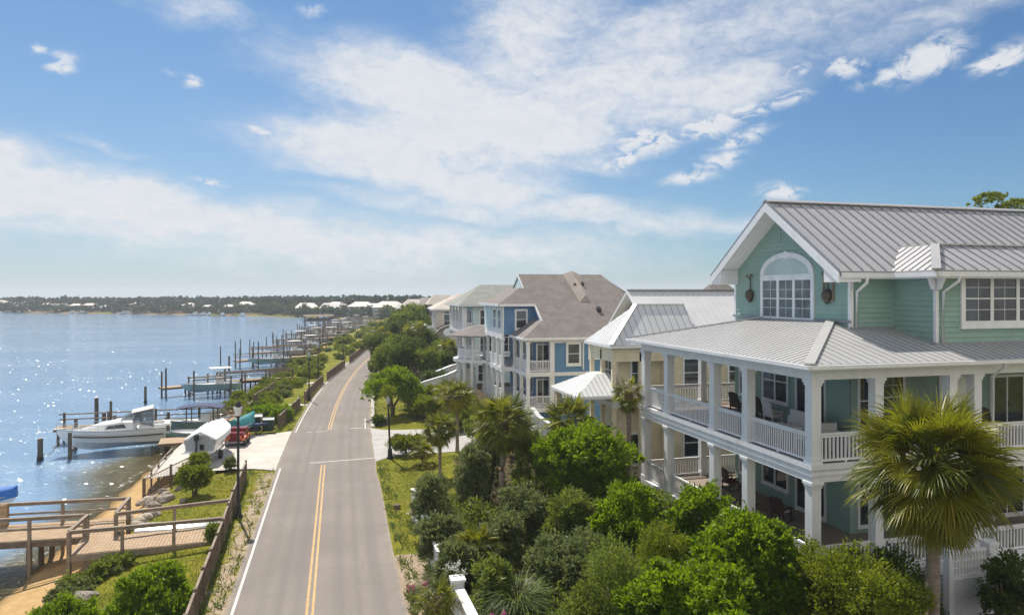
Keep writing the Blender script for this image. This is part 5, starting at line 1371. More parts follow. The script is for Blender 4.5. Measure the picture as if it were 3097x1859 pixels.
def frond_arrays(rng, n, rad, pet=0.50, spread=2.05, nseg=30, el_lo=-1.2, el_hi=1.35, wid=0.05, droop=0.6):
    """fan leaves of a sabal palm around the bud at the origin: strips from each hastula"""
    Vs, Fs, off = [], [], 0
    TN = []
    for i in range(n):
        off_start = off
        f = (i + 0.5) / n
        el = el_hi + (el_lo - el_hi) * (f ** 0.85) + rng.uniform(-0.12, 0.12)
        a = i * 2.39996 + rng.uniform(-0.3, 0.3)
        d = np.array([math.cos(a) * math.cos(el), math.sin(a) * math.cos(el), math.sin(el)])
        side = np.array([-math.sin(a), math.cos(a), 0.0])
        up = np.cross(d, side); up = up if up[2] > 0 or abs(el) > 1.3 else -up
        roll = rng.uniform(-0.8, 0.8); side = side * math.cos(roll) + up * math.sin(roll); up = np.cross(d, side); up = up if up[2] >= 0 else -up
        L = rad * rng.uniform(0.85, 1.1)
        pl = L * pet * rng.uniform(0.85, 1.15)
        L *= 1.0 - 0.22 * max(0.0, f - 0.5); h0 = d * pl - np.array([0, 0, 1]) * (0.10 * pl * pl / max(rad, 0.1))
        # petiole
        w = 0.022 * rad ** 0.5
        for (q0, q1) in ((np.zeros(3), h0),):
            Vs += [q0 - side * w, q0 + side * w, q1 + side * w * 0.7, q1 - side * w * 0.7]
            Fs.append([off, off + 1, off + 2, off + 3]); off += 4
        d2 = d + np.array([0, 0, -1.0]) * rng.uniform(0.05, 0.75) + rng.normal(size=3) * 0.15; d2 /= np.linalg.norm(d2); up = np.cross(d2, side); up = up / max(np.linalg.norm(up), 1e-6); up = up if up[2] >= 0 else -up
        ns = int(nseg * rng.uniform(0.85, 1.1))
        for k in range(ns):
            t = (k + 0.5) / ns * 2 - 1
            th = t * spread
            dirv = d2 * math.cos(th) + side * math.sin(th)
            fold = 0.22 + 0.35 * abs(t)
            dirv = dirv + up * (0.25 * (1 - abs(t)) - 0.15) ; dirv /= np.linalg.norm(dirv)
            sl = (L - pl) * (1.0 - 0.42 * abs(t) ** 1.7) * rng.uniform(0.88, 1.08)
            cs = np.cross(dirv, up); cs /= max(np.linalg.norm(cs), 1e-6)
            cs = cs * 0.8 + up * rng.uniform(-0.6, 0.6)
            p = h0; g = np.array([0, 0, -1.0])
            ws = (0.35, 1.0, 0.62, 0.06)
            prev = None; dd = dirv.copy()
            for j in range(4):
                wv = cs * (wid * 0.5 * ws[j])
                Vs += [p - wv, p + wv]
                if prev is not None: Fs.append([prev, prev + 1, off + 1, off])
                prev = off; off += 2
                st = sl * (0.42 if j == 0 else 0.30 if j == 1 else 0.28)
                p = p + dd * st
                dd = dd + g * (droop * (1.0 + 0.7 * max(0.0, f - 0.4)) * (0.12 if j == 0 else 0.5) * rng.uniform(0.5, 1.4)); dd /= np.linalg.norm(dd)
        TN += [min(1.0, max(0.0, 0.15 + 0.5 * f + rng.uniform(-0.4, 0.5)))] * (off - off_start)
    F = np.array(Fs)
    frond_arrays.tone = np.array(TN, dtype=np.float32)
    return np.array(Vs), np.full(len(F), 4), F.reshape(-1)
def palm(name, label, x, y, z_bud, rad, seed, n=40, trunk_r=0.16, mat='palm_leaf', zb=None, lean=(0, 0), nseg=30, wid=0.05, dead=4, group=None, **kw):
    rng = np.random.default_rng(seed)
    zg = (gz(x, y) if zb is None else zb)
    o = thing(name, label, 'palm', (x, y, zg), 0.0, group)
    H = z_bud - zg
    mb = MB()
    pts, rs = [], []
    for i in range(13):
        f = i / 12
        pts.append((lean[0] * (1 - f) ** 1.5 * -1 + lean[0], lean[1] * f, -0.15 + (H + 0.1) * f))
        rs.append(trunk_r * (1.25 - 0.3 * min(1, f * 5)) * (1 + 0.05 * math.sin(i * 2.3)) * (1 if f < 0.95 else 0.9))
    mb.path(pts, rs, 12)
    mb.build('trunk', M['palm_bark'], o, True)
    top = Vector(pts[-1])
    mb = MB()
    for i in range(46):
        a = i * 2.4; zz = -0.75 * rad * 0.5 * (i / 46)
        c0 = top + Vector((math.cos(a) * trunk_r * 0.9, math.sin(a) * trunk_r * 0.9, zz - 0.05))
        mb.beam(c0, c0 + Vector((math.cos(a) * 0.10, math.sin(a) * 0.10, 0.26)), 0.07, 0.03, (math.cos(a), math.sin(a), 0))
    mb.build('leaf_bases', M['palm_boot'], o)
    V, c, L = frond_arrays(rng, n, rad, nseg=nseg, wid=wid, **kw)
    V = V + np.array(top)
    fm = mesh_np('fronds', V, c, L); ta = fm.attributes.new('tone', 'FLOAT', 'POINT'); ta.data.foreach_set('value', frond_arrays.tone)
    link('fronds', fm, M[mat], o)
    return o

def W2(px, d): return at(px, d)
# --- the clipped bright shrubs and small trees of the seafoam house garden
x, y = W2(1432, 33)
bush('round_tree', 'tall round bright green tree with dark hollows, left of the white porch columns', x, y, 2.45, 5.0, 'shrub_bright', 30000, 0.15, 11, z0=0.8, cat='tree', k=16, per=85, sub=0.27)
x, y = W2(1512, 25.5)
bush('clipped_shrub', 'dense bright green shrub in front of the lower porch, left of its twin', x, y, 1.55, 4.35, 'shrub_bright', 26000, 0.14, 12, z0=0.6, k=12, per=95, sub=0.27)
x, y = W2(1685, 25.0)
bush('clipped_shrub', 'bright green shrub close against the lower porch columns, right of its twin', x, y, 1.25, 4.35, 'shrub_bright', 20000, 0.14, 13, z0=0.6, k=11, per=95, sub=0.27)
x, y = W2(1800, 20.8)
bush('clipped_shrub', 'largest bright green shrub, in front of the corner porch column', x, y, 2.05, 4.75, 'shrub_bright', 38000, 0.135, 14, z0=1.0, k=15, per=100, sub=0.26)
x, y = W2(1662, 18.6)
bush('clipped_shrub', 'bright green shrub in the foreground, left of the largest bright shrub', x, y, 1.75, 4.15, 'shrub_bright', 36000, 0.125, 15, z0=0.8, k=14, per=100, sub=0.26)
x, y = W2(1765, 16.2)
bush('clipped_shrub', 'low bright green shrub at the bottom edge in front of the others', x, y, 1.1, 3.9, 'shrub_bright', 20000, 0.12, 16, z0=0.8, k=10, per=95, sub=0.27)
x, y = W2(2075, 18.6)
bush('loose_shrub', 'yellow-green loose leafy shrub at the foot of the big palm', x, y, 1.75, 4.3, 'shrub_yellow', 24000, 0.095, 17, z0=0.4, k=13, per=34)
x, y = W2(1960, 20.5)
bush('loose_shrub', 'yellow-green shrub beside the corner column base, behind the larger loose shrub', x, y, 1.0, 3.9, 'shrub_yellow', 9000, 0.095, 18, z0=0.4, k=9, per=34)
x, y = W2(1480, 20.5)
bush('feathery_shrub', 'pale green feathery shrub with fine upright sprays in the middle of the garden bed', x, y, 1.55, 4.2, 'shrub_mid', 30000, 0.13, 19, z0=0.3, k=13, per=40, aspect=0.22, up=0.7)
x, y = W2(1590, 21.5)
bush('feathery_shrub', 'yellowish feathery shrub between the bright shrubs and the pale feathery one', x, y, 1.2, 4.3, 'shrub_yellow', 20000, 0.12, 20, z0=0.3, k=11, per=40, aspect=0.22, up=0.7)
x, y = W2(1345, 18.6)
bush('feathery_shrub', 'small pale feathery shrub at the bottom edge beside the pink flowers', x, y, 1.1, 2.9, 'shrub_mid', 16000, 0.12, 21, z0=0.2, k=10, per=40, aspect=0.22, up=0.7)
x, y = W2(1540, 16.8)
bush('feathery_shrub', 'pale green feathery shrub filling the bottom middle of the garden', x, y, 1.5, 3.2, 'shrub_mid', 24000, 0.12, 22, z0=0.2, k=12, per=40, aspect=0.22, up=0.7)
# --- dark and blue-green thicket behind the garden wall
for i, (px, d, w, h, mat, lab) in enumerate([
    (1048, 33.0, 1.15, 3.1, 'shrub_blue', 'blue-green shrub leaning over the far end of the white garden wall'),
    (1135, 35.5, 1.15, 3.9, 'shrub_blue', 'tall grey-green shrub left of the palm with the tall trunk'),
    (1175, 38.0, 1.2, 4.0, 'shrub_blue', 'grey-green shrub behind the palm with the tall trunk'),
    (1290, 35.5, 1.3, 4.2, 'shrub_mid', 'tall green shrub right of the tall palm trunk'),
    (1265, 31.0, 1.3, 2.9, 'shrub_blue', 'grey-green low shrub right behind the fan palm clump'),
    (1375, 29.0, 1.4, 3.2, 'shrub_mid', 'mid green shrub below the tall round bright tree'),
    (1330, 25.5, 1.2, 2.6, 'shrub_blue', 'grey-green shrub in the hollow of the garden bed'),
    (1100, 26.0, 0.85, 2.3, 'shrub_blue', 'grey-green shrub hanging over the nearer part of the white wall'),
    (1195, 24.2, 0.9, 2.3, 'shrub_mid', 'green shrub between the near wall post and the fountain of blades'),
    (1420, 24.5, 1.2, 3.1, 'shrub_blue', 'soft grey-green shrub between the dark hollow and the bright clipped shrub'),
    (1058, 29.6, 0.95, 2.2, 'shrub_blue', 'loose grey-green shrub spilling over the middle of the white wall'),
    (1210, 28.0, 1.0, 2.6, 'shrub_blue', 'grey-green shrub at the foot of the tall palm trunk'),
    (1560, 29.5, 1.2, 2.9, 'shrub_mid', 'mid green shrub below the far porch railing'),
    (1490, 23.0, 1.1, 2.9, 'shrub_mid', 'mid green shrub under the left bright clipped shrub')]):
    x, y = W2(px, d)
    bush('thicket_shrub', lab, x, y, w, h, mat, 9000 if d > 30 else 11000, 0.17, 40 + i, z0=0.05, k=11, per=34, aspect=0.3, up=0.6)
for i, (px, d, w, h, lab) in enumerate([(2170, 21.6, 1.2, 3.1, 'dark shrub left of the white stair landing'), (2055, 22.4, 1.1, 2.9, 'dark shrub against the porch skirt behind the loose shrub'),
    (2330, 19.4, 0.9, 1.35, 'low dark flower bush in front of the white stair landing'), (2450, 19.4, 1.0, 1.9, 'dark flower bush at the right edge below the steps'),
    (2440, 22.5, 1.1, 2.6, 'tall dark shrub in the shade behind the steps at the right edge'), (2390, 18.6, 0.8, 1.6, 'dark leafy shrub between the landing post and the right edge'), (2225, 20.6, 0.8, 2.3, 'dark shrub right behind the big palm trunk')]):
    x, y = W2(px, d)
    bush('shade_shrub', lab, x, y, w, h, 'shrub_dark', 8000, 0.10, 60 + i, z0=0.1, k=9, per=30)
# leafy ground cover that nobody could count
def cover_mesh(n, seed):
    r = np.random.default_rng(seed)
    X = r.uniform(4.25, 15.0, n); Y = r.uniform(15.5, 37.0, n)
    hump = np.clip(wob(X, Y, 0.85) + 0.35 * wob(X + 9, Y, 2.1), -0.6, 1.0)
    ok = hump > -0.45
    X, Y, hump = X[ok], Y[ok], hump[ok]
    Z = ground_z(X, Y) + (0.25 + 1.15 * (hump + 0.45)) * r.uniform(0.0, 1.0, len(X)) ** 0.5
    N = unit(r.normal(size=(len(X), 3)) + np.array([0, 0, 0.7]))
    V, c, L = leaf_arrays(r, np.stack([X, Y, Z], 1), N, 0.17, 0.35)
    return mesh_np('ground_cover_plants', V, c, L)
tag(link('ground_cover_plants', cover_mesh(80000, 77), M['shrub_mid']), kind='stuff')
# --- palmettos and arching grasses
x, y = W2(1150, 26.8)
tussock('arching_grass', 'grey-green arching grass clump spilling towards the white wall', x, y, 900, 0.35, 1.9, 0.03, 1.7, 'blade', 71, lean=(0.2, 1.1), tiers=2)
palm('palmetto', 'low fan palm clump with upright yellow-green fans behind the white wall', x + 0.15, y + 0.3, 1.7, 1.35, 72, 36, 0.16, 'palm_gold', nseg=24, wid=0.055, el_lo=-0.5, droop=0.4)
x, y = W2(1250, 23.5)
tussock('arching_grass', 'tall fountain of fine arching green blades left of the feathery shrubs', x, y, 1700, 0.5, 1.9, 0.028, 1.9, 'blade', 73, lean=(0.1, 1.0), tiers=3)
x, y = W2(1058, 23.3)
palm('palmetto', 'small palm with drooping fans on the road side of the white wall', x, y, 1.45, 0.95, 74, 40, 0.07, 'palm_leaf', nseg=20, wid=0.04)
x, y = W2(1090, 27.2)
tussock('arching_grass', 'brownish tuft of blades hanging over the white wall', x, y, 700, 0.4, 1.7, 0.03, 1.9, 'palm_gold', 75, lean=(0.3, 1.2))
x, y = W2(1200, 20.8)
bush('flower_shrub', 'dark shrub with yellow leaf tips behind the near wall post', x, y, 0.75, 1.7, 'shrub_mid', 6000, 0.09, 76, z0=0.1)
# flowers
def flowers(name, label, px, d, z, n, spread, mat, seed):
    x, y = W2(px, d); rng = random.Random(seed); zg = gz(x, y)
    o = thing(name, label, 'flower', (x, y, zg))
    mb = MB(); V = []
    r = np.random.default_rng(seed)
    heads = [(rng.uniform(-spread, spread), rng.uniform(-spread, spread), z - zg + rng.uniform(-0.35, 0.15)) for _ in range(n)]
    P = np.concatenate([np.array(h) + r.normal(size=(26, 3)) * 0.045 for h in heads]); N = unit(r.normal(size=(len(P), 3)) + np.array([0, 0, 0.6]))
    Vv, c, L = leaf_arrays(r, P, N, 0.07, 0.8)
    link('petals', mesh_np('petals', Vv, c, L), M[mat], o)
    for h in heads: mb.path([(h[0] * 0.3, h[1] * 0.3, 0), (h[0], h[1], h[2])], 0.008, 4)
    mb.build('stalks', M['shrub_mid'], o)
    Vv, c, L = leaf_arrays(r, np.array([[rng.uniform(-spread, spread), rng.uniform(-spread, spread), rng.uniform(0.1, z - zg - 0.1)] for _ in range(900)]), unit(r.normal(size=(900, 3))), 0.08, 0.4)
    link('leaves', mesh_np('leaves', Vv, c, L), M['shrub_mid'], o)
flowers('pink_flowers', 'cluster of pink flowers inside the white wall at the bottom edge', 1197, 19.6, 2.35, 11, 0.30, 'pink', 81)
flowers('pink_flowers', 'pink flowers below the white stair landing, left of the other patch', 2345, 16.6, 1.85, 14, 0.55, 'pink', 82)
flowers('pink_flowers', 'pink flowers in the bottom right corner', 2455, 17.0, 2.0, 12, 0.5, 'pink', 83)
flowers('pink_flowers', 'small pinkish flowers on the verge outside the white wall', 1012, 26.5, 0.55, 10, 0.35, 'pink', 84)
flowers('white_flowers', 'white blossoms hanging over the white wall near the small palm', 1095, 25.2, 1.75, 12, 0.4, 'white_petal', 85)
# --- palms
x, y = W2(2252, 18.8)
palm('sabal_palm', 'big golden green fan palm in the right foreground, in front of the porch', x, y, 7.0, 2.4, 101, 135, 0.185, 'palm_gold', nseg=44, wid=0.062, el_lo=-1.35, droop=0.8)
x, y = W2(1205, 35.0)
palm('sabal_palm', 'tall trunked fan palm with round olive crown in front of the blue house', x, y, 5.15, 1.95, 102, 72, 0.15, 'palm_leaf', nseg=26, wid=0.07, el_lo=-1.3, lean=(0.25, 0))
x, y = W2(1375, 37.0)
palm('sabal_palm', 'wide fan palm between the blue house and the bright round tree', x, y, 4.7, 1.95, 103, 68, 0.16, 'palm_leaf', nseg=26, wid=0.07, el_lo=-1.2)
x, y = W2(1062, 44.0)
palm('sabal_palm', 'small slender palm on the lawn corner beside the side street', x, y, 3.1, 1.45, 104, 52, 0.11, 'palm_leaf', nseg=22, wid=0.07, el_lo=-1.35)
x, y = W2(1104, 51.0)
palm('sabal_palm', 'golden palm standing behind the slender lawn palm', x, y, 4.1, 1.6, 105, 54, 0.13, 'palm_gold', nseg=22, wid=0.08, el_lo=-1.2)
x, y = W2(1518, 36.2)
palm('sabal_palm', 'small palm with sparse crown against the cream house wall', x, y, 6.4, 1.15, 106, 26, 0.14, 'palm_leaf', nseg=22, wid=0.055, el_lo=-1.2)
x, y = W2(1085, 62.0)
palm('sabal_palm', 'low yellow-green palm in the hedge below the blue house', x, y, 2.5, 1.9, 107, 36, 0.14, 'palm_gold', nseg=20, wid=0.09, el_lo=-0.3)
x, y = W2(1020, 47.0)
palm('sabal_palm', 'low golden palm at ground level beside the street lamp', x, y, 0.9, 1.3, 108, 26, 0.1, 'palm_gold', nseg=20, wid=0.07, el_lo=-0.3)
# --- mid distance: lawn corner hedge, round tree by the road, hedges
x, y = W2(985, 50.5)
bush('lawn_hedge', 'clipped yellow-green hedge beside the street lamp on the lawn corner', x, y, 1.45, 1.25, 'shrub_yellow', 12000, 0.12, 121, z0=0.05, k=12, per=40)
x, y = W2(948, 66)
TR = thing('spreading_tree', 'dark round spreading tree that overhangs the road edge', 'tree', (x, y, gz(x, y)), 0.4)
lp = [(0,0,2.9,1.9,1.9,1.1),(-1.5,-.4,2.5,1.3,1.3,.8),(1.5,.3,2.6,1.4,1.3,.9),(-.5,-1.4,2.4,1.3,1.2,.8),(.6,1.3,2.7,1.4,1.3,.9),(-1.0,.9,2.9,1.2,1.2,.9),(.3,-.2,3.7,1.4,1.4,.8),(2.0,-.9,2.2,.9,.9,.6),(-2.3,.3,2.1,.8,.8,.6)]
link('crown', crown_mesh('foliage', 122, lp, 22000, 0.17, 0.5, per=55), M['shrub_bright'], TR)
mb = MB()
for a in range(5): mb.path([(0, 0, -0.1), (0.15 * math.cos(a * 1.3), 0.15 * math.sin(a * 1.3), 0.9), (1.2 * math.cos(a * 1.3), 1.2 * math.sin(a * 1.3), 2.6)], [0.16, 0.12, 0.05], 7)
mb.build('trunk', M['bark'], TR, True)
for i, (px, d, w, h, mat, n, lab) in enumerate([
    (1035, 64, 1.9, 1.9, 'shrub_yellow', 9000, 'yellow-green hedge right of the dark spreading tree, the nearer one'),
    (1000, 69, 2.0, 2.2, 'shrub_mid', 9000, 'green bush close behind the dark spreading tree'),
    (1075, 67, 2.2, 2.3, 'shrub_yellow', 9000, 'yellow-green hedge below the white retaining wall'),
    (1120, 60, 1.9, 2.4, 'shrub_yellow', 9000, 'tall yellow-green bush left of the blue house steps'),
    (1165, 54, 1.5, 2.0, 'shrub_mid', 8000, 'green bush in front of the blue house porch'),
    (1250, 48, 1.3, 1.9, 'shrub_mid', 7000, 'green bush between two fan palms below the blue house'),
    (1440, 39, 1.4, 2.6, 'shrub_mid', 8000, 'green bush beside the low white porch roof'),
    (1090, 58, 1.0, 1.3, 'shrub_mid', 5000, 'small bush beside the side street'),
    (915, 61.5, 0.7, 0.7, 'shrub_dark', 3000, 'small dark bush at the kerb below the spreading tree')]):
    x, y = W2(px, d)
    bush('hedge_bush', lab, x, y, w, h, mat, n, 0.17, 130 + i, z0=0.1, k=10, per=36)
# --- belt of trees along the right side of the road beyond
rt = random.Random(5)
protos = []
def belt_tree(seed, w, h, mat):
    rng = random.Random(seed)
    o = thing('belt_tree', 'dense green tree in the belt along the right side of the far road', 'tree', (0, 0, 0), 0, 'trees in the belt beside the road')
    lp = rand_lumps(rng, w, h, h * 0.18, 11)
    link('crown', crown_mesh('foliage', seed, lp, 9000, 0.26, 0.5, per=45), M[mat], o)
    mb = MB(); stems(mb, rng, w, h * 0.3, h, 4, 0.12); mb.build('trunk', M['bark'], o, True)
    return o
P0 = [belt_tree(201, 2.6, 6.2, 'shrub_mid'), belt_tree(202, 2.3, 5.4, 'shrub_dark'), belt_tree(203, 2.8, 6.8, 'tree_far')]
used = set()
spots = [(930,86,0.85),(965,84,0.9),(1000,86,0.85),(1040,84,.8),(1075,85,.75),(920,100,0.95),(955,98,1.0),(990,100,1.0),(1025,98,1.05),(1060,92,.75),(935,116,1.0),(965,118,1.15),(1000,116,1.2),(1030,114,1.15),(950,136,1.1),(985,134,1.25),(1015,132,1.3),(965,156,1.2),(1000,155,1.4),(1025,150,1.4),(990,180,1.3),(1015,180,1.4),(910,106,.55),(912,92,.5),(1085,96,.8),(1070,76,.55),(1040,74,.5)]
for i, (px, d, s) in enumerate(spots):
    k = i % 3
    o = P0[k] if k not in used else copy_tree(P0[k]); used.add(k)
    x, y = W2(px, d); o.location = (x, y, gz(x, y) - 0.1); o.rotation_euler = (0, 0, rt.uniform(0, 6.28)); o.scale = (s, s, s * rt.uniform(0.9, 1.1))
for (px, d, zb_, r_, lab) in ((918, 104, 5.4, 2.0, 'fan palm in the tree belt, nearest the road'), (1082, 88, 4.6, 1.8, 'fan palm in front of the beige house'), (1004, 96, 6.6, 1.9, 'fan palm crown standing above the tree belt')):
    x, y = W2(px, d); palm('sabal_palm', lab, x, y, zb_, r_, int(px), 32, 0.16, 'palm_leaf', nseg=16, wid=0.13, el_lo=-1.2)
# tall tree behind the seafoam house, seen over its ridge
for i, (px, py, d, w, h, lab) in enumerate([(2385, 500, 62, 1.75, 3.3, 'tall tree whose top shows above the ridge of the seafoam house'), (2455, 512, 66, 1.7, 2.6, 'second tree top above the roof ridge at the right edge')]):
    x, y = W2(px, d); zt = zat(py, d)
    o = thing('tall_tree', lab, 'tree', (x, y, 0.5), 0)
    hh = zt - 0.5
    lp = [(0, 0, hh + .6, 1.0, 1.0, .55), (-1.1, 0, hh + .1, .6, .6, .7), (1.0, 0, hh + .8, .6, .6, .5), (1.3, 0, hh - .2, .55, .5, .4), (-.4, 0, hh - .9, .8, .8, .6), (.5, .2, hh - 1.0, .8, .8, .5), (0, 0, hh - 2.2, 1.6, 1.6, 1.0), (0, 0, hh - 4, 2.0, 2.0, 1.4)]
    link('crown', crown_mesh('foliage', 230 + i, lp, 9000, 0.20, 0.5, per=40, core=0.05), M['shrub_yellow'], o)
    mb = MB(); mb.path([(0, 0, 0), (0.1, 0, hh - 3), (0, 0, hh)], [0.25, 0.18, 0.06], 8)
    for a in (0.4, 2.2, 4.0): mb.path([(0.1, 0, hh - 3), (0.9 * math.cos(a), 0.5 * math.sin(a), hh - 0.6)], [0.1, 0.03], 6)
    mb.build('trunk', M['bark'], o, True)
# ------------------------------------------------------------------ boardwalk, piers, boats, fences
def plank_deck(mb, frame, x0, x1, y0, y1, z, along='y', bw=0.14, gap=0.012, th=0.04):
    """boards across a rectangle; frame maps local to world"""
    lo, hi = (x0, x1) if along == 'y' else (y0, y1)
    n = max(1, int((hi - lo) / (bw + gap)))
    st = (hi - lo) / n
    for i in range(n):
        a, b_ = lo + i * st, lo + (i + 1) * st - gap
        dz = 0.004 * math.sin(i * 7.3)
        if along == 'y': mb.box(a, b_, y0, y1, z - th + dz, z + dz)
        else: mb.box(x0, x1, a, b_, z - th + dz, z + dz)
def rail_run(root, p0, p1, z, h=1.05, posts=3, wood='wood_grey', mid=True, w=0.13, low=-1.6, pname='post'):
    p0, p1 = Vector((*p0, 0)), Vector((*p1, 0))
    for i in range(posts):
        p = p0.lerp(p1, i / (posts - 1)) if posts > 1 else p0
        mb = MB(); mb.box(p.x - w / 2, p.x + w / 2, p.y - w / 2, p.y + w / 2, low, z + h - 0.04); mb.build(pname, M[wood], root)
    mb = MB()
    mb.beam((p0.x, p0.y, z + h), (p1.x, p1.y, z + h), 0.16, 0.05)
    if mid: mb.beam((p0.x, p0.y, z + h * 0.48), (p1.x, p1.y, z + h * 0.48), 0.05, 0.10)
    mb.beam((p0.x, p0.y, z + h - 0.10), (p1.x, p1.y, z + h - 0.10), 0.05, 0.10)
    mb.build('rail', M[wood], root)
BW = thing('boardwalk', 'weathered timber boardwalk with railings leading from the road fence to the beach', 'boardwalk', (-11.5, 34.5, 0), R(3.5))
BZ = 0.10
mb = MB()
plank_deck(mb, None, 0, 6.2, 0, 2.15, BZ, 'y'); plank_deck(mb, None, 0.0, 1.35, 2.16, 5.1, BZ, 'y')
mb.build('deck_boards', M['wood'], BW)
mb = MB()
mb.box(-0.02, 6.2, -0.06, -0.005, BZ - 0.32, BZ - 0.03); mb.box(-0.06, -0.02, -0.06, 2.15, BZ - 0.32, BZ - 0.03); mb.box(1.36, 6.2, 2.155, 2.21, BZ - 0.32, BZ - 0.05)
for y in (0.6, 1.2, 1.8): mb.box(0.0, 6.2, y, y + 0.05, BZ - 0.24, BZ - 0.045)
mb.build('joists', M['wood_grey'], BW)
rail_run(BW, (0.0, -0.04), (6.3, -0.04), BZ, posts=4, mid=False)
rail_run(BW, (0.0, 0.1), (0.15, 2.35), BZ, posts=2, mid=False); rail_run(BW, (1.35, 2.2), (6.35, 2.95), BZ, posts=3, mid=False)
rail_run(BW, (1.35, 2.35), (1.4, 4.9), BZ, posts=2, mid=False)
DK = thing('dock', 'timber dock with brown railings running out from the boardwalk to the left edge', 'dock', (-11.55, 36.95, 0), R(-2))
mb = MB(); plank_deck(mb, None, -14, -0.02, 0, 1.5, BZ - 0.01, 'y'); mb.build('deck_boards', M['wood'], DK)
mb = MB(); mb.box(-14, -0.05, -0.06, -0.005, BZ - 0.34, BZ - 0.05); mb.box(-14, -0.05, 1.505, 1.56, BZ - 0.34, BZ - 0.05); mb.build('joists', M['wood_dark'], DK)
rail_run(DK, (-14, -0.04), (-0.1, -0.04), BZ, posts=7, low=-3, mid=True); rail_run(DK, (-14, 2.75), (1.0, 2.5), BZ, posts=6, low=-3)
mb = MB(); plank_deck(mb, None, -14, 0.0, 1.75, 2.65, BZ - 0.02, 'y'); mb.build('side_walk', M['wood'], DK)
for x in (-2.5, -5.2, -8.5, -11.5):
    for y in (0.15, 1.4, 2.6):
        mb = MB(); mb.tube((x, y, -4), (x, y, BZ - 0.1), 0.13, 0.12, 10); mb.build('piling', M['wood_dark'], DK)
mb = MB(); mb.box(-4.75, -4.45, 2.4, 2.7, BZ, BZ + 0.95); mb.lathe((-4.6, 2.55, BZ + 0.95), [(0.22, 0), (0.18, 0.08), (0.05, 0.16)], 10); mb.build('dock_box', M['wood'], DK)
# white upturned skiff lying beside the boardwalk
def boat_hull(L, B, D, flare=0.25, bow=0.35, n=14, sheer=0.25, deadrise=0.45):
    """rows of hull points from stern (x=0) to bow (x=L): keel to sheer on both sides"""
    rows = []
    for i in range(n + 1):
        f = i / n
        wdt = B / 2 * (1 - max(0, (f - 0.45) / 0.55) ** 2.2) * (0.92 + 0.08 * min(1, f * 4))
        wdt = max(wdt, 0.02)
        x = L * f
        keel = D * (0.0 + max(0, (f - 0.7) / 0.3) ** 2 * 0.75)
        top = D * (1 + sheer * f ** 2)
        ch = keel + (top - keel) * deadrise * (0.55 + 0.6 * f)
        xk = x + (0 if f < 0.8 else -bow * (f - 0.8) / 0.2 * L * 0.08)
        row = []
        for s in (-1, 1):
            pts = [(xk, 0.0, keel), (x, s * wdt * (0.86 - 0.25 * f), ch), (x + 0.02 * L * max(0, f - 0.7), s * wdt, top)]
            row.append(pts)
        rows.append((row[0][::-1] + row[1][1:]))
    return rows
def make_boat(name, label, loc, rz, L, B, D, hull_mat='gelcoat', group=None, deck_drop=0.12, bottom=True, pitch=0.0):
    o = thing(name, label, 'boat', loc, rz, group)
    o.rotation_euler = (0, pitch, rz)
    rows = boat_hull(L, B, D)
    mb = MB(); mb.grid(rows); mb.poly(rows[0][::-1]); mb.build('hull', M[hull_mat], o, False)
    mb = MB()
    dk = []
    for r in rows:
        a, c = Vector(r[0]), Vector(r[-1])
        dk.append([tuple(a.lerp(c, t) + Vector((0, 0, -deck_drop if 0.05 < t < 0.95 else 0))) for t in (0.0, 0.08, 0.3, 0.5, 0.7, 0.92, 1.0)])
    mb.grid(dk); d = mb.build('deck', M['gelcoat'], o)
    mb = MB()
    for k in (0, -1):
        mb.path([Vector(r[k]) + Vector((0, 0, 0.02)) for r in rows], 0.035, 6)
    mb.build('rub_rail', M['grey_metal'], o)
    return o, rows
def outboard(o, x, y, z):
    mb = MB(); mb.lathe((x, y, z), [(0.10, 0.0), (0.17, 0.08), (0.19, 0.30), (0.15, 0.48), (0.05, 0.55)], 10); mb.box(x - 0.07, x + 0.07, y - 0.05, y + 0.05, z - 0.75, z + 0.02); mb.box(x - 0.22, x + 0.05, y - 0.02, y + 0.02, z - 0.80, z - 0.70)
    mb.build('outboard_motor', M['black_metal'], o)
o = thing('upturned_skiff', 'white upturned skiff lying on the grass behind the second boardwalk railing', 'boat', (-9.6, 37.7, gz(-8, 37.7) + 0.50), R(4))
rows = [[(p[0], p[1], -p[2]) for p in r] for r in boat_hull(4.6, 1.5, 0.5)]
mb = MB(); mb.grid(rows); mb.poly(rows[0]); mb.build('hull', M['gelcoat'], o)
mb = MB(); mb.beam((0.2, 0, 0.02), (4.2, 0, -0.15), 0.05, 0.06); mb.build('keel', M['offwhite'], o)
# cabin cruiser on its lift
CB, rows = make_boat('cabin_cruiser', 'white cabin cruiser with windscreen hanging over the shallows, bow to the left', (-14.0, 65.6, -1.25), R(180 + 11), 8.3, 2.9, 1.35, pitch=R(1.0))
mb = MB()
for s in (-1, 1):
    pts = [(x, Vector(r[0 if s < 0 else -1]).y * 1.005 - 0, Vector(r[0 if s < 0 else -1]).z - 0.42) for x, r in [(r[0][0], r) for r in rows[1:-2]]]
    for a, b_ in zip(pts[:-1], pts[1:]): mb.beam(a, b_, 0.05, 0.10)
mb.build('hull_stripe', M['bronze'], CB)
mb = MB()
cab = []
for (x, w, z) in ((2.6, 1.15, 1.35), (2.7, 1.08, 2.05), (3.6, 1.0, 2.12), (5.2, 0.80, 1.95), (6.2, 0.50, 1.66), (6.6, 0.36, 1.56)):
    cab.append([(x, -w, 1.36), (x, -w * 0.86, z - 0.12), (x, -w * 0.6, z), (x, 0, z + 0.05), (x, w * 0.6, z), (x, w * 0.86, z - 0.12), (x, w, 1.36)])
mb.grid(cab); mb.poly(cab[0][::-1]); mb.build('cabin', M['gelcoat'], CB)
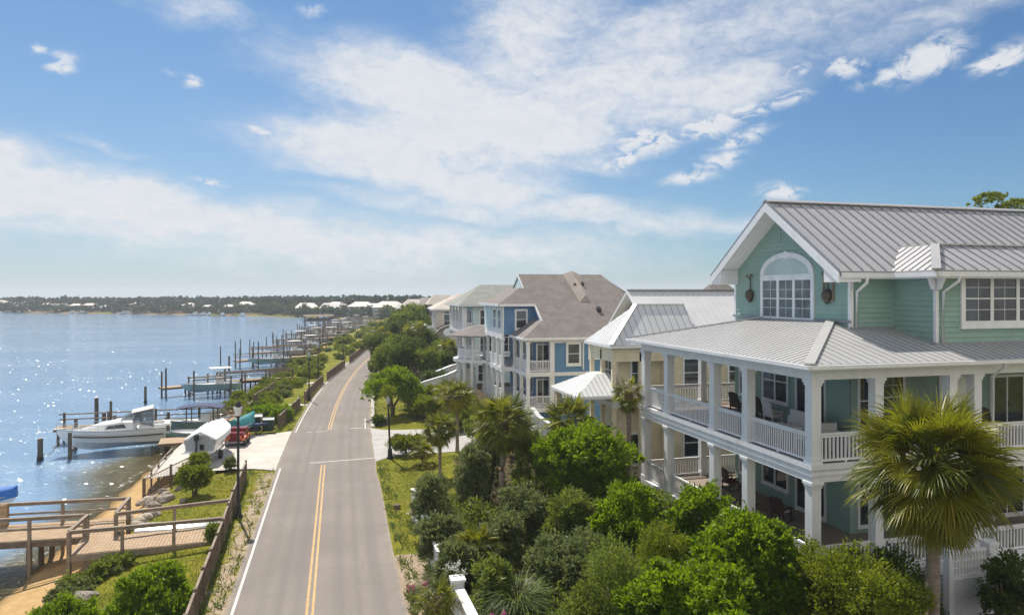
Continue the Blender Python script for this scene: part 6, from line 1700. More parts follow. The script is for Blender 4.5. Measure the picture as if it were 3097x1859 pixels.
for s in (-1, 1):
    mb = MB(); mb.prism([(3.3, s * 0.97, 1.55), (4.9, s * 0.86, 1.55), (4.6, s * 0.80, 1.80), (3.5, s * 0.90, 1.85)], (0, s * 0.03, 0)); mb.build('cabin_window', M['glass'], CB)
mb = MB()
for s in (-1, 1):
    mb.prism([(2.3, s * 1.08, 2.05), (3.7, s * 0.88, 2.12), (2.9, s * 0.80, 2.62), (2.1, s * 0.95, 2.68)], (0, s * 0.02, 0))
mb.prism([(3.7, -0.88, 2.12), (3.7, 0.88, 2.12), (2.9, 0.80, 2.62), (2.9, -0.80, 2.62)], (0.02, 0, 0.02)); mb.build('windscreen', M['glass_thin'], CB)
mb = MB()
for s in (-1, 1):
    for x in (1.35, 2.75): mb.tube((x, s * 1.05, 1.45), (x, s * 0.92, 2.80), 0.025)
mb.build('canopy_frame', M['grey_metal'], CB)
mb = MB(); mb.grid([[(x, y, 2.98 - 0.16 * (x - 1.3) - 0.10 * y * y) for y in np.linspace(-0.95, 0.95, 7)] for x in (1.3, 1.8, 2.4, 2.9)]); mb.grid([[(x, y, 2.94 - 0.16 * (x - 1.3) - 0.10 * y * y) for y in np.linspace(-0.95, 0.95, 7)][::-1] for x in (1.3, 1.8, 2.4, 2.9)]); mb.build('canopy', M['canvas_white'], CB)
for s in (-1, 1):
    mb = MB(); mb.prism([(1.3, s * 1.06, 1.5), (2.7, s * 1.04, 1.9), (2.8, s * 0.92, 2.6), (1.35, s * 0.93, 2.85)], (0, s * 0.015, 0))
    mb.build('clear_curtain', M['glass_thin'], CB)
mb = MB()
for s in (-1, 1):
    rp = [(Vector(r[0 if s < 0 else -1]) * 1.0) for r in rows[7:]]
    mb.path([(p.x, p.y * 0.94, p.z + 0.42) for p in rp], 0.018, 6)
    for p in rp: mb.tube((p.x, p.y * 0.94, p.z), (p.x, p.y * 0.94, p.z + 0.42), 0.014)
mb.box(7.9, 8.6, -0.15, 0.15, 1.70, 1.76); mb.build('bow_rail', M['grey_metal'], CB)
mb = MB(); mb.box(0.05, 2.4, -1.05, -0.75, 1.25, 1.62); mb.box(0.05, 2.4, 0.75, 1.05, 1.25, 1.62); mb.box(0.05, 0.5, -0.75, 0.75, 1.25, 1.62); mb.build('cockpit_seat', M['gelcoat'], CB)
# lift that carries the cruiser
CB.scale = (1, 1, 1.1)
LF = thing('boat_lift', 'timber boat lift with dark beams under the white cabin cruiser', 'boat lift', (-17.6, 65.0, 0), R(12))
for x in (-3.6, 3.4):
    for y in (-1.9, 1.9):
        mb = MB(); mb.tube((x, y, -4), (x, y, 0.5 if y < 0 else 1.0), 0.15, 0.14, 10); mb.build('piling', M['piling'], LF)
    mb = MB(); mb.beam((x, -1.9, -1.22), (x, 1.9, -1.22), 0.14, 0.18); mb.build('cross_beam', M['wood_dark'], LF)
# pier beside the cruiser
def pier(name, label, x, y, rz, L, w, z, rails=(1, 0), piles=5, low=-4.0, group=None, rail_h=1.0, tall=(), wood='wood_grey', simple=False, boards=True):
    o = thing(name, label, 'pier', (x, y, 0), rz, group)
    mb = MB()
    if simple: mb.box(0, L, -w / 2, w / 2, z - 0.10, z)
    else: plank_deck(mb, None, 0, L, -w / 2, w / 2, z, 'y', 0.2, 0.015)
    mb.build('deck_boards', M['wood'], o)
    mb = MB()
    for s in (-1, 1): mb.beam((0, s * (w / 2 - 0.05), z - 0.16), (L, s * (w / 2 - 0.05), z - 0.16), 0.08, 0.22)
    mb.build('joists', M['wood_dark'], o)
    for i in range(piles):
        xx = 0.4 + (L - 0.8) * i / max(1, piles - 1)
        for s in (-1, 1):
            top = z + (rail_h + 0.15 if (rails[0] and s > 0) or (rails[1] and s < 0) else -0.1)
            if (i, s) in tall: top = z + tall[(i, s)]
            mb = MB(); mb.tube((xx, s * (w / 2 + 0.05), low), (xx, s * (w / 2 + 0.05), top), 0.13, 0.11, 8); mb.build('piling', M['piling'], o)
    if rails[0] or rails[1]:
        mb = MB()
        for k, s in ((0, 1), (1, -1)):
            if rails[k]:
                for hh in (rail_h, rail_h * 0.55): mb.beam((0, s * w / 2, z + hh), (L, s * w / 2, z + hh), 0.06, 0.11)
        mb.build('rail', M[wood], o)
    return o
pier('pier', 'timber pier behind the white cabin cruiser with rail and leaning end', -24.0, 69.0, R(3), 15.5, 1.6, -0.2, (1, 0), 5, tall={(1, 1): 2.0, (3, 1): 1.1})
pier('pier', 'short timber pier between the cruiser stern and the concrete ramp', -14.0, 61.5, R(8), 4.8, 2.4, -0.35, (0, 0), 3)
# single pilings
def piling(label, px, py, h, r=0.17, cap=None, lean=0.0):
    x, y = ground_at(px, py, WATER_Z)
    o = thing('piling', label, 'piling', (x, y, WATER_Z))
    mb = MB(); mb.tube((0, 0, -2.5), (lean, 0, h), r * 1.1, r * 0.9, 12); mb.build('post', M['piling'], o, False)
    if cap: mb = MB(); mb.lathe((lean, 0, h), [(r * 1.15, 0), (r * 1.1, 0.06), (0.03, 0.20)], 12); mb.build('cap', M[cap], o)
    else: mb = MB(); mb.lathe((lean, 0, h), [(r * 0.92, 0), (r * 0.85, 0.03)], 12); mb.build('cap', M['wood_grey'], o)
    mb = MB(); mb.tube((0, 0, 0.0), (lean * .2, 0, 0.35), r * 1.13, r * 1.11, 12); mb.build('waterline_band', M['rubber'], o)
    return o
piling('thick grey piling standing alone in the water left of the cabin cruiser bow', 97, 1112, 1.75, 0.21)
piling('tall dark piling with pale cap behind the cabin cruiser', 233, 1045, 3.3, 0.19, 'offwhite')
piling('short piling with flat cap behind the cruiser, left of its twin', 251, 1048, 2.0, 0.20)
piling('short piling with flat cap behind the cruiser, right of its twin', 264, 1046, 2.1, 0.2)
piling('squat dark piling just left of the cruiser canopy', 277, 1046, 1.7, 0.17)
piling('dark piling standing right of the cruiser canopy', 341, 1040, 1.9, 0.17)
piling('lone dark piling in open water left of the first long pier', 351, 973, 2.0, 0.16)
piling('thin dark piling in open water left of the second long pier', 553, 893, 2.4, 0.16)
piling('reddish post beside the boats by the ramp, left one', 383, 1060, 1.6, 0.13)
piling('dark post beside the boats by the ramp, middle one', 402, 1058, 1.9, 0.13)
# rope from the cruiser to the thick piling
o = thing('mooring_rope', 'slack mooring rope between the thick piling and the cruiser bow', 'rope', (-22.9, 62.5, -0.6))
mb = MB(); mb.path([(0.9 * t, 1.9 * t, -0.35 + 0.9 * t - 0.8 * math.sin(math.pi * t)) for t in np.linspace(0, 1, 12)], 0.03, 6); mb.build('rope_strand', M['wood_grey'], o)
# first long pier with the boat on a lift
pier('pier', 'first long pier, with a boat lift on its near side', -21.8, 96.2, R(28), 15.0, 1.7, -0.35, (0, 0), 6, tall={(0, 1): 1.9, (0, -1): 2.5, (2, 1): 1.2})
PR = thing('pier_railing_walk', 'shore half of the first long pier with dark double railings', 'pier', (-15.4, 99.0, 0), R(20))
mb = MB(); plank_deck(mb, None, 0, 9.5, -0.9, 0.9, -0.12, 'y', 0.2, 0.015); mb.build('deck_boards', M['wood'], PR)
rail_run(PR, (0, -0.9), (9.5, -0.9), -0.12, 1.15, 4, 'wood_dark', True, 0.2, -4); rail_run(PR, (0, 0.9), (9.5, 0.9), -0.12, 1.15, 4, 'wood_dark', True, 0.2, -4)
def tower_boat(name, label, loc, rz, L=6.4, B=2.3, hull='gelcoat', top='canvas_white', th=2.3):
    o, rows = make_boat(name, label, loc, rz, L, B, 0.95, hull)
    mb = MB(); mb.box(2.0, 2.9, -0.4, 0.4, 0.85, 1.75); mb.build('console', M['gelcoat'], o)
    mb = MB(); mb.prism([(2.95, -0.42, 1.7), (2.95, 0.42, 1.7), (2.75, 0.38, 2.15), (2.75, -0.38, 2.15)], (0.03, 0, 0)); mb.build('windscreen', M['glass_thin'], o)
    for s in (-1, 1):
        for x in (1.8, 3.0): mb = MB(); mb.tube((x, s * 0.55, 0.9), (x, s * 0.6, th + 0.6), 0.03); mb.build('top_post', M['grey_metal'], o)
    mb = MB(); mb.box(1.1, 3.6, -0.9, 0.9, th + 0.6, th + 0.68); mb.build('hard_top', M[top], o)
    mb = MB(); mb.box(1.0, 1.5, -0.5, 0.5, 0.85, 1.35); mb.build('helm_seat', M['gelcoat'], o)
    outboard(o, -0.25, 0, 0.95)
    return o
tower_boat('lift_boat', 'pale green hulled boat with white flat top on the first long pier lift', (-12.6, 97.2, -1.0), R(180 + 22), 7.0, 2.4, 'green_hull')
def lift(label, x, y, rz, group=None, hgt=1.3):
    o = thing('boat_lift', label, 'boat lift', (x, y, 0), rz, group)
    for xx in (-2.2, 2.2):
        for yy in (-1.5, 1.5):
            mb = MB(); mb.tube((xx, yy, -4), (xx, yy, hgt + (1.0 if xx * yy > 0 else 0)), 0.11, 0.10, 8); mb.build('piling', M['piling'], o)
        mb = MB(); mb.beam((xx, -1.5, -1.1), (xx, 1.5, -1.1), 0.12, 0.16); mb.build('cross_beam', M['wood_dark'], o)
    for yy in (-1.5, 1.5):
        mb = MB(); mb.beam((-2.4, yy, hgt - 0.2), (2.4, yy, hgt - 0.2), 0.12, 0.18); mb.build('top_beam', M['wood_grey'], o)
    return o
lift('dark timber boat lift holding the pale green boat at the first long pier', -16.0, 96.2, R(22), hgt=0.9)
# second long pier
pier('pier', 'second long pier, with dark rail and a boat under a navy canopy', -17.4, 129.4, R(30), 17.0, 1.8, -0.2, (1, 0), 6, tall={(0, -1): 2.2, (5, 1): 3.4})
tower_boat('lift_boat', 'boat with navy top and white cabin on the second long pier', (-8.6, 130.6, -0.9), R(180 + 25), 7.2, 2.5, 'green_hull', 'canvas_navy', 1.9)
lift('boat lift with high white beam above the navy topped boat', -12.0, 129.0, R(25), hgt=2.2)
# farther piers down to the corner of the bay
pr = random.Random(8)
far_groups = []
shore_pts = [(-7.0, 150), (-5.0, 168), (-2.6, 190), (-0.8, 205), (1.4, 222), (4.0, 240), (6.5, 259), (9.5, 273), (13.0, 290), (16.0, 308)]
proto = None; lproto = None; bproto = None
for i, (sx, sy) in enumerate(shore_pts):
    rz = R(28 - i * 1.5)
    L = 15 + pr.uniform(-3, 3) - i * 0.2
    lab = 'timber pier in the far row of piers along the shore'
    if proto is None:
        o = proto = pier('far_pier', lab, 0, 0, 0, 16.0, 1.8, -0.15, (1, 0), 6, group='far row of piers', simple=True, tall={(0, 1): 2.6, (0, -1): 2.2, (2, -1): 2.4, (4, 1): 1.8})
    else: o = copy_tree(proto)
    o.location = (sx + 2 - math.cos(rz) * L, sy + 1 - math.sin(rz) * L, 0); o.rotation_euler = (0, 0, rz); o.scale = (L / 16, 1, 1)
    for q in range(2):
        fx, fy = L * (0.18 + 0.35 * q), -3.0
        bx, by = o.location.x + math.cos(rz) * fx - math.sin(rz) * fy, o.location.y + math.sin(rz) * fx + math.cos(rz) * fy
        if pr.random() < 0.85:
            if lproto is None: l = lproto = lift('dark boat lift in the far row of piers', 0, 0, 0, 'far boat lifts', 1.4)
            else: l = copy_tree(lproto)
            l.location = (bx, by, 0); l.rotation_euler = (0, 0, rz)
            if pr.random() < 0.75:
                if bproto is None:
                    bproto = b2 = tower_boat('far_boat', 'small boat with flat top on a lift in the far row of piers', (0, 0, 0), 0, 6.2, 2.2, 'gelcoat_grey'); tag(b2, group='boats on the far lifts')
                else: b2 = copy_tree(bproto)
                b2.location = (bx + math.cos(rz) * 3, by + math.sin(rz) * 3, -0.95); b2.rotation_euler = (0, 0, rz + math.pi)
pp = None
for i in range(26):
    t_ = i / 25
    sx, sy = 0, 140 + 165 * t_ + pr.uniform(-4, 4)
    xs_ = float(np.interp(sy, SHORE[:, 1][:16], SHORE[:, 0][:16])) - pr.uniform(2, 16)
    if pp is None:
        pp = o = thing('far_piling', 'thin dark mooring piling in the far row of piers', 'piling', (xs_, sy, WATER_Z), 0, 'far mooring pilings')
        mb = MB(); mb.tube((0, 0, -2), (0, 0, 3.4), 0.12, 0.10, 8); mb.build('post', M['piling'], o)
    else:
        o = copy_tree(pp); o.location = (xs_, sy, WATER_Z); o.scale = (1, 1, pr.uniform(0.7, 1.3))
x, y = ground_at(775, 783, WATER_Z)
o = thing('boat_house', 'dark open boat shelter on piles at the end of the bay', 'boat shelter', (x, y, 0), R(10))
for xx in np.linspace(-8, 8, 6):
    for yy in (-2.5, 2.5): mb = MB(); mb.tube((xx, yy, -4), (xx, yy, 2.6), 0.22, 0.2, 8); mb.build('piling', M['piling'], o)
mb = MB(); mb.box(-9, 9, -3, 3, -0.3, 0.0); mb.build('deck_boards', M['wood_dark'], o)
mb = MB(); mb.prism([(-9, -3.4, 2.5), (-9, 3.4, 2.5), (-9, 0, 3.4)], (15, 0, 0)); mb.build('roof', M['wood_dark'], o); o.scale = (0.8, 0.8, 0.75)
mb = MB(); mb.box(-7, 6, -1.6, 1.6, 0.0, 1.6); mb.build('storage_wall', M['bottom_paint'], o)
# blue covered boat at the left edge
x, y = ground_at(6, 1262, WATER_Z)
o, rows = make_boat('covered_skiff', 'boat under a bright blue cover with white panel at the left edge', (-22.7, 46.0, -0.85), R(4), 4.6, 1.9, 0.6, 'gelcoat')
cv = []
for r in rows[::2]:
    a, c = Vector(r[0]), Vector(r[-1]); m_ = a.lerp(c, 0.5)
    cv.append([tuple(a + Vector((0, -0.08, -0.1))), tuple(a.lerp(c, 0.2) + Vector((0, 0, 0.3))), tuple(m_ + Vector((0, 0, 0.55))), tuple(a.lerp(c, 0.8) + Vector((0, 0, 0.3))), tuple(c + Vector((0, 0.08, -0.1)))])
mb = MB(); mb.grid(cv); mb.build('cover', M['canvas_blue'], o, True)
mb = MB()
for xx in (0.8, 3.0): mb.tube((xx, -0.6, -2.5), (xx, -0.6, 0.2), 0.08); mb.tube((xx, 0.6, -2.5), (xx, 0.6, 0.2), 0.08)
mb.build('cradle_post', M['wood_grey'], o)
# ------------------------------------------------------------------ boats and gear on the ramp
x, y = -9.1, 51.0
TB, rows = make_boat('trailered_boat', 'white boat under a ridged white cover on a trailer, stern to the viewer', (x, y, 0.55), R(84), 6.6, 2.5, 1.25, 'gelcoat')
cv = []
for i, r in enumerate(rows):
    a, c = Vector(r[0]), Vector(r[-1]); f = i / (len(rows) - 1); m_ = a.lerp(c, 0.5)
    rid = 0.95 * (1 - abs(f - 0.3) * 1.1) + 0.08 * math.sin(i * 2.1)
    cv.append([tuple(a + Vector((0, -0.04, -0.30))), tuple(a + Vector((0, -0.02, 0.04))), tuple(a.lerp(c, 0.28) + Vector((0, 0, rid * 0.62))), tuple(m_ + Vector((0, 0, rid))), tuple(a.lerp(c, 0.72) + Vector((0, 0, rid * 0.62))), tuple(c + Vector((0, 0.02, 0.04))), tuple(c + Vector((0, 0.04, -0.30)))])
mb = MB(); mb.grid(cv); mb.poly(cv[0]); mb.build('cover', M['canvas_white'], TB)
mb = MB(); mb.prism([(-0.10, -1.12, 1.28), (-0.10, -0.98, 0.42), (-0.10, 0, 0.02), (-0.10, 0.98, 0.42), (-0.10, 1.12, 1.28)], (0.09, 0, 0)); mb.prism([(-0.10, -0.8, 1.285), (-0.10, 0.8, 1.285), (-0.10, 0.45, 1.62), (-0.10, -0.45, 1.62)], (0.09, 0, 0)); mb.build('transom', M['gelcoat_grey'], TB)
mb = MB(); mb.box(-0.75, -0.105, -1.05, -0.55, 0.42, 0.50); mb.box(-0.75, -0.105, 0.35, 1.05, 0.42, 0.50); mb.build('swim_step', M['gelcoat'], TB)
mb = MB(); mb.box(-0.14, -0.105, -0.30, -0.02, 0.55, 0.95); mb.build('hatch', M['rubber'], TB)
outboard(TB, -0.40, 0.15, 1.25)
mb = MB()
for s in (-1, 1): mb.beam((-0.4, s * 0.8, -0.05), (6.8, s * 0.5, -0.05), 0.09, 0.12)
for xx in (0.5, 2.5, 4.5): mb.beam((xx, -0.9, -0.05), (xx, 0.9, -0.05), 0.08, 0.08)
mb.build('trailer_frame', M['grey_metal'], TB)
for s in (-1, 1):
    mb = MB(); mb.tube((1.8, s * 1.0 - 0.11, -0.24), (1.8, s * 1.0 + 0.11, -0.24), 0.33, 0.33, 18); w_ = mb.build('wheel', M['rubber'], TB)
TB.scale = (0.9, 0.9, 0.9); TB.location.z = 0.50
# boat with a dark blue T-top beyond
o, rows = make_boat('canopy_boat', 'boat with a dark blue fabric canopy on posts, beyond the covered boat', (-10.0, 69.0, -1.05), R(176), 6.0, 2.3, 0.95, 'green_hull')
mb = MB()
for xx in (1.0, 3.3):
    for s in (-1, 1): mb.tube((xx, s * 0.85, 0.9), (xx, s * 0.85, 2.35), 0.05)
mb.build('canopy_frame', M['black_metal'], o)
mb = MB(); mb.grid([[(xx, yy, 2.35 + 0.18 * math.cos(xx - 2.1) - 0.10 * yy * yy) for yy in np.linspace(-1.1, 1.1, 7)] for xx in np.linspace(0.2, 4.2, 7)]); mb.grid([[(xx, yy, 2.28 + 0.18 * math.cos(xx - 2.1) - 0.10 * yy * yy) for yy in np.linspace(-1.1, 1.1, 7)][::-1] for xx in np.linspace(0.2, 4.2, 7)]); mb.build('canopy', M['canvas_navy'], o)
mb = MB(); mb.box(1.4, 2.2, -0.4, 0.4, 0.8, 1.5); mb.build('console', M['gelcoat'], o)
o, rows = make_boat('open_boat', 'low open boat with grey-green hull between the cruiser and the covered boat', (-9.6, 63.6, -0.9), R(178), 4.4, 1.8, 0.75, 'green_hull')
mb = MB(); mb.box(1.0, 1.4, -0.7, 0.7, 0.6, 0.68); mb.build('thwart', M['gelcoat'], o)
# red utility cart, teal covered craft, bins
RC = thing('utility_cart', 'small dark red utility cart with black tyres parked right of the covered boat', 'cart', (-7.6, 56.2, -0.02), R(84))
mb = MB(); mb.box(0, 1.7, -0.62, 0.62, 0.42, 0.95); mb.box(0.1, 1.6, -0.55, 0.55, 0.95, 1.02); mb.box(0.9, 1.7, -0.6, 0.6, 1.02, 1.25); mb.build('body', M['red_paint'], RC)
mb = MB(); mb.box(-0.05, -0.002, -0.5, -0.35, 0.6, 0.85); mb.box(-0.05, -0.002, 0.35, 0.5, 0.6, 0.85); mb.build('tail_light', M['orange'], RC)
mb = MB(); mb.box(-0.06, 0.15, -0.6, 0.6, 0.30, 0.40); mb.build('bumper', M['grey_metal'], RC)
for (xx, yy) in ((0.35, -0.62), (0.35, 0.62), (1.4, -0.62), (1.4, 0.62)):
    mb = MB(); mb.tube((xx, yy - 0.12, 0.33), (xx, yy + 0.12, 0.33), 0.33, 0.33, 18); mb.build('wheel', M['rubber'], RC)
    mb = MB(); mb.prism([(xx + 0.45 * math.cos(a), yy - 0.13, 0.36 + 0.45 * math.sin(a)) for a in np.linspace(0.2, 2.9, 9)] + [(xx + 0.38 * math.cos(a), yy - 0.13, 0.36 + 0.38 * math.sin(a)) for a in np.linspace(2.9, 0.2, 9)], (0, 0.26, 0)); mb.build('fender', M['orange'], RC)
o = thing('covered_craft', 'small craft under a teal tarpaulin behind the red cart', 'boat', (-8.0, 58.6, -0.05), R(70))
rows = boat_hull(3.4, 1.3, 0.55)
mb = MB(); mb.grid([[(p[0], p[1], p[2] + 0.55) for p in r] for r in rows]); mb.poly([(p[0], p[1], p[2] + 0.55) for p in rows[0]][::-1]); mb.build('hull', M['gelcoat'], o)
cv = [[(r[0][0], r[0][1] * 1.06, r[0][2] + 0.35), (r[0][0], r[0][1] * 0.6, r[0][2] + 0.95), (r[0][0], 0, r[0][2] + 1.15), (r[0][0], -r[0][1] * 0.6, r[0][2] + 0.95), (r[0][0], -r[0][1] * 1.06, r[0][2] + 0.35)] for r in rows]
mb = MB(); mb.grid(cv); mb.poly(cv[0][::-1]); mb.build('tarpaulin', M['teal_canvas'], o, True)
mb = MB()
for xx in (0.6, 2.4): mb.beam((xx, -0.6, 0.0), (xx, -0.5, 0.6), 0.08, 0.08); mb.beam((xx, 0.6, 0.0), (xx, 0.5, 0.6), 0.08, 0.08); mb.beam((xx, -0.6, 0.45), (xx, 0.6, 0.45), 0.08, 0.08)
mb.build('stand', M['wood_dark'], o)
o = thing('kayak', 'dark blue kayak laid across a stand behind the red cart', 'kayak', (-7.3, 60.6, 0.75), R(4))
rows = []
for i in range(13):
    f = i / 12; wv = 0.33 * math.sin(math.pi * f) ** 0.6 + 0.01
    rows.append([(3.2 * f - 1.6, wv * math.cos(a), 0.18 * math.sin(a) * (0.4 + 0.6 * math.sin(math.pi * f)) + 0.12 * (2 * f - 1) ** 2) for a in np.linspace(0, 2 * math.pi, 9)[:-1]])
mb = MB(); mb.grid(rows, True); mb.build('hull', M['canvas_navy'], o, True)
mb = MB(); mb.lathe((0, 0, 0.15), [(0.22, 0), (0.24, 0.05), (0.18, 0.05)], 14); mb.build('cockpit_rim', M['rubber'], o)
mb = MB()
for xx in (-0.8, 0.8): mb.beam((xx, -0.35, -0.78), (xx, 0, -0.15), 0.07, 0.07); mb.beam((xx, 0.35, -0.78), (xx, 0, -0.15), 0.07, 0.07)
mb.build('stand', M['black_metal'], o)
def bin_(label, x, y, s=1.0, rz=0):
    o = thing('waste_bin', label, 'bin', (x, y, 0.0), rz)
    mb = MB(); mb._add([(-.42*s,-.40*s,.08),(.42*s,-.40*s,.08),(.42*s,.40*s,.08),(-.42*s,.40*s,.08),(-.52*s,-.48*s,1.05*s),(.52*s,-.48*s,1.05*s),(.52*s,.48*s,1.05*s),(-.52*s,.48*s,1.05*s)], [(0,3,2,1),(4,5,6,7),(0,1,5,4),(1,2,6,5),(2,3,7,6),(3,0,4,7)]); mb.build('body', M['bin_green'], o)
    mb = MB(); mb.grid([[(xx, yy, 1.06 * s + 0.12 * s * (1 - (yy / (0.52 * s)) ** 2)) for xx in (-.56*s, .56*s)] for yy in np.linspace(-.52*s, .52*s, 7)]); mb.box(-.56*s, .56*s, -.52*s, .52*s, 1.05*s, 1.065*s); mb.build('lid', M['bin_green'], o)
    for s2 in (-1, 1): mb = MB(); mb.tube((s2 * .4 * s, .38 * s, .1), (s2 * .46 * s, .38 * s, .1), .1, .1, 10); mb.build('wheel', M['rubber'], o)
bin_('wide dark green waste bin at the edge of the concrete, left of its twin', -6.9, 61.9, 1.25, R(5)); bin_('dark green waste bin right of the wide one, beside a timber post', -5.75, 61.7, 1.0, R(-4))
o = thing('timber_post', 'pale timber post between the two green bins', 'post', (-6.2, 61.3, 0)); mb = MB(); mb.box(-.06, .06, -.06, .06, -.2, 1.25); mb.prism([(-.08,-.08,1.25),(.08,-.08,1.25),(.08,.08,1.25),(-.08,.08,1.25)], (0, 0, .05)); mb.build('post', M['wood'], o)

# ------------------------------------------------------------------ fences along the road
def fence(label, pts, h=1.15, z0=None, step=2.2, gap=0.10, mat='wood_dark', slats=True, tops='wood_grey'):
    o = thing('fence', label, 'fence')
    P = [Vector((a[0], a[1], gz(a[0], a[1]))) for a in pts]
    sl_, rl = MB(), MB()
    for a, b_ in zip(P[:-1], P[1:]):
        L = (b_ - a).length; n = max(1, round(L / step))
        for i in range(n):
            p = a.lerp(b_, i / n); q = a.lerp(b_, (i + 1) / n)
            mb = MB(); mb.box(p.x - .055, p.x + .055, p.y - .055, p.y + .055, p.z - .2, p.z + h + .12); mb.build('post', M['wood_dark'], o)
            rl.beam((p.x, p.y, p.z + h), (q.x, q.y, q.z + h), 0.09, 0.05); rl.beam((p.x, p.y, p.z + .15), (q.x, q.y, q.z + .15), 0.04, 0.07)
            if slats:
                k = max(2, int((q - p).length / gap))
                for j in range(1, k):
                    s_ = p.lerp(q, j / k); sl_.box(s_.x - .009, s_.x + .009, s_.y - .011, s_.y + .011, s_.z + .05, s_.z + h - .02)
    p = P[-1]
    mb = MB(); mb.box(p.x - .055, p.x + .055, p.y - .055, p.y + .055, p.z - .2, p.z + h + .12); mb.build('post', M['wood_dark'], o)
    rl.build('rail', M[tops], o)
    if slats: sl_.build('slats', M[mat], o)
    return o
fence('long weathered picket fence beside the road in the left foreground', [(-4.75, 22.5), (-5.0, 28.6), (-5.2, 34.5), (-5.45, 39.5), (-5.6, 46.2)])
fence('short fence beside the road just beyond the concrete ramp', [(-5.0, 62.9), (-4.65, 66.0), (-4.0, 71.6), (-3.85, 74)])
fence('roadside fence between the two sandy paths', [(-3.5, 76.6), (-2.5, 87.6), (-1.9, 91.5)])
fence('roadside fence beyond the second sandy path', [(-1.5, 95), (0.4, 109), (0.9, 112)])
fence('farthest roadside fence before the road disappears behind the trees', [(1.7, 118), (4.6, 139), (6.8, 152)])
fence('low slat fence running from the ramp corner down to the beach', [(-9.3, 50.0), (-10.4, 48.6), (-11.6, 47.2)], 1.3, step=1.6, gap=0.11)
fence('timber rail with posts at the top of the beach beside the ramp', [(-11.7, 47.4), (-11.9, 52.0), (-12.1, 57)], 1.25, step=2.3, slats=False)
fence('crooked driftwood fence stub by the pier shore', [(-8.8, 79), (-7.9, 84), (-7.4, 88)], 1.5, step=1.0, gap=0.22)
# sandy cross paths
for (lab, y0, y1) in (('path', 74.6, 76.2), ('path', 92.4, 94.3)):
    mb = MB(); rows = []
    for t_ in np.linspace(0, 1, 12):
        x = rx((y0 + y1) / 2) - 3.25 - 5.0 * t_; rows.append([(x, y0 + 0.5 * math.sin(t_ * 3) + t_ * 1.0, gz(x, y0) + 0.05), (x, y1 + 0.4 * math.sin(t_ * 4) + t_ * 1.0, gz(x, y1) + 0.05)])
    mb.grid(rows); o = mb.build('path', M['concrete']); tag(o, kind='structure')
    if o.data.polygons[0].normal.z < 0: o.data.flip_normals()
# ------------------------------------------------------------------ street lamps
def street_lamp(label, x, y, h, style=0, lean=0.0):
    o = thing('street_lamp', label, 'street lamp', (x, y, gz(x, y)))
    o.rotation_euler = (0, lean, 0)
    mb = MB(); mb.lathe((0, 0, 0), [(0.24, -0.1), (0.24, 0.10), (0.17, 0.16), (0.15, 0.62), (0.09, 0.75)], 14); mb.build('base', M['black_metal'], o)
    mb = MB(); mb.tube((0, 0, 0.7), (0, 0, h - 0.75), 0.075, 0.058, 12); mb.lathe((0, 0, h - 0.75), [(0.06, 0), (0.11, 0.05), (0.11, 0.10), (0.05, 0.13)], 12); mb.build('pole', M['black_metal'], o)
    if style == 0:
        mb = MB(); mb.lathe((0, 0, h - 0.62), [(0.13, 0.0), (0.22, 0.40), (0.20, 0.44)], 8); mb.build('lantern', M['lantern'], o)
        mb = MB(); mb.lathe((0, 0, h - 0.17), [(0.15, 0.0), (0.13, 0.05), (0.11, 0.22), (0.02, 0.30)], 10); mb.build('lantern_cap', M['black_metal'], o)
    else:
        mb = MB(); mb.lathe((0, 0, h - 0.55), [(0.10, 0.0), (0.15, 0.25), (0.10, 0.48)], 10); mb.build('lantern', M['grey_metal'], o)
        mb = MB(); mb.path([(0, 0, h - 0.9), (0.45, 0, h - 0.75)], 0.02, 6); mb.path([(0, 0, h - 0.9), (-0.45, 0, h - 0.75)], 0.02, 6); mb.build('cross_arm', M['black_metal'], o)
    return o
street_lamp('black street lamp with white lantern beside the road in the left foreground', -5.07, 38.7, 5.9)
L2 = street_lamp('thin black lamp post with hanging plants on the lawn at the right of the junction', 3.5, 49.7, 4.4, 1, R(-2))
V, c, L = leaf_arrays(np.random.default_rng(3), np.random.default_rng(4).normal(size=(700, 3)) * np.array([0.24, 0.24, 0.2]), unit(np.random.default_rng(5).normal(size=(700, 3))), 0.12)
hp = thing('hanging_plant', 'round hanging plant on top of the right hand lamp post', 'plant', (3.35, 49.7, 4.75)); link('foliage', mesh_np('foliage', V, c, L), M['shrub_yellow'], hp)
mb = MB(); mb.lathe((0, 0, -0.25), [(0.05, -0.1), (0.2, 0.0), (0.22, 0.12)], 12); mb.build('basket', M['wood_dark'], hp)
for lab, px, py, h in (('dark lamp post beside the shore fence, first beyond the ramp', 746, 965, 5.2), ('dark lamp post farther along the shore fence', 768, 920, 5.0), ('distant lamp post near the bend of the road', 828, 868, 5.0)):
    x, y = ground_at(px, py, 0); street_lamp(lab, x, y, h, 1)
